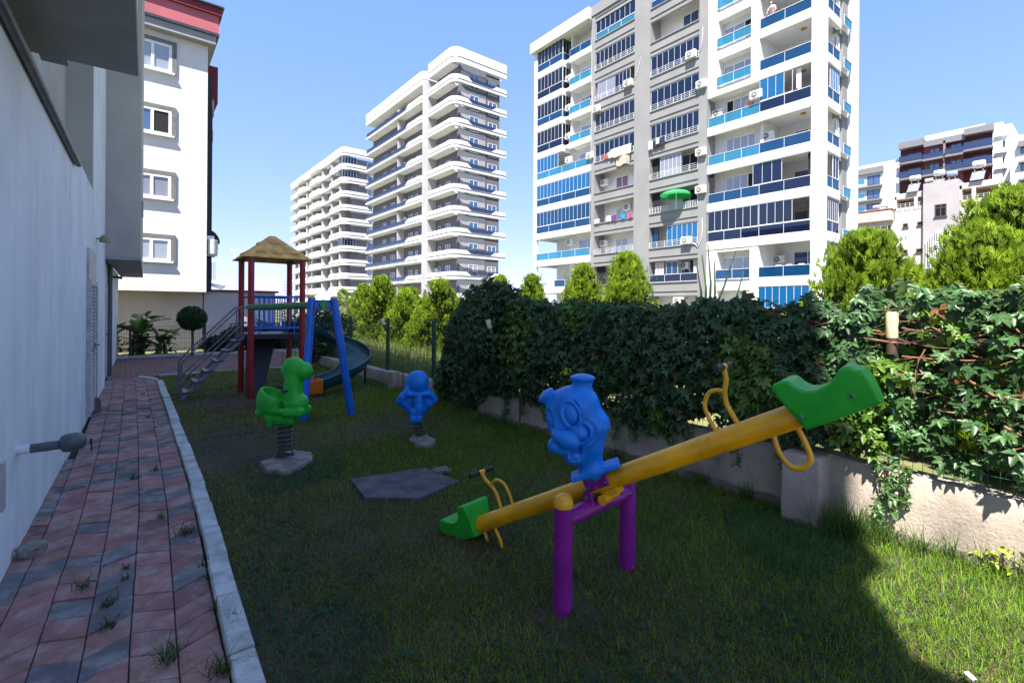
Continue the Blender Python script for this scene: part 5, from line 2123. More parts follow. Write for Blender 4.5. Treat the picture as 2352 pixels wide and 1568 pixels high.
def window(parent, fc, a0, a1, z0, z1, n=2, frame=None, glass=None, d=0.0, fw=.06, name='window', open_leaf=None, sill=False, split=None):
    frame = frame or PVC
    glass = glass or G_WIN
    m = MB()
    fc.box(m, a0, a1, d - .03, d + .05, z0, z0 + fw)
    fc.box(m, a0, a1, d - .03, d + .05, z1 - fw, z1)
    for i in range(n + 1):
        a = a0 + (a1 - a0) * i / n
        e0, e1 = (a, a + fw) if i == 0 else ((a - fw, a) if i == n else (a - fw / 2, a + fw / 2))
        fc.box(m, e0, e1, d - .027, d + .047, z0 + fw, z1 - fw)
    if split:
        fc.box(m, a0 + fw, a1 - fw, d - .024, d + .044, z0 + split - fw / 2, z0 + split + fw / 2)
    if sill:
        fc.box(m, a0 - .08, a1 + .08, d - .12, d + .03, z0 - .06, z0 - .002)
    wn = m.build(name, frame, parent)
    m = MB()
    fc.box(m, a0 + fw * .5, a1 - fw * .5, d + .008, d + .016, z0 + fw * .5, z1 - fw * .5)
    m.build('pane', glass, wn)
    if open_leaf is not None:
        m = MB()
        i = open_leaf
        fc.box(m, a0 + (a1 - a0) * i / n + fw * .6, a0 + (a1 - a0) * (i + 1) / n - fw * .6, d - .006, d + .003, z0 + fw, z1 - fw)
        m.build('opening', DARKIN, wn)
    return wn


def glass_rail(parent, fc, a0, a1, z0, h, glass, n=2, d=0.0, frame=None, name='glass_railing'):
    m = MB()
    fc.box(m, a0, a1, d, d + .012, z0 + .03, z0 + h - .02)
    g = m.build(name, glass, parent)
    m = MB()
    fc.box(m, a0, a1, d - .03, d + .04, z0 + h - .034, z0 + h)
    fc.box(m, a0, a1, d - .02, d + .03, z0 - .001, z0 + .035)
    for i in range(n + 1):
        a = a0 + (a1 - a0) * i / n
        fc.box(m, max(a0, a - .012), min(a1, a + .012), d - .02, d + .03, z0 + .03, z0 + h - .034)
    m.build('rail_frame', frame or RAILW, g)
    return g


def bar_rail(parent, fc, a0, a1, z0, h, d=0.0, name='metal_railing', n=6):
    m = MB()
    for k in range(4):
        z = z0 + .04 + (h - .05) * k / 3
        fc.box(m, a0, a1, d - .012, d + .012, z - .011, z + .011)
    for i in range(n + 1):
        a = a0 + (a1 - a0) * i / n
        fc.box(m, a - .02, a + .02, d - .012, d + .012, z0, z0 + h - .02)
    return m.build(name, RAILW, parent)


def glazing(parent, fc, a0, a1, z0, z1, n, glass, d=0.0, frame=None, name='balcony_glazing', skip=(), fw=.05):
    """folding glass balcony screens: one pane per leaf, thin mullions"""
    m = MB()
    for i in range(n):
        if i in skip:
            continue
        w_ = (a1 - a0) / n
        fc.box(m, a0 + w_ * i + .01, a0 + w_ * (i + 1) - .01, d, d + .012, z0, z1)
    g = m.build(name, glass, parent)
    m = MB()
    fc.box(m, a0, a1, d - .02, d + .035, z1, z1 + fw)
    fc.box(m, a0, a1, d - .02, d + .035, z0 - fw, z0)
    for i in range(n + 1):
        if i in skip and (i - 1) in skip:
            continue
        a = a0 + (a1 - a0) * i / n
        fc.box(m, a - .011, a + .011, d - .018, d + .03, z0, z1)
    m.build('glazing_frame', frame or RAILW, g)
    return g


def ac_unit(loc, yaw, label, s=1.0, proto=[None]):
    if proto[0] is None:
        root = thing('air_conditioner', label, 'air conditioner', loc, yaw, group='outdoor air conditioners')
        m = MB()
        m.box((-.42, -.16, 0), (.42, .16, .58))
        m.build('casing', mat('ac_casing', (0.72, 0.71, 0.68), rough=.5, var=.06, scale=5), root, bevel=.025, local=True)
        m = MB()
        m.tube([(-.10, -.162, .29), (-.10, -.172, .29)], .225, 26)
        fg = m.build('fan_grille', mat('ac_grille', (0.05, 0.055, 0.06), rough=.6), root, local=True)
        m = MB()
        for rr_ in (.06, .12, .18):
            m.tube([(-.10 + rr_ * math.cos(a * .35), -.176, .29 + rr_ * math.sin(a * .35)) for a in range(19)], .008, 4)
        m.tube([(-.10, -.17, .29), (-.10, -.182, .29)], .045, 12)
        m.build('fan_guard', PVC, fg, local=True)
        m = MB()
        for sx in (-.3, .3):
            m.box((sx - .02, -.16, -.05), (sx + .02, .34, -.012))
            m.box((sx - .02, .30, -.30), (sx + .02, .34, -.05))
        m.build('bracket', RAILW, root, local=True)
        proto[0] = root
        index_children()
        return root
    M = Matrix.Translation(loc) @ Matrix.Rotation(yaw, 4, 'Z')
    return copy_thing(proto[0], M, label, 'outdoor air conditioners')


# ------------------------------------------------------------------ the house whose wall runs along the path
HWALL = mat('house_wall_paint', (0.78, 0.80, 0.83), rough=0.88, var=0.05, scale=1.1, bump=0.22, bscale=55, dirt=((0.50, 0.49, 0.46), 1.6, 0.6, (1.2, 1.2, 0.16)))
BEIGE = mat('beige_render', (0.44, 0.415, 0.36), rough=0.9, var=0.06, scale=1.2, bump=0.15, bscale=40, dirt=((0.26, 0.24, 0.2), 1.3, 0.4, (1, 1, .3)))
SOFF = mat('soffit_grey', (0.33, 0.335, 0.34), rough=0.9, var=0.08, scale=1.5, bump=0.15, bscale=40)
HM_ = Matrix.Translation((-0.67, 0, 0)) @ Matrix.Rotation(-math.atan(0.0273), 4, 'Z')
ho = thing('apartment_house', 'near white apartment house with grey balcony soffit casting shade over the path', 'building', M=HM_)
m_ = MB()
m_.box((-9, -1.72, -0.1), (0, 12.75, 3.38))          # wall beside the path
m_.box((-9, -1.72, 3.38), (0.0, 4.86, 12.3))
for zb_ in (2.2, 5.3, 8.5):                           # unseen balcony-like boxes, added to jog the shadow edge on the lawn
    m_.box((-4, -1.96, zb_), (-0.002, -1.725, zb_ + 1.55))
m_.box((-9, 4.86, 3.38), (-0.32, 9.9, 6.1))
m_.box((-9, 4.86, 6.1), (0.0, 9.9, 12.3))
m_.box((-9, 9.9, 3.38), (0.0, 12.62, 12.3))
m_.box((-9, 12.75, -0.1), (-0.06, 20.0, 2.62))
m_.box((-9, 12.63, 2.63), (-0.01, 17, 12.3))
m_.box((-0.06, 14.65, -0.1), (0.015, 14.95, 2.55))
m_.build('wall', HWALL, ho, local=True)
m_ = MB()
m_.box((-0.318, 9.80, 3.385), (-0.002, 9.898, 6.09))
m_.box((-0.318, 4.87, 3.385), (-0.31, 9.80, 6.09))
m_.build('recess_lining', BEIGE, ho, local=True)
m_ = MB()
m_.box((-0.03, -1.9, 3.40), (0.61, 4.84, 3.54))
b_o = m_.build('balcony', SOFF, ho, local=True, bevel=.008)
m_ = MB()
m_.box((0.50, -1.9, 3.542), (0.60, 4.83, 4.5))
m_.box((-0.0, 4.73, 3.542), (0.498, 4.83, 4.5))
m_.build('parapet', HWALL, b_o, local=True)
m_ = MB()
m_.box((0.0, 12.62, 2.60), (0.56, 20.0, 12.3))
by_ = m_.build('bay', BEIGE, ho, local=True)
m_ = MB()
m_.box((0.0, 12.61, 2.545), (0.57, 20.0, 2.597))
m_.box((0.565, 13.6, 3.6), (0.60, 13.75, 3.95))
m_.build('bay_soffit', SOFF, by_, local=True)
PIPEG = mat('grey_pvc', (0.10, 0.11, 0.125), rough=.45, var=.15, scale=10)
m_ = MB()
m_.tube([(0.035, -1.8, 3.22), (0.035, 7.45, 3.22)], .032, 12)
m_.build('wall_pipe', PIPEG, ho, smooth=True, local=True)
m_ = MB()
m_.box((0.0, 5.15, 3.52), (0.16, 5.28, 3.60))
m_.box((0.0, 5.15, 3.60), (0.10, 5.28, 3.66))
m_.build('bracket', SOFF, ho, local=True)
# louvred meter door
LOUV = mat('louvre_paint', (0.50, 0.48, 0.47), rough=.55, var=.12, scale=8, dirt=((.25, .22, .2), 6, .5, (1, 1, .5)))
m_ = MB()
for (y0, y1) in ((8.95, 9.03), (9.50, 9.56), (10.02, 10.10)):
    m_.box((0.0, y0, 0.06), (0.055, y1, 1.98))
for (z0, z1) in ((0.06, .14), (.98, 1.08), (1.90, 1.98)):
    m_.box((0.0, 9.03, z0), (0.05, 10.02, z1))
m_.box((0.0, 8.95, 1.985), (0.03, 10.10, 2.42))
ld = m_.build('louvred_door', LOUV, ho, local=True, bevel=.004)
m_ = MB()
z = .17
while z < 1.88:
    if not (.95 < z < 1.10):
        for (y0, y1) in ((9.03, 9.50), (9.56, 10.02)):
            m_.prism([(0.006, y0, z + .04), (0.012, y0, z + .045), (0.046, y0, z + .006), (0.040, y0, z)], (0, y1 - y0, 0))
    z += .052
m_.build('slats', LOUV, ld, local=True)
m_ = MB()
m_.box((0.001, 9.03, .14), (0.004, 10.02, 1.9))
m_.build('dark_backing', DARKIN, ld, local=True)
m_ = MB()
m_.box((0.055, 9.42, 1.0), (0.075, 9.50, 1.06))
m_.tube([(0.075, 9.46, 1.03), (0.11, 9.46, 1.03), (0.11, 9.36, 1.03)], .010, 8)
m_.build('handle', STEEL, ld, local=True)
# little wall lamp
m_ = MB()
m_.tube([(0.0, 10.6, 2.72), (0.09, 10.6, 2.74)], .012, 8)
wl = m_.build('wall_lamp', PIPEG, ho, local=True, smooth=True)
m_ = MB()
m_.lathe([(.03, .05), (.06, 0.03), (.085, -.07), (.08, -.07)], 16, Matrix.Translation((0.11, 10.6, 2.74)))
m_.build('lamp_shade', mat('lamp_olive', (0.22, 0.24, 0.12), rough=.5), wl, local=True, smooth=True)
# drain stub with a ball valve
m_ = MB()
m_.tube([(0, 4.46, .665), (0.07, 4.455, .665)], .030, 16)
dp = m_.build('drain_pipe', HWALL, ho, local=True, smooth=True)
m_ = MB()
m_.tube([(0.068, 4.455, .665), (0.22, 4.44, .672)], .030, 16)
m_.tube([(0.135, 4.447, .669), (0.14, 4.447, .669)], .032, 16)
m_.tube([(0.14, 4.447, .669), (0.145, 4.447, .669)], .033, 16)
m_.build('pipe_sleeve', PIPEG, dp, local=True, smooth=True)
m_ = MB()
Mv = Matrix.Translation((0.22, 4.44, .675)) @ Matrix.Rotation(rad(86), 4, 'Y')
m_.lathe([(.034, -.01), (.055, 0.0), (.062, .03), (.062, .075), (.052, .105), (.03, .122), (.001, .126)], 20, Mv)
m_.build('pipe_cap', PIPEG, dp, local=True, smooth=True)
m_ = MB()
m_.tube([(0.36, 4.44, .67), (0.375, 4.44, .67)], .02, 10)
m_.box((0.366, 4.432, .60), (0.374, 4.448, .66))
m_.build('valve_lever', BLK, dp, local=True)
# far service door, downpipe
m_ = MB()
m_.box((-0.06, 13.0, 0.05), (-0.035, 13.75, 2.0))
m_.box((-0.06, 13.85, 0.05), (-0.035, 14.3, 2.05))
dd_ = m_.build('service_door', mat('cream_door', (0.50, 0.46, 0.43), rough=.5, var=.1, scale=5), ho, local=True, bevel=.004)
m_ = MB()
m_.box((-0.034, 13.35, .2), (-0.03, 13.4, 1.9))
m_.tube([(-.035, 13.62, 1.0), (-.0, 13.62, 1.0)], .012, 8)
m_.build('handle', STEEL, dd_, local=True)
m_ = MB()
m_.tube([(-0.005, 14.5, 0), (-0.005, 14.5, 2.55)], .045, 12)
m_.build('downpipe', PIPEG, ho, local=True, smooth=True)
m_ = MB()
m_.box((-0.01, 14.98, 2.28), (.10, 15.04, 2.33))
m_.tube([(.10, 15.01, 2.30), (.19, 14.98, 2.28)], .03, 10)
m_.build('security_camera', BLK, ho, local=True)
m_ = MB()
m_.box((-0.012, 4.05, .50), (0.012, 4.16, .62)) if False else m_.box((0.0, 3.98, .42), (0.02, 4.05, .70))
m_.build('socket_box', LOUV, ho, local=True, bevel=.004)

# ------------------------------------------------------------------ white block with the red cornice
wb = thing('apartment_block', 'bright white block with red cornice and four windows at the end of the path', 'building', (0, 25, 0))
WBW = mat('bright_render', (0.70, 0.69, 0.68), rough=.85, var=.02, scale=.6, bump=.1, bscale=20)
CREAM = mat('cream_wall', (0.62, 0.53, 0.47), rough=.9, var=.05, scale=.8, dirt=((.5, .42, .36), 1.2, .4, (1, 1, .4)))
m_ = MB()
m_.box((-9, 21.7, 2.17), (2.40, 34, 11.95))
m_.build('wall', WBW, wb)
m_ = MB()
m_.box((-9, 22.6, -.1), (2.38, 33, 2.165))
m_.build('base_wall', CREAM, wb)
REDC = mat('cornice_red', (0.42, 0.10, 0.12), rough=.7, var=.06, scale=1)
REDD = mat('cornice_dark_red', (0.16, 0.012, 0.02), rough=.7, var=.06, scale=1)
m_ = MB()
m_.box((-9.4, 21.36, 11.50), (2.62, 34.2, 11.80))
m_.build('cornice_band', mat('cornice_grey', (0.30, 0.30, 0.31), rough=.8, var=.06), wb)
m_ = MB()
m_.box((-9.4, 21.30, 11.90), (2.70, 34.2, 12.55))
cor = m_.build('cornice', REDC, wb)
m_ = MB()
m_.box((-9.4, 21.20, 12.552), (2.80, 34.3, 12.82))
m_.build('cornice_top', REDD, cor)
m_ = MB()
m_.box((-9.4, 21.12, 12.823), (2.86, 34.4, 12.88))
m_.box((-9.4, 21.28, 11.802), (2.72, 34.2, 11.898))
m_.build('cornice_trim', DFRAME, cor)
FB = Face('y', 21.7)
for i, zb in enumerate((2.95, 5.95, 8.95, 11.95 - 3.05 + 3.0 - .02 - 2.95 + 0)):
    pass
for i, (v0, v1, opn, gl) in enumerate(((97, 172, None, G_WIN), (247, 316, 1, G_WINB), (396, 461, None, G_GREYS), (540, 603, None, G_WIN))):
    x1, zt = on_y(392, v0, 21.7)
    _, zb = on_y(392, v1, 21.7)
    x1 = 1.42
    x0 = 0.02
    m_ = MB()
    FB.box(m_, x0 - .02, x1, -.06, .02, zt - .14, zt)
    FB.box(m_, x1 - .14, x1, -.058, .02, zb, zt - .14)
    FB.box(m_, x0 - .02, x0 + .12, -.058, .02, zb, zt - .14)
    sr = m_.build('window_surround', mat('surround_grey', (0.16, 0.16, 0.17), rough=.8), wb)
    wn = window(wb, FB, x0 + .12, x1 - .14, zb + .03, zt - .14, 2, PVC, gl, d=-.02, fw=.09, open_leaf=opn, sill=True)
    if gl is G_WIN:
        m_ = MB()
        FB.box(m_, x0 + .2, x0 + .6, -.0215 + .02, .005, zb + .1, zt - .24)
        m_.build('curtain', CURT, wn)
# dark side bay, balconies and awning at the right corner
SIDE = mat('dark_side_cladding', (0.018, 0.02, 0.026), rough=.7, var=.2, scale=2)
m_ = MB()
m_.box((2.402, 22.1, 2.2), (2.60, 33, 10.6))
m_.box((2.601, 23.0, 2.2), (2.72, 33, 9.6))
sb = m_.build('side_bay', SIDE, wb)
m_ = MB()
m_.box((2.72, 25.0, 10.6), (3.15, 33, 12.2))
m_.build('side_cornice', REDD, wb)
m_ = MB()
m_.box((2.6, 24.5, 9.85), (2.95, 30, 10.55))
m_.box((2.6, 24.5, 8.75), (2.92, 30, 9.25))
m_.build('side_balcony', mat('side_balcony_cream', (.5, .46, .44), rough=.8), wb)
m_ = MB()
arc = []
for i in range(9):
    a = rad(90 * i / 8)
    arc.append((2.72 + .62 * math.sin(a), 4.5 + .62 * math.cos(a)))
vs, fs = [], []
for (x, z) in arc:
    vs += [(x, 25.5, z), (x, 27.5, z)]
for i in range(8):
    fs.append((2 * i, 2 * i + 1, 2 * i + 3, 2 * i + 2))
m_.add(vs, fs)
m_.build('awning', mat('awning_stripe', (.62, .62, .63), rough=.7, var=.3, scale=3, col2=(.2, .2, .22), stretch=(.2, 4, .2)), wb).modifiers.new('t', 'SOLIDIFY').thickness = .02
m_ = MB()
for k in range(7):
    m_.box((2.72 + k * .06, 24.0, 2.75 + .0), (2.735 + k * .06, 24.02, 3.5)) if k < 5 else None
m_.box((2.45, 21.95, 3.7), (2.68, 22.1, 4.35))
m_.build('window_grille', RAILW, wb)
m_ = MB()
for k in range(5):
    m_.tube([(2.7, 24 + k * .25, 2.62), (3.35, 24 + k * .25, 2.5 - .03 * k)], .012, 5)
m_.tube([(3.35, 24, 2.5), (3.35, 25, 2.42)], .012, 5)
m_.build('drying_rack', STEEL, wb)
ac_unit((2.62, 22.2, 3.62), rad(90), 'air conditioner at the dark right corner of the white red-corniced block')
# annex wall with a red coping
an = thing('annex_building', 'low pale annex with red coping behind the play tower', 'building', (4, 23, 0))
ANX = mat('annex_wall', (0.56, 0.50, 0.51), rough=.9, var=.05, scale=.8)
m_ = MB()
xa1, za1 = on_y(632, 675, 22.6)
m_.prism([(2.42, 22.6, -.1), (xa1, 22.6, -.1), (xa1, 22.6, 2.22), (2.42, 22.6, 2.22)], (0, 7, 0))
m_.build('wall', ANX, an)
m_ = MB()
m_.box((2.42, 22.5, 2.222), (xa1 + .12, 29.7, 2.30))
m_.build('coping', mat('coping_red', (.22, .06, .045), rough=.8, var=.2, scale=4), an)
m_ = MB()
m_.box((4.1, 22.57, 0), (4.8, 22.598, 1.75))
m_.build('door', mat('pale_door', (.72, .71, .72), rough=.5), an)
# distant street lamp
p = at(540, 690, 60)
sl = thing('street_lamp', 'thin twin-headed street lamp left of the tan tower roof', 'street lamp', (p.x, p.y, 0))
zt = at(540, 576, 60).z
m_ = MB()
m_.tube([(p.x, p.y, -.1), (p.x, p.y, zt)], [.14, .09], 8)
m_.build('pole', RAILW, sl, smooth=True)
m_ = MB()
m_.tube([(p.x - RT[0] * .5, p.y - RT[1] * .5, zt), (p.x + RT[0] * .5, p.y + RT[1] * .5, zt)], .05, 6)
for s in (-.5, .35):
    m_.box((p.x + RT[0] * s - .12, p.y + RT[1] * s - .12, zt + .0), (p.x + RT[0] * s + .3, p.y + RT[1] * s + .12, zt + .22))
m_.build('lamp_head', RAILW, sl)
# white canopy behind the swing frame
p0 = at(745, 690, 34)
cn = thing('canopy', 'white tensile canopy roof behind the top of the blue swing frame', 'canopy', (p0.x, p0.y, 0))
m_ = MB()
e0, e1, ap = at(692, 690, 34), at(800, 688, 34), at(745, 664, 34)
bk = Vector((FW[0], FW[1], 0)) * 3
m_.add([e0, e1, ap + bk * .5, e0 + bk, e1 + bk], [(0, 1, 2), (1, 4, 2), (4, 3, 2), (3, 0, 2), (0, 3, 4, 1)])
m_.build('cover', WBW, cn)
m_ = MB()
for q in (e0, e1, e0 + bk, e1 + bk):
    m_.tube([(q.x, q.y, 0), (q.x, q.y, q.z + .02)], .05, 8)
m_.build('post', RAILW, cn)
# ------------------------------------------------------------------ tall block with blue glass balconies
X0 = 36.0
FX = Face('x', X0)
FY = Face('y', 12.4)
bb = thing('apartment_tower', 'tall white and grey apartment block with blue glass balconies', 'building', (40, 27, 0))


def FF(k):
    return 1.0 + 3.0 * k


NK = 10
wh, gr, so = MB(), MB(), MB()
# core volumes
wh.box((39.2, 12.7, -.1), (44, 20.6, 31))
wh.box((37.5, 20.6, -.1), (44, 37.2, 31))
wh.box((39.4, 37.2, -.1), (44, 41.2, 31))
wh.box((37.5, 16.62, -.1), (39.2, 20.6, 31))
# corner pillar and end pillar
wh.box((36.0, 12.3, -.1), (36.55, 13.1, 34))
wh.box((36.0, 41.05, -.1), (36.4, 41.5, 30.3))
# right-hand edge of the side elevation
wh.box((40.9, 12.35, -.1), (42.0, 12.9, 34))
# floor plates (white soffits)
for k in range(0, 11):
    z = FF(k)
    so.box((36.25, 12.55, z - .32), (39.3, 20.55, z - .02))
    so.box((36.25, 20.75, z - .32), (37.6, 32.75, z - .02))
    so.box((36.4, 33.0, z - .32), (39.5, 41.4, z - .02))
wh.box((35.95, 12.3, 31.0), (44, 20.6, 34.0))
# roof edge of the left white part and of the grey part
wh.box((35.55, 32.9, 30.35), (44, 41.75, 31.45))
gr.box((35.9, 20.6, 30.55), (44, 32.88, 31.5))
# grey part: piers and spandrels
for (a0, a1) in ((20.6, 21.3), (25.95, 27.65), (32.4, 32.85)):
    gr.box((36.0, a0, -.1), (37.5, a1, 30.55))
for (a0, a1) in ((21.3, 25.95), (27.65, 32.4)):
    for k in range(0, 11):
        z = FF(k)
        gr.box((36.02, a0, z - 1.17), (36.25, a1, z - .002))
        gr.box((35.93, a0, z - .06), (36.30, a1, z + .012))
        gr.box((35.95, a0, z - .80), (36.02, a1, z - .74))
wh.box((36.35, 32.85, -.1), (37.5, 33.2, 30.35))
# white bands, right part
for k in range(0, 11):
    z = FF(k)
    wide = k in (2, 3, 4, 5)
    wh.box((35.98, 13.1, z - .62), (36.22, 16.52, z))
    wh.box((36.05, 16.52, z - .62), (36.25, 20.58, z)) if wide else None
    wh.box((36.55, 12.36, z - .62), (39.12, 12.62, z))
    if not wide:
        # wall with a window recess
        wh.box((36.1, 16.53, z - .62), (37.48, 17.2, z + 2.38))
        wh.box((36.1, 19.75, z - .62), (37.48, 20.59, z + 2.38))
        wh.box((36.11, 17.2, z - .62), (37.47, 19.75, z))
        wh.box((36.11, 17.2, z + 2.16), (37.47, 19.75, z + 2.38))
        wh.box((36.95, 17.2, z), (37.46, 19.75, z + 2.16))
    else:
        wh.box((37.2, 16.56, z - .02), (37.48, 20.58, z + 2.7))
    wh.box((36.6, 16.5, z - .015), (39.19, 16.7, z + 2.67))
    # left white part
    if k == 10:
        continue
    if k <= 5:
        wh.box((36.0, 32.87, z - .62), (36.25, 41.05, z))
        wh.box((36.25, 41.2, z - .62), (39.4, 41.45, z))
    else:
        wh.box((36.0, 36.95, z - .62), (36.25, 41.05, z))
        wh.box((36.25, 36.95, z - .62), (37.5, 37.2, z))
        wh.box((36.25, 41.2, z - .62), (39.4, 41.45, z))
        wh.box((36.3, 33.2, z - .55), (37.5, 36.25, z))
        wh.box((36.6, 36.1, z - .55), (37.5, 36.3, z + 2.45))
# grey strip on the side elevation
for k in range(0, 11):
    z = FF(k)
    gr.box((39.14, 12.5, z - .75), (40.9, 12.9, z - .1))
    gr.box((39.9, 12.5, z - .1), (40.9, 12.9, z + 2.26))
wh.build('wall', WHITE, bb)
gr.build('grey_wall', GREYR, bb)
so.build('soffit', WHITE, bb)
GREYLINE = DGREY
# --- windows and railings, right white part
for k in range(1, 10):
    z = FF(k)
    wide = k in (2, 3, 4, 5)
    # window column
    if wide:
        if k != 2:
            window(bb, FX, 17.3, 19.6, z + .02, z + 2.1, 4, PVC, G_WIN, d=1.17, open_leaf={5: 3, 3: 0}.get(k))
    else:
        window(bb, FX, 17.25, 19.7, z + .06, z + 1.75, 3, PVC, G_WIN, d=.92, open_leaf={7: 0}.get(k))
        glass_rail(bb, FX, 17.15, 19.8, z + .02, .74, G_BLUE if k == 1 else G_CYAN, 2, d=.02)
    # balcony
    if wide:
        glass_rail(bb, FX, 16.55, 20.5, z + .005, .78, {3: G_BLUE, 2: G_NAVY}.get(k, G_CYAN), 3, d=.1)
    glass_rail(bb, FX, 13.12, 16.5, z + .005, .78, {2: G_NAVY, 3: G_NAVY, 5: G_NAVY}.get(k, G_BLUE), 2, d=.03)
    glass_rail(bb, FY, 36.6, 39.1, z + .005, .78, {2: G_NAVY}.get(k, G_BLUE), 2, d=.03)
    # balcony back window
    window(bb, Face('x', 39.2), 13.4, 15.4, z + .02, z + 2.05, 2, PVC, G_WINB if k % 2 else G_GREYS, d=-.02, open_leaf=0 if k in (1, 3) else None)
    # side elevation window and small railing
    m = Face('y', 12.7)
    window(bb, m, 39.2, 39.85, z + .3, z + 2.0, 1, PVC, G_WIN, d=0)
    glass_rail(bb, Face('y', 12.2), 39.2, 40.7, z - .35, .72, G_CYAN, 1)
# enclosed storeys
glazing(bb, FX, 16.6, 20.5, FF(2) + .84, FF(2) + 2.33, 7, G_DARK, d=.1)
glazing(bb, FX, 13.15, 16.5, FF(2) + .84, FF(2) + 2.33, 6, G_DARK, d=.03, skip=(0, 1))
glazing(bb, FY, 36.6, 39.0, FF(2) + .84, FF(2) + 2.33, 7, G_DARK, d=.05)
glazing(bb, FX, 15.0, 17.0, FF(3) + .84, FF(3) + 2.33, 3, G_NAVY, d=.12)
glazing(bb, FX, 14.3, 16.5, FF(5) + .84, FF(5) + 2.33, 4, G_BRIGHT, d=.03, skip=(0,))
glazing(bb, FY, 37.4, 39.0, FF(5) + .84, FF(5) + 2.33, 5, G_BRIGHT, d=.05)
glazing(bb, FX, 13.15, 16.5, FF(0) + .84, FF(0) + 2.33, 7, G_BRIGHT, d=.03)
glazing(bb, FY, 38.0, 39.0, FF(3) + .84, FF(3) + 2.33, 2, G_DARK, d=.05)
m_ = MB()
for i in range(5):
    m_.box((36.2 + .02 * (i % 2), 14.05 - i * .06, FF(5) + 1.0 - .06 * i), (36.22 + .02 * (i % 2), 14.11 - i * .06, FF(5) + 2.3))
m_.box((36.2, 15.0, FF(5) + .9), (36.24, 15.4, FF(5) + 2.3))
m_.build('curtain', CURT, bb)
for (y0, y1, k) in ((13.15, 13.35, 3), (20.1, 20.45, 3)):
    m_ = MB()
    m_.box((36.2, y0, FF(k) + .84), (36.24, y1, FF(k) + 2.35))
    m_.build('folded_screen', DARKIN, bb)
# --- grey bays
bar = lambda k, a0, a1: bar_rail(bb, FX, a0, a1, FF(k) + .02, .5, d=-.02)
B2 = (21.35, 25.9)
B1 = (27.7, 32.35)
for k, gl, n, skip, d in ((9, G_BLUE, 8, (), .1), (7, G_NAVY, 8, (), .1), (6, G_NAVY, 7, (), .1), (5, G_NAVY, 9, (), .1)):
    glazing(bb, FX, *B2, FF(k) + (.05 if k != 9 else .7), FF(k) + 1.74, n, gl, d=d, skip=skip)
    if k != 9:
        bar(k, *B2)
    else:
        glass_rail(bb, FX, *B2, FF(k) + .005, .64, G_BLUE, 2, d=.06)
glazing(bb, FX, 23.0, 25.0, FF(4) + .05, FF(4) + 1.74, 5, G_GREYS, d=.2)
bar(4, *B2)
bar(3, 24.2, 25.9)
bar(3, 21.35, 22.6)
glazing(bb, FX, 21.4, 24.2, FF(2) + .05, FF(2) + 1.74, 6, G_BRIGHT, d=.1)
bar(2, *B2)
glazing(bb, FX, 23.3, 24.4, FF(1) + .7, FF(1) + 1.74, 2, G_BLUE, d=.3)
glass_rail(bb, FX, *B2, FF(1) + .005, .66, G_NAVY, 3, d=.04)
glazing(bb, FX, *B1, FF(9) + .7, FF(9) + 2.0, 8, G_NAVY, d=.1)
glass_rail(bb, FX, *B1, FF(9) + .005, .64, G_CYAN, 3, d=.06)
glazing(bb, FX, *B1, FF(8) + .05, FF(8) + 1.74, 9, G_DARK, d=.1)
bar(8, *B1)
glazing(bb, FX, 29.9, 32.1, FF(7) + .05, FF(7) + 1.74, 2, G_GREYS, d=.1)
glazing(bb, FX, 28.2, 29.9, FF(7) + .05, FF(7) + 1.74, 4, G_NAVY, d=.1)
bar(7, *B1)
glazing(bb, FX, *B1, FF(6) + .05, FF(6) + 1.74, 8, G_DARK, d=.1)
bar(6, *B1)
glazing(bb, FX, *B1, FF(5) + .05, FF(5) + 1.74, 8, G_NAVY, d=.1)
bar(5, *B1)
bar(2, *B1)
for k in range(1, 10):
    z = FF(k)
    FBk = Face('x', 37.5)
    window(bb, FBk, 22.2, 23.7, z + .02, z + 1.9, 2, PVC, G_WINB, d=-.02, open_leaf=0 if k in (2, 3, 4) else None)
    window(bb, FBk, 29.4, 30.9, z + .02, z + 1.5, 2, PVC, G_WIN if k != 4 else tint_glass('red_window', (.3, .05, .05), body=(.22, .02, .03), bodymix=.85), d=-.02)
for (k, y0, y1, mm) in ((4, 25.3, 25.9, DARKIN), (3, 25.1, 25.9, DARKIN), (2, 25.3, 25.9, G_BLUE), (1, 24.7, 25.6, CURTP), (1, 21.4, 21.9, CURTP), (1, 31.2, 32.3, DARKIN)):
    m_ = MB()
    for i in range(6):
        w_ = (y1 - y0) / 6
        m_.box((36.34 + .04 * (i % 2), y0 + w_ * i, FF(k) + .04), (36.37 + .04 * (i % 2), y0 + w_ * (i + 1), FF(k) + 1.78))
    m_.build('curtain' if mm is CURTP else 'folded_screen', mm, bb)
# --- left white part
for k in (9, 8, 7, 6):
    g1, g2 = {9: (G_DARK, G_BLUE), 8: (G_DARK, G_NAVY), 7: (G_DARK, G_BLUE), 6: (G_DARK, G_NAVY)}[k]
    glazing(bb, FX, 37.0, 40.95, FF(k) + .82, FF(k) + 2.3, 7, g1, d=.05)
    glazing(bb, Face('y', 36.98), 36.08, 37.4, FF(k) + .82, FF(k) + 2.3, 3, g1, d=.0)
    glass_rail(bb, FX, 37.0, 40.95, FF(k) + .005, .78, g2, 2, d=.03)
    glass_rail(bb, Face('y', 36.96), 36.08, 37.4, FF(k) + .005, .78, g2, 1, d=.0)
    window(bb, Face('x', 37.5), 33.3, 35.6, FF(k) + .1, FF(k) + 1.8, 2, PVC, G_WIN, d=-.03, open_leaf=0 if k == 7 else None)
    glass_rail(bb, FX, 33.25, 36.2, FF(k) + .01, .76, G_BLUE if k == 9 else G_CYAN, 2, d=.33)
glazing(bb, FX, 37.6, 40.95, FF(5) + .82, FF(5) + 2.3, 6, G_BRIGHT, d=.05)
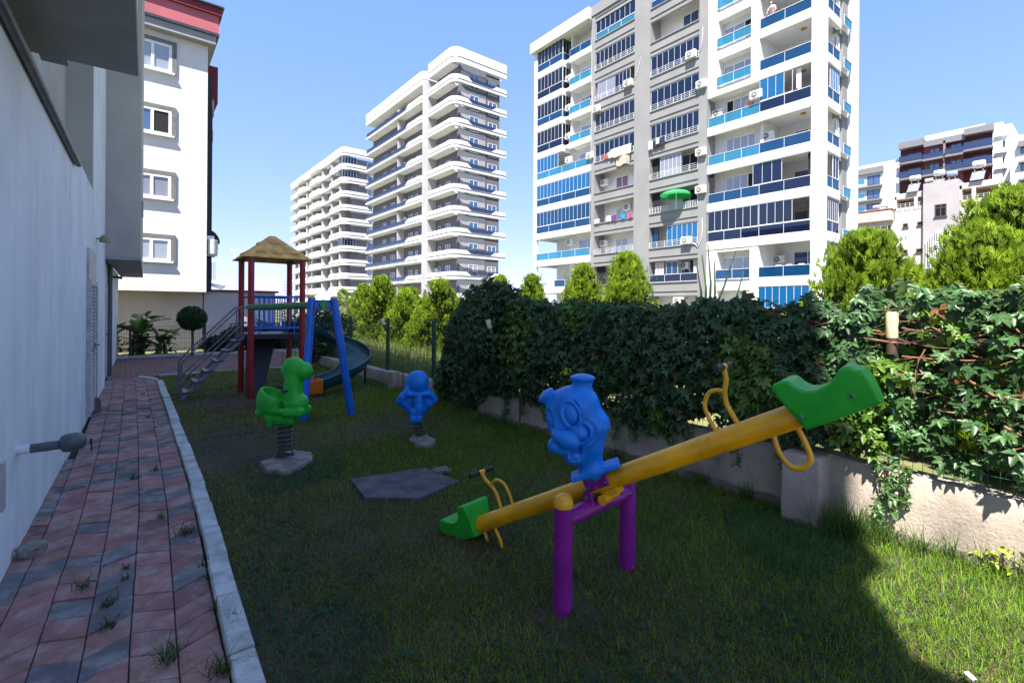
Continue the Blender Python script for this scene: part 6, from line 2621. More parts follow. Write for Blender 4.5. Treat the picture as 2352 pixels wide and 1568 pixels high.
glazing(bb, FX, 33.0, 40.95, FF(4) + .82, FF(4) + 2.3, 14, G_BRIGHT, d=.05)
glazing(bb, FX, 33.0, 40.95, FF(3) + .82, FF(3) + 2.3, 14, G_BLUE, d=.05)
for k in (1, 2, 3, 4, 5):
    if k == 1:
        glass_rail(bb, FX, 36.6, 38.2, FF(k) + .005, .76, G_BLUE, 1, d=.2)
        continue
    glass_rail(bb, FX, 33.0, 40.95, FF(k) + .005, .78, {5: G_CYAN, 4: G_BLUE, 3: G_BLUE, 2: G_CYAN}[k], 4, d=.03)
    window(bb, Face('x', 37.5), 33.3, 35.8, FF(k) + .1, FF(k) + 2.0, 2, PVC, G_WIN, d=-.03)
# ceiling lamps on the open balconies
for (x, y, k) in ((37.6, 14.2, 7), (37.6, 14.2, 6), (37.6, 14.2, 5), (37.6, 14.2, 3), (36.9, 23.6, 9), (36.9, 29.5, 5)):
    m_ = MB()
    m_.lathe([(.19, 0), (.17, -.08), (.08, -.13), (.001, -.135)], 16, Matrix.Translation((x, y, FF(k + 0) - .33)))
    m_.build('ceiling_lamp', mat('lamp_amber', (.45, .22, .06), rough=.4), bb, smooth=True)

# --- air conditioners hung on the block
AC = [((35.80, 21.9, FF(7) + .05), 'boxy air conditioner with a red sticker before the right grey bay near the top'),
      ((35.85, 21.0, FF(6) + .35), 'air conditioner on the right grey edge one floor below the red-stickered unit'),
      ((36.85, 20.15, FF(5) + 1.0), 'air conditioner above the white corner where grey wall and blue railing meet'),
      ((36.0, 16.75, FF(5) + 1.1), 'air conditioner beside the bright blue curtained balcony'),
      ((36.9, 16.3, FF(4) + 1.15), 'round-fanned air conditioner under the soffit of the open blue balcony'),
      ((35.85, 21.0, FF(4) + .95), 'air conditioner on the grey wall edge above the green parasol storey'),
      ((35.85, 21.0, FF(3) + .95), 'air conditioner on the grey wall right of the green parasol'),
      ((35.80, 22.2, FF(2) + .02), 'air conditioner below the bright blue panes of the right grey bay'),
      ((36.9, 23.0, FF(1) + 1.1), 'air conditioner inside the pink curtained balcony'),
      ((35.8, 22.9, FF(0) + 1.1), 'lowest air conditioner on the grey bay, just above the hedge'),
      ((38.6, 16.2, FF(1) + 1.2), 'narrow air conditioner on the back wall of the lowest visible white balcony'),
      ((36.0, 17.2, FF(0) + 1.4), 'air conditioner on the white wall just above the creeper'),
      ((35.80, 28.2, FF(7) + .02), 'air conditioner at the right end of the grey blind bay'),
      ((35.80, 32.0, FF(6) + 1.85), 'air conditioner at the left end below the grey blind bay'),
      ((35.9, 32.9, FF(5) + .55), 'air conditioner left of the rugs hung over the railing'),
      ((36.9, 31.9, FF(4) + .85), 'air conditioner in the balcony with the red window'),
      ((37.0, 29.1, FF(3) + 1.0), 'big air conditioner above the laundry line balcony'),
      ((36.9, 31.9, FF(2) + .85), 'air conditioner in the empty balcony below the laundry line'),
      ((36.6, 36.55, FF(8) + .75), 'air conditioner beside the second highest dark glass bay at the left'),
      ((36.6, 36.55, FF(7) + .65), 'air conditioner beside the third highest dark glass bay at the left'),
      ((36.6, 36.55, FF(6) + .65), 'air conditioner beside the fourth highest dark glass bay at the left'),
      ((36.6, 36.55, FF(5) + 1.15), 'air conditioner beside the bright blue glazed bay at the left'),
      ((36.9, 36.6, FF(2) + 1.45), 'air conditioner under the soffit of the see-through corner balcony')]
for (loc, lab) in AC:
    ac_unit(loc, rad(-90), lab)
# cables of the units
m_ = MB()
for pts in ([(35.95, 21.45, FF(7) + .4), (35.93, 21.2, FF(7) + .5), (35.93, 21.0, FF(7) + 1.2), (35.93, 20.95, FF(7) + 2.2)],
            [(35.95, 21.7, FF(2) + .1), (35.92, 21.2, FF(2) - .2), (35.92, 20.9, FF(2) + .8), (35.92, 20.9, FF(2) + 2.0)],
            [(35.95, 27.9, FF(7) + .3), (35.92, 27.3, FF(7) + .9), (35.92, 26.9, FF(7) + 2.2)],
            [(35.95, 32.3, FF(6) + 2.1), (35.92, 32.6, FF(6) + 2.6), (35.92, 32.6, FF(7) + 1.5)]):
    m_.tube(smooth_path(pts, 4), .022, 5)
m_.build('cable', RAILW, bb)

# laundry, rugs, parasol, furniture, people
CLW = mat('white_cloth', (.75, .74, .72), rough=.9, var=.15, scale=6)


def cloth(m, y0, y1, z0, z1, x=35.9, seed=0, amp=.05):
    q = random.Random(seed)
    nu, nv = 8, 6
    vs = []
    ph = q.uniform(0, 6)
    for i in range(nu + 1):
        for j in range(nv + 1):
            t = j / nv
            vs.append((x - amp * math.sin(i * 1.3 + ph) * t + q.uniform(-.01, .01), y0 + (y1 - y0) * i / nu + q.uniform(-.03, .03) * t, z1 - (z1 - z0) * t * (1 + .06 * math.sin(i * 1.1 + ph))))
    m.add(vs, [(i * (nv + 1) + j, (i + 1) * (nv + 1) + j, (i + 1) * (nv + 1) + j + 1, i * (nv + 1) + j + 1) for i in range(nu) for j in range(nv)])
    return m


def laundry(name, lab, m_, mt, group=None, cat='laundry'):
    o = m_.build(name, mt)
    o.modifiers.new('t', 'SOLIDIFY').thickness = .015
    return tag(o, lab, cat, group)


laundry('rug', 'beige patterned rug hung over the grey bay railing', cloth(MB(), 28.0, 29.6, FF(5) - 1.0, FF(5) + .5, 35.88, 3), mat('rug_beige', (.55, .42, .32), rough=.95, var=.25, scale=4), cat='rug')
laundry('bedding', 'white bedding piled on the railing above the beige rug', cloth(cloth(MB(), 27.8, 30.2, FF(5) - .1, FF(5) + .72, 35.80, 4, .1), 29.2, 30.6, FF(5) + .0, FF(5) + .55, 35.84, 8, .1), CLW, cat='bedding')
laundry('red_cloth', 'small red cloth on the railing left of the white bedding', cloth(MB(), 30.5, 31.1, FF(5) + .02, FF(5) + .4, 35.86, 5), mat('red_cloth', (.5, .08, .06), rough=.9), cat='laundry')
laundry('dark_laundry', 'dark clothes drying on the lower left railing of the right grey bay', cloth(cloth(MB(), 24.3, 24.9, FF(5) - .25, FF(5) + .32, 35.80, 11), 25.0, 25.5, FF(5) - .3, FF(5) + .25, 35.82, 12), mat('navy_cloth', (.015, .018, .05), rough=.9), 'washing on the right grey bay')
laundry('light_laundry', 'pale clothes drying beside the dark ones on the right grey bay', cloth(cloth(MB(), 24.8, 25.15, FF(5) - .1, FF(5) + .4, 35.74, 13), 25.5, 25.95, FF(5) - .4, FF(5) + .3, 35.76, 14), CLW, 'washing on the right grey bay')
for (y0, y1, dz, cl, lab) in ((31.6, 32.25, .3, (.75, .75, .76), 'white towel at the left end of the open balcony laundry line'), (30.2, 30.75, .42, (.75, .74, .76), 'white cloth beside the purple towel on the balcony line'),
                              (29.55, 30.1, .40, (.14, .03, .22), 'purple towel on the balcony line'), (28.5, 29.0, .35, (.02, .25, .65), 'blue cloth on the balcony line'), (27.75, 28.1, .35, (.6, .05, .2), 'pink cloth at the right end of the balcony line')):
    laundry('towel', lab, cloth(MB(), y0, y1, FF(3) + .0, FF(3) + dz + .1, 35.88, int(y0 * 7)), mat('towel_' + lab.split()[0] + str(int(y0)), cl, rough=.9, var=.12, scale=8), 'towels on the balcony laundry line')
laundry('towel', 'orange and white towel hanging beside the open window above the blue railing', cloth(MB(), 17.5, 18.1, FF(5) + .55, FF(5) + 1.75, 37.05, 21), mat('towel_orange', (.62, .12, .05), rough=.9, scale=2.2, col2=(.75, .74, .74)))
# parasol
um = thing('parasol', 'bright green parasol open on the grey bay balcony', 'parasol', (35.9, 23.3, FF(3)))
m_ = MB()
m_.tube([(36.0, 23.3, FF(3) - .02), (36.0, 23.3, FF(3) + 1.62)], .035, 8)
m_.build('pole', RAILW, um)
m_ = MB()
vs, fs = [], []
for j, (rr_, zz) in enumerate(((.0, .0), (.5, -.06), (.95, -.2), (1.28, -.42), (1.26, -.56))):
    for i in range(16):
        a = 2 * math.pi * i / 16
        sc = 1 - .05 * (i % 2) * j / 4
        vs.append((35.95 + rr_ * sc * math.cos(a), 23.3 + rr_ * sc * math.sin(a), FF(3) + 1.66 + zz))
for j in range(4):
    for i in range(16):
        fs.append((j * 16 + i, j * 16 + (i + 1) % 16, (j + 1) * 16 + (i + 1) % 16, (j + 1) * 16 + i))
m_.add(vs, fs)
m_.build('canopy', mat('parasol_green', (.05, .52, .16), rough=.8, var=.12, scale=3, transl=.3), um)
# plastic chairs on the low balcony
chm = mat('pale_plastic', (.62, .72, .78), rough=.5)
ch0 = None
for i, (y, lab) in enumerate(((15.3, 'leftmost pale plastic chair behind the low blue glass railing'), (14.6, 'middle pale plastic chair behind the low blue glass railing'), (13.8, 'rightmost pale plastic chair behind the low blue glass railing'))):
    c = thing('plastic_chair', lab, 'chair', (36.7, y, FF(1)), group='plastic chairs on the low balcony')
    m_ = MB()
    m_.box((-.22, -.24, .40), (.24, .24, .44))
    m_.build('seat', chm, c, local=True, bevel=.01)
    m_ = MB()
    m_.prism([(-.22, -.24, .44), (-.22, .24, .44), (-.30, .2, .9), (-.30, -.2, .9)], (.03, 0, 0))
    m_.build('backrest', chm, c, local=True, bevel=.01)
    for sx in (-.2, .2):
        for sy in (-.2, .2):
            m_ = MB()
            m_.tube([(sx * 1.15, sy * 1.15, 0), (sx, sy, .41)], .022, 6)
            m_.build('leg', chm, c, local=True)
# person leaning on the upper balcony
pr_ = thing('person', 'person in a pale shirt and blue trousers leaning on the top balcony railing', 'person', (36.3, 15.75, FF(7)))
S = SDF((-.45, -.4, -.02), (.45, .4, 1.75), .022)
SK = S
S.add(S.cap((.0, .1, .05), (.03, .1, .85), .06, .085), .02)
S.add(S.cap((.0, -.1, .05), (.03, -.1, .85), .06, .085), .02)
S.add(S.ell((.03, 0, .92), (.13, .18, .14)), .04)
S.add(S.cap((.02, 0, 1.0), (-.17, 0, 1.34), .135, .15), .05)
S.add(S.cap((-.2, 0, 1.36), (-.27, 0, 1.5), .05), .03)
S.add(S.ell((-.30, 0, 1.58), (.095, .08, .12)), .015)
S.add(S.ell((-.395, 0, 1.57), (.02, .016, .02)), .01)
for s in (-1, 1):
    S.add(S.cap((-.17, s * .17, 1.36), (-.20, s * .30, 1.08), .052, .042), .02)
    S.add(S.cap((-.20, s * .30, 1.08), (-.36, s * .26, .90), .042, .032), .01)
    S.add(S.ell((-.39, s * .25, .88), (.05, .04, .03)), .01)
    S.add(S.ell((-.04, s * .1, .03), (.12, .045, .04)), .01)
S.build('body', mat('skin', (.52, .28, .20), rough=.6), pr_)
S = SDF((-.45, -.4, -.02), (.45, .4, 1.75), .022)
S.add(S.cap((.02, 0, .98), (-.17, 0, 1.34), .155, .17), .03)
for s in (-1, 1):
    S.add(S.cap((-.17, s * .17, 1.36), (-.19, s * .25, 1.2), .072, .066), .03)
S.build('shirt', mat('pale_shirt', (.72, .55, .55), rough=.9, var=.15, scale=9), pr_)
S = SDF((-.45, -.4, -.02), (.45, .4, 1.75), .022)
for s in (-1, 1):
    S.add(S.cap((.0, s * .1, .1), (.03, s * .1, .85), .075, .105), .02)
S.add(S.ell((.03, 0, .92), (.15, .2, .13)), .04)
S.build('trousers', mat('blue_trousers', (.03, .06, .25), rough=.9, var=.15, scale=9), pr_)
S = SDF((-.5, -.3, 1.4), (-.05, .3, 1.8), .016)
S.add(S.ell((-.28, 0, 1.63), (.105, .09, .095)), .02)
S.sub(S.box((-.42, 0, 1.55), (.09, .2, .09), .02), .02)
S.build('hair', mat('grey_hair', (.28, .16, .12), rough=.9), pr_)


# ------------------------------------------------------------------ grey towers with white rounded balcony bands
def band_path(pts, rad_c, n=8):
    """offset polyline with its middle corner rounded: pts = start, corner, end"""
    a, c, b_ = (Vector((*p, 0)) for p in pts)
    u, v = (a - c).normalized(), (b_ - c).normalized()
    o = [a]
    cen = c + (u + v) * rad_c
    p0, p1 = c + u * rad_c, c + v * rad_c
    for i in range(n + 1):
        t = i / n * math.pi / 2
        o.append(cen - v * rad_c * math.cos(t) - u * rad_c * math.sin(t))
    o.append(b_)
    return o


def band(parent, name, pts, z0, z1, m, th=.22, rad_c=1.3, stripe=None, dips=(), dz=0.0):
    path_ = band_path(pts, rad_c) if len(pts) == 3 else [Vector((*p, 0)) for p in pts]
    # refine so that dips can be cut
    fine = [path_[0]]
    for i in range(1, len(path_)):
        seg = path_[i] - path_[i - 1]
        k = max(1, int(seg.length / .35))
        for j in range(1, k + 1):
            fine.append(path_[i - 1] + seg * j / k)
    vs, fs = [], []
    for i, p in enumerate(fine):
        d = (fine[min(i + 1, len(fine) - 1)] - fine[max(i - 1, 0)]).normalized()
        nn = Vector((-d.y, d.x, 0))       # inward for the orders used below
        zt = z1
        for (fn, low) in dips:
            t = fn(p)
            zt = zt - (z1 - low) * t
        vs += [(p.x, p.y, z0), (p.x, p.y, zt), (p.x + nn.x * th, p.y + nn.y * th, zt), (p.x + nn.x * th, p.y + nn.y * th, z0)]
    for i in range(len(fine) - 1):
        for k in range(4):
            a, b_ = i * 4 + k, i * 4 + (k + 1) % 4
            fs.append((a, b_, b_ + 4, a + 4))
    fs += [(0, 1, 2, 3), tuple((len(fine) - 1) * 4 + k for k in (3, 2, 1, 0))]
    o = MB().add(vs, fs).build(name, m, parent, smooth=True, sharp=50)
    if stripe:
        vs, fs = [], []
        for i, p in enumerate(fine):
            d = (fine[min(i + 1, len(fine) - 1)] - fine[max(i - 1, 0)]).normalized()
            nn = Vector((d.y, -d.x, 0)) * .015
            vs += [(p.x + nn.x, p.y + nn.y, stripe[0]), (p.x + nn.x, p.y + nn.y, stripe[1])]
        for i in range(len(fine) - 1):
            fs.append((2 * i, 2 * i + 2, 2 * i + 3, 2 * i + 1))
        so_ = MB().add(vs, fs).build('stripe', DFRAME, o)
        so_.modifiers.new('t', 'SOLIDIFY').thickness = .01
    return o


def step(lo, hi, axis, soft=.7):
    def fn(p):
        c = p.x if axis == 'x' else p.y
        return max(0.0, min(1.0, (c - lo) / soft)) * max(0.0, min(1.0, (hi - c) / soft))
    return fn


DG = mat('tower_grey', (0.135, 0.132, 0.155), rough=.85, var=.05, scale=.4)
BG = mat('tower_blue_grey', (0.14, 0.16, 0.215), rough=.85, var=.05, scale=.4)
G_NAVYR = tint_glass('tower_railing_glass', (.05, .09, .2), body=(.03, .05, .13), bodymix=.6, f0=.08)
gt = thing('apartment_tower', 'tall grey tower with white rounded balcony bands, nearer of the pair', 'building', (40, 70, 0))
XT, YT = 35.0, 57.2
m_ = MB()
m_.box((36.5, 58.3, -.1), (43.7, 64.3, 36.4))
m_.box((36.5, 66.0, -.1), (46, 88.5, 34.6))
m_.build('wall', DG, gt)
m_ = MB()
m_.box((36.6, 58.24, -.1), (41.2, 58.298, 36.4))
m_.build('blue_wall', BG, gt)
m_ = MB()
m_.box((35.12, 64.45, -.1), (39, 66.3, 35.6))
for yy in (75.0,):
    m_.box((35.3, yy, -.1), (36.6, yy + .35, 34.6))
m_.build('pier', LGREY, gt)
FT, FR = Face('x', 36.5), Face('y', 58.24)
for j in range(-2, 11):
    zs = 6.15 + 3.03 * j          # dark stripe level
    top = j == 10
    if top:
        band(gt, 'roof_band', [(XT, 64.4), (XT, YT), (44.2, YT)], zs - .75, zs + 1.35, WHITE, stripe=(zs - .06, zs + .06))
        band(gt, 'roof_band', [(XT, 88.2), (XT, 66.0), (37.5, 66.0)], zs - .85, zs + 1.2, WHITE, rad_c=1.0, stripe=(zs - .16, zs - .04))
        m_ = MB()
        m_.box((35.2, 58.3, zs - .7), (44, 64.4, zs - .5))
        m_.box((35.2, 66.2, zs - .8), (46, 88, zs - .55))
        m_.box((36.5, 58.3, zs + .8), (44, 64.4, zs + 1.0))
        m_.build('roof_slab', WHITE, gt)
        continue
    band(gt, 'balcony_band', [(XT, 64.4), (XT, YT), (44.2, YT)], zs - .40, zs + .64, WHITE, stripe=(zs - .06, zs + .06),
         dips=((step(37.4, 42.3, 'x'), zs + .1),))
    band(gt, 'balcony_band', [(XT, 88.2), (XT, 66.0), (36.6, 66.0)], zs - .45, zs + .56, WHITE, rad_c=1.0, stripe=(zs - .12, zs + .0),
         dips=((step(71.0, 90, 'y'), zs + .02),))
    m_ = MB()
    m_.box((35.2, 58.3, zs - .42), (37.5, 64.4, zs - .2))
    m_.box((35.2, 66.2, zs - .49), (37.5, 88, zs - .25))
    m_.build('balcony_slab', WHITE, gt)
    glass_rail(gt, Face('y', YT + .1), 37.7, 42.2, zs + .1, .55, G_NAVYR, 3, frame=DFRAME)
    glass_rail(gt, Face('x', XT + .1), 71.3, 88.0, zs + .02, .55, G_NAVYR, 4, frame=DFRAME)
    zb = zs - .3
    # side elevation windows with light shutters
    window(gt, FR, 38.3, 39.9, zb, zb + 2.1, 2, PVC, G_WINB if j != 0 else G_WIN, d=-.03, fw=.06)
    m_ = MB()
    FR.box(m_, 36.8, 38.2, -.03, .0, zb, zb + 2.1)
    FR.box(m_, 40.0, 41.1, -.03, .0, zb, zb + 2.1)
    m_.build('shutter_panel', LGREY, gt)
    window(gt, Face('y', 58.3), 41.6, 43.2, zb, zb + 2.0, 2, PVC, G_WINB if j not in (0, 9) else G_WIN, d=-.03, fw=.06)
    # long elevation windows
    window(gt, FT, 60.3, 61.5, zb, zb + 2.0, 2, PVC, G_WINB, d=-.03, fw=.06)
    window(gt, FT, 63.0, 63.6, zb, zb + 1.95, 1, PVC, G_WINB, d=-.03, fw=.06, split=1.4)
    window(gt, FT, 67.0, 68.5, zb, zb + 2.0, 2, PVC, G_WIN if j % 3 == 0 else G_WINB, d=-.03, fw=.06)
    window(gt, FT, 70.2, 70.9, zb, zb + 1.95, 1, PVC, G_WINB, d=-.03, fw=.06, split=1.4)
    window(gt, FT, 72.0, 73.4, zb, zb + 2.0, 2, PVC, G_WINB, d=-.03, fw=.06)
    window(gt, FT, 76.2, 77.0, zb, zb + 1.95, 1, PVC, G_WINB, d=-.03, fw=.06, split=1.4)
    window(gt, FT, 78.6, 80.2, zb, zb + 2.0, 2, PVC, G_WINB, d=-.03, fw=.06)
    window(gt, FT, 82.4, 83.6, zb, zb + 2.0, 2, PVC, G_WINB, d=-.03, fw=.06)
for (y, j, lab) in ((74.4, 6, 'air conditioner on the grey tower beside the highest balcony divider'), (74.4, 4, 'upper of two stacked air conditioners mid-way up the grey tower'),
                    (74.4, 3, 'lower of two stacked air conditioners mid-way up the grey tower'), (74.4, 9, 'air conditioner just under the roof band of the grey tower'),
                    (63.9, 0, 'air conditioner low in the right wing of the grey tower')):
    ac_unit((36.2, y, 6.15 + 3.03 * j + .9), rad(-90), lab)
# smaller tower behind
st = thing('apartment_tower', 'farther grey tower with white balcony bands seen left of its taller twin', 'building', (42, 120, 0))
XS, YS = 37.0, 106.5
m_ = MB()
m_.box((38.6, 107.6, -.1), (50, 150, 35.0))
m_.box((38.5, 107.3, -.1), (47.0, 107.6, 35.0))
m_.build('wall', DG, st)
m_ = MB()
m_.box((39.2, 107.22, -.1), (47.5, 107.298, 35.0))
m_.build('light_wall', mat('small_tower_grey', (0.20, 0.195, 0.215), rough=.85, var=.05, scale=.4), st)
m_ = MB()
for yy in (108.6, 114.2, 121.0, 129.0, 134.0, 141.0):
    m_.box((37.3, yy, -.1), (38.7, yy + .7, 35.0))
m_.build('fin_wall', LGREY, st)
for j in range(-2, 10):
    zs = 8.6 + 3.02 * j
    hi = 1.3 if j == 9 else .75
    band(st, 'roof_band' if j == 9 else 'balcony_band', [(XS, 149), (XS, YS), (49.0, YS)], zs - .5, zs + hi, WHITE, stripe=(zs - .07, zs + .09), rad_c=1.6,
         dips=() if j == 9 else ((step(114.8, 119.5, 'y'), zs + .15), (step(129.5, 134, 'y'), zs + .15), (step(42.6, 45.6, 'x'), zs + .15)))
    m_ = MB()
    m_.box((37.2, 107.2, zs - .48), (39, 149, zs - .2))
    m_.build('balcony_slab', WHITE, st)
    if j < 9:
        window(st, Face('y', 107.22), 42.9, 45.4, zs - .2, zs + 2.0, 2, PVC, G_WINB if j % 3 else G_WIN, d=-.03, fw=.12)
        if j in (8, 7, 2):
            glazing(st, Face('y', 106.7), 37.6, 40.2, zs + .75, zs + 2.25, 4, G_NAVY)
            glazing(st, Face('x', 37.2), 107.0, 109.5, zs + .75, zs + 2.25, 3, G_NAVY)
        for yy in (110, 116, 123.5):
            window(st, Face('x', 38.6), yy, yy + 2.6, zs - .3, zs + 2.0, 2, DFRAME, G_WINB, d=-.04)
for k in range(-2, 10):
    zs = 8.6 + 3.02 * k
    for (y0, y1) in ((121.5, 128.6), (134.5, 140)):
        m_ = MB()
        m_.box((36.3, y0, zs - .75), (37.3, y1, zs + .78))
        m_.build('projecting_balcony', WHITE, st, bevel=.25)

# ------------------------------------------------------------------ cluster of buildings at the right
CB_X = 68.5


def c5(x, y, X=CB_X):
    return on_x((2100 + x / 5.113) / 1.0884, (280 + y / 5.113) / 1.0884, X)


CRM = mat('cream_render', (0.56, 0.52, 0.50), rough=.9, var=.05, scale=.5, dirt=((.55, .5, .47), .8, .4, (1, 1, .3)))
LAV = mat('lavender_render', (0.37, 0.35, 0.37), rough=.9, var=.05, scale=.5, dirt=((.4, .38, .41), .9, .4, (1, 1, .3)))
PNK = mat('pink_parapet', (0.50, 0.43, 0.40), rough=.9, var=.06, scale=.6)
LOG = mat('loggia_beige', (0.48, 0.39, 0.31), rough=.9, var=.06, scale=.6)
BRN = mat('brown_frame', (.09, .045, .035), rough=.6, var=.1, scale=4)
cb = thing('apartment_block', 'old cream block with a lavender stair tower and solar water tanks on its roof', 'building', (72, 15, 0))
FCB = Face('x', CB_X)


def yz(x0, y0, x1, y1, X=CB_X):
    """pixel rectangle of the detail view -> (ya, yb, z0, z1) on plane X; heights taken at its middle"""
    xm = (x0 + x1) / 2
    ya = c5(x1, y0, X)[0]
    yb = c5(x0, y0, X)[0]
    return ya, yb, c5(xm, y1, X)[1], c5(xm, y0, X)[1]


def slab_(m, x0, x1, yt, yb=None, X=CB_X, d=6.0, z0=-.1, proud=0.0):
    ya, yb_, _, zt = yz(x0, yt, x1, yt, X)
    zb = z0 if yb is None else yz(x0, yb, x1, yb, X)[3]
    m.box((X - proud, ya, zb), (X + d, yb_, zt))
    return ya, yb_, zb, zt


m_ = MB()
slab_(m_, 700, 1075, 1215, None)                       # left wing under the loggia sill
slab_(m_, 700, 1075, 1030, 1100)                       # beam over the loggia
slab_(m_, 1530, 1990, 1105, None)
slab_(m_, 1530, 2040, 880, 955)
slab_(m_, 690, 722, 1090, 1260)
slab_(m_, 1530, 1558, 940, 1150)
slab_(m_, 2028, 2085, 900, 1060)
slab_(m_, 150, 700, 1420, None, d=8)
slab_(m_, 1990, 2500, 1180, None, d=8)
m_.build('wall', CRM, cb)
m_ = MB()
tw_y0, tw_y1, _, tw_z = slab_(m_, 1078, 1530, 895, None, proud=.45)
m_.build('stair_tower', LAV, cb)
for (x0, x1, yt, yb) in ((722, 1075, 1100, 1215), (1558, 2028, 955, 1105)):
    m_ = MB()
    ya, yb_, z0, z1 = yz(x0, yt, x1, yb)
    m_.box((CB_X + 2.2, ya, z0 - .3), (CB_X + 2.4, yb_, z1 + .3))
    m_.box((CB_X + .02, ya, z1 - .02), (CB_X + 2.2, yb_, z1 + .18))
    m_.box((CB_X + .3, yb_ - .01, z0), (CB_X + 2.2, yb_ + .15, z1))
    m_.build('loggia', LOG, cb)
for (x0, x1, yt, yb) in ((722, 1075, 1190, 1240), (1558, 1985, 1080, 1130)):
    ya, yb_, z0, z1 = yz(x0, yt, x1, yb)
    bar_rail(cb, FCB, ya, yb_, z0, z1 - z0 + .25, d=-.1)
m_ = MB()
for (x, yt, yb) in ((968, 1075, 1220), (1708, 965, 1120)):
    y_, z0 = c5(x, yb)
    m_.box((CB_X - .02, y_ - .15, z0 - .2), (CB_X + .25, y_ + .15, c5(x, yt)[1] + .4))
m_.build('loggia_column', CRM, cb)
# side balconies with reddish copings
for (x0_, x1_, yt_, yb2_, pr3) in ((150, 690, 1300, 1420, 1.2), (1985, 2500, 1020, 1170, 1.2), (150, 640, 1590, 1740, 1.0)):
    m_ = MB()
    slab_(m_, x0_, x1_, yt_, yb2_, d=2.5, proud=pr3)
    m_.build('balcony_parapet', PNK, cb)
m_ = MB()
for (x0, x1, yt) in ((150, 690, 1288), (1985, 2500, 1008), (150, 640, 1740)):
    ya, yb_, _, zt = yz(x0, yt, x1, yt)
    m_.box((CB_X - 1.26, ya - .05, zt - .02), (CB_X + 1.5, yb_ + .05, zt + .12))
m_.build('coping', mat('coping_pink', (.36, .17, .14), rough=.9, var=.15), cb)
ya, yb_, z0, z1 = yz(150, 1560, 640, 1600)
bar_rail(cb, FCB, ya, yb_, z0, 1.0, d=-1.0)
# small brown windows
for (x0, y0, x1, y1, n) in ((1225, 1185, 1375, 1345, 2), (1580, 1335, 1655, 1385, 1), (1812, 1302, 1890, 1350, 1), (805, 1425, 870, 1475, 1), (990, 1400, 1055, 1450, 1),
                            (800, 1760, 865, 1810, 1), (975, 1745, 1052, 1795, 1), (975, 2075, 1045, 2120, 1), (405, 1465, 640, 1600, 3), (2090, 1270, 2190, 1420, 2)):
    ya, yb_, z0, z1 = yz(x0, y0, x1, y1)
    window(cb, FCB, ya, yb_, z0, z1, n, BRN, G_DARK if n < 3 else G_GREYS, d=-.47 if x0 == 1225 else -.03, fw=.09, sill=True, split=(z1 - z0) * .72 if x0 == 1225 else None)
# tall slatted screen on the stair tower
m_ = MB()
ya, yb_, z0, z1 = yz(1120, 1500, 1420, 2150)
for k in range(11):
    y_ = ya + (yb_ - ya) * k / 10
    m_.box((CB_X - .62, y_ - .045, z0), (CB_X - .48, y_ + .045, z1 - (1.3 * abs(k - 5) / 5 if k > 5 else .2)))
for k in range(7):
    m_.box((CB_X - .60, ya + (yb_ - ya) * .3, z0 + 2.2 + k * .3), (CB_X - .50, ya + (yb_ - ya) * .75, z0 + 2.3 + k * .3))
m_.build('stair_screen', RAILW, cb)
m_ = MB()
for (k0, k1, zz0, zz1) in ((.05, .22, .55, .97), (.05, .22, .25, .48)):
    m_.box((CB_X - .462, ya + (yb_ - ya) * k0, z0 + (z1 - z0) * zz0), (CB_X - .452, ya + (yb_ - ya) * k1, z0 + (z1 - z0) * zz1))
m_.build('stair_window', BRN, cb)
# solar water heaters on the roof
TANK = mat('tank_white', (.72, .70, .68), rough=.4, var=.12, scale=3, metal=.2)
for (x0, x1, yt, yb, lab) in ((890, 1035, 812, 890, 'small white solar tank at the left of the cream roof'), (1200, 1345, 740, 835, 'white solar tank standing on the lavender stair tower'),
                              (1365, 1505, 755, 835, 'bluish solar tank right of the one on the stair tower'), (1692, 1865, 620, 735, 'largest white solar tank at the right of the cream roof'),
                              (1085, 1195, 850, 905, 'low white tank lying left on the stair tower edge'), (420, 625, 1185, 1235, 'long dark topped tank on the left low parapet')):
    ya, yb_, z0, z1 = yz(x0, yt, x1, yb, CB_X + 1.0)
    t_ = thing('solar_water_heater', lab, 'water tank', (CB_X + 1, (ya + yb_) / 2, z0), group='solar water heaters on the cream roof')
    rr_ = min((z1 - z0) * .42, .62)
    zc = z1 - rr_
    m_ = MB()
    m_.tube([(CB_X + 1, ya + .02, zc), (CB_X + 1, ya + .1, zc), (CB_X + 1, yb_ - .1, zc), (CB_X + 1, yb_ - .02, zc)], [rr_ * .8, rr_, rr_, rr_ * .8], 16)
    m_.build('tank', TANK if 'bluish' not in lab else mat('tank_blue', (.35, .45, .62), rough=.35, metal=.3), t_, smooth=True)
    m_ = MB()
    zr = zc - rr_ - .5
    for y_ in (ya + .2, yb_ - .2):
        m_.tube([(CB_X + .6, y_, zr - .6), (CB_X + 1, y_, zc - rr_ * .5)], .05, 6)
        m_.tube([(CB_X + 1.5, y_, zr - .6), (CB_X + 1, y_, zc - rr_ * .5)], .05, 6)
    m_.build('stand', DSTEEL, t_)
    m_ = MB()
    m_.prism([(CB_X - .3, ya, zr - .95), (CB_X - .3, yb_, zr - .95), (CB_X + .9, yb_, zr + .1), (CB_X + .9, ya, zr + .1)], (.04, 0, .06))
    m_.build('collector', mat('solar_panel', (.22, .23, .27), rough=.2, var=.1, scale=3), t_)
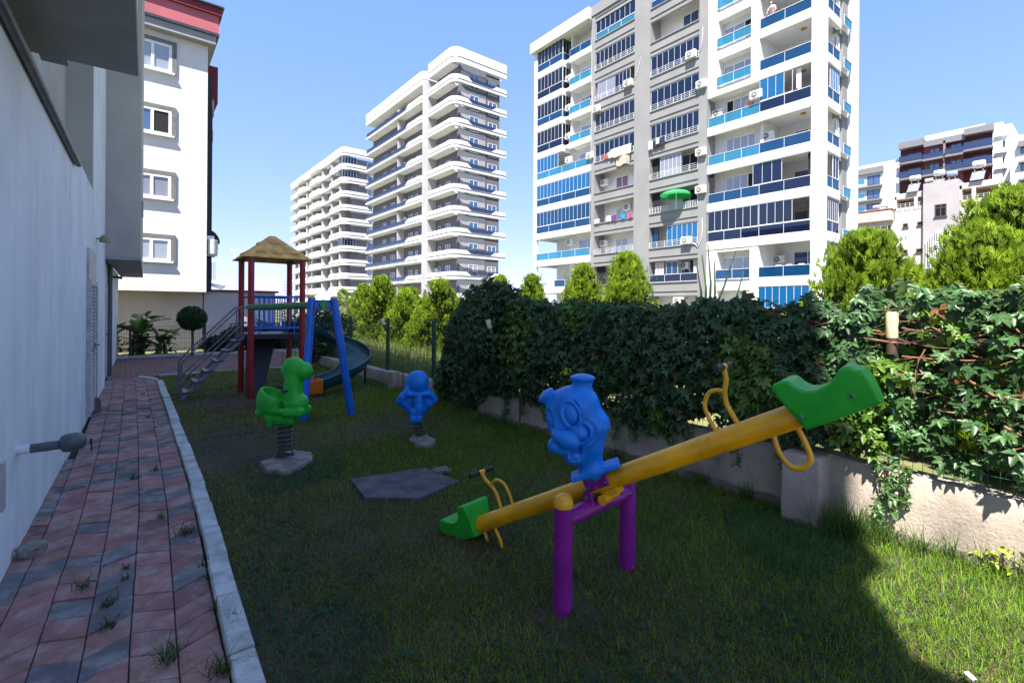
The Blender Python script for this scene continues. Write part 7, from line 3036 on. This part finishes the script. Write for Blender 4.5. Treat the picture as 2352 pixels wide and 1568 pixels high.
# dark red block behind
RX = 114.0
rb = thing('apartment_block', 'dark red block with navy railings and grey roof band behind the solar tanks', 'building', (118, 25, 0))
RDW = mat('oxblood_render', (0.12, 0.025, 0.032), rough=.85, var=.1, scale=.4)
PKR = mat('salmon_render', (0.27, 0.075, 0.08), rough=.85, var=.08, scale=.4)
GRB = mat('roof_band_grey', (0.18, 0.18, 0.20), rough=.85, var=.05)
FRB = Face('x', RX)
m_ = MB()
slab_(m_, 775, 1955, 330, None, X=RX + 1.0, d=9)
m_.build('wall', RDW, rb)
m_ = MB()
yA, yB = c5(1955, 300, RX)[0], c5(760, 300, RX)[0]
zt = {}
for (x0, x1, yt, yb, pr2) in ((755, 1070, 375, 455, .5), (1070, 1590, 325, 400, .0), (1590, 1965, 190, 270, .5)):
    slab_(m_, x0, x1, yt, yb, X=RX, d=9, proud=pr2)
ya, yb_, z0, z1 = yz(1318, 380, 1345, 800, RX)
m_.box((RX, ya, z0), (RX + 1.1, yb_, z1 + .2))
m_.build('roof_band', GRB, rb)
m_ = MB()
for (x0, x1) in ((1060, 1318), (1345, 1570)):
    ya, yb_, z0, z1 = yz(x0, 420, x1, 900, RX)
    m_.box((RX + .7, ya, z0), (RX + .99, yb_, z1))
m_.build('salmon_panel', PKR, rb)
for (x0, x1, y0, y1) in ((848, 1022, 510, 600), (1125, 1268, 455, 560), (1402, 1550, 395, 500), (1672, 1885, 325, 430), (848, 1022, 705, 800), (1125, 1262, 650, 750), (1400, 1548, 600, 710), (1668, 1880, 540, 640), (840, 1000, 905, 990)):
    ya, yb_, z0, z1 = yz(x0, y0, x1, y1, RX)
    window(rb, FRB, ya, yb_, z0 - .3, z1, 2, DFRAME, G_WINB, d=.68 if 1060 < x0 < 1600 else .95, fw=.12)
for (x0, x1, y0, y1) in ((760, 1050, 555, 625), (1060, 1318, 525, 590), (1345, 1580, 460, 530), (1585, 1955, 365, 455), (755, 1045, 755, 830), (1050, 1312, 725, 790), (1345, 1580, 660, 735), (1575, 1950, 580, 680)):
    ya, yb_, z0, z1 = yz(x0, y0, x1, y1, RX)
    glass_rail(rb, FRB, ya, yb_, z0, max(.8, z1 - z0), G_NAVYR, 2, d=-.35, frame=DFRAME)
for (x0, x1, y) in ((760, 1050, 635), (1060, 1318, 592), (1345, 1580, 540), (1585, 1955, 460), (755, 1045, 838), (1050, 1312, 795), (1345, 1580, 742), (1575, 1950, 690)):
    ya, yb_, z0, z1 = yz(x0, y, x1, y, RX)
    m_ = MB()
    m_.box((RX - .5, ya, z1 - .35), (RX + 1, yb_, z1 - .0))
    m_.build('balcony_slab', GRB, rb)
m_ = MB()
slab_(m_, 1085, 1850, 230, 300, X=RX + 4, d=5)
m_.build('penthouse', WHITE, rb)
# white blocks either side of the red one
for (nm, lab, x0, x1, yt, items, Xp) in (
        ('w', 'white block with grey roof band left of the dark red block', 140, 760, 660, ((350, 510, 815, 935), (348, 508, 995, 1105), (345, 505, 1170, 1280)), RX + .6),
        ('e', 'white block with dark square windows right of the dark red block', 1960, 2200, 170, ((2045, 2110, 375, 455), (2040, 2100, 585, 655)), RX + 1.2)):
    o_ = thing('apartment_block', lab, 'building', (RX + 5, c5((x0 + x1) / 2, 600, RX)[0], 0))
    m_ = MB()
    slab_(m_, x0, x1, yt, None, X=Xp, d=10)
    if nm == 'e':
        slab_(m_, 1960, 2085, 150, None, X=Xp, d=8, proud=.6)
    m_.build('wall', WHITE, o_)
    if nm == 'w':
        m_ = MB()
        slab_(m_, 150, 560, 725, 800, X=Xp, d=3, proud=.5)
        m_.build('roof_band', GRB, o_)
        m_ = MB()
        slab_(m_, 360, 700, 650, 700, X=Xp + 5, d=3)
        m_.build('penthouse', WHITE, o_)
        m_ = MB()
        for yy in (955, 1130, 1300):
            ya, yb_, z0, z1 = yz(150, yy, 545, yy, Xp)
            m_.box((Xp - .8, ya, z1 - .35), (Xp + .1, yb_, z1))
        m_.build('balcony_slab', GRB, o_)
        for yy in (945, 1120, 1290):
            ya, yb_, z0, z1 = yz(150, yy - 5, 330, yy, Xp)
            glass_rail(o_, Face('x', Xp), ya, yb_, z0, 1.0, G_CYAN, 2, d=-.7)
            ya, yb_, z0, z1 = yz(165, yy - 100, 215, yy - 45, Xp)
            window(o_, Face('x', Xp), ya, yb_, z0, z1, 1, DFRAME, G_DARK, d=-.03)
    for (a, b_, c, d) in items:
        ya, yb_, z0, z1 = yz(a, c, b_, d, Xp)
        window(o_, Face('x', Xp), ya, yb_, z0, z1, 2 if nm == 'w' else 1, DFRAME, G_WINB if nm == 'w' else G_DARK, d=-.03 if nm == 'w' else -.64 if a < 2085 and False else -.03, fw=.12)
    if nm == 'e':
        for yy in (300, 510, 715):
            ya, yb_, z0, z1 = yz(1990, yy, 2140, yy, Xp)
            m_ = MB()
            m_.box((Xp - 1.0, ya, z1 - .3), (Xp, yb_, z1))
            m_.build('balcony_slab', WHITE, o_)
o_ = thing('apartment_block', 'white block with grey bands cut off by the right edge of the picture', 'building', (RX - 10, c5(2500, 600, RX - 12)[0], 0))
m_ = MB()
slab_(m_, 2180, 2900, 250, None, X=RX - 8, d=10)
m_.build('wall', WHITE, o_)
m_ = MB()
for (yt, yb) in ((330, 405), (590, 615), (820, 845)):
    slab_(m_, 2285, 2900, yt, yb, X=RX - 8, d=.5, proud=.7)
m_.build('grey_band', GRB, o_)
for (y0, y1) in ((420, 480), (640, 700), (860, 920)):
    ya, yb_, z0, z1 = yz(2310, y0, 2460, y1, RX - 8)
    window(o_, Face('x', RX - 8), ya, yb_, z0 - .5, z1, 2, DFRAME, G_WINB, d=-.03)
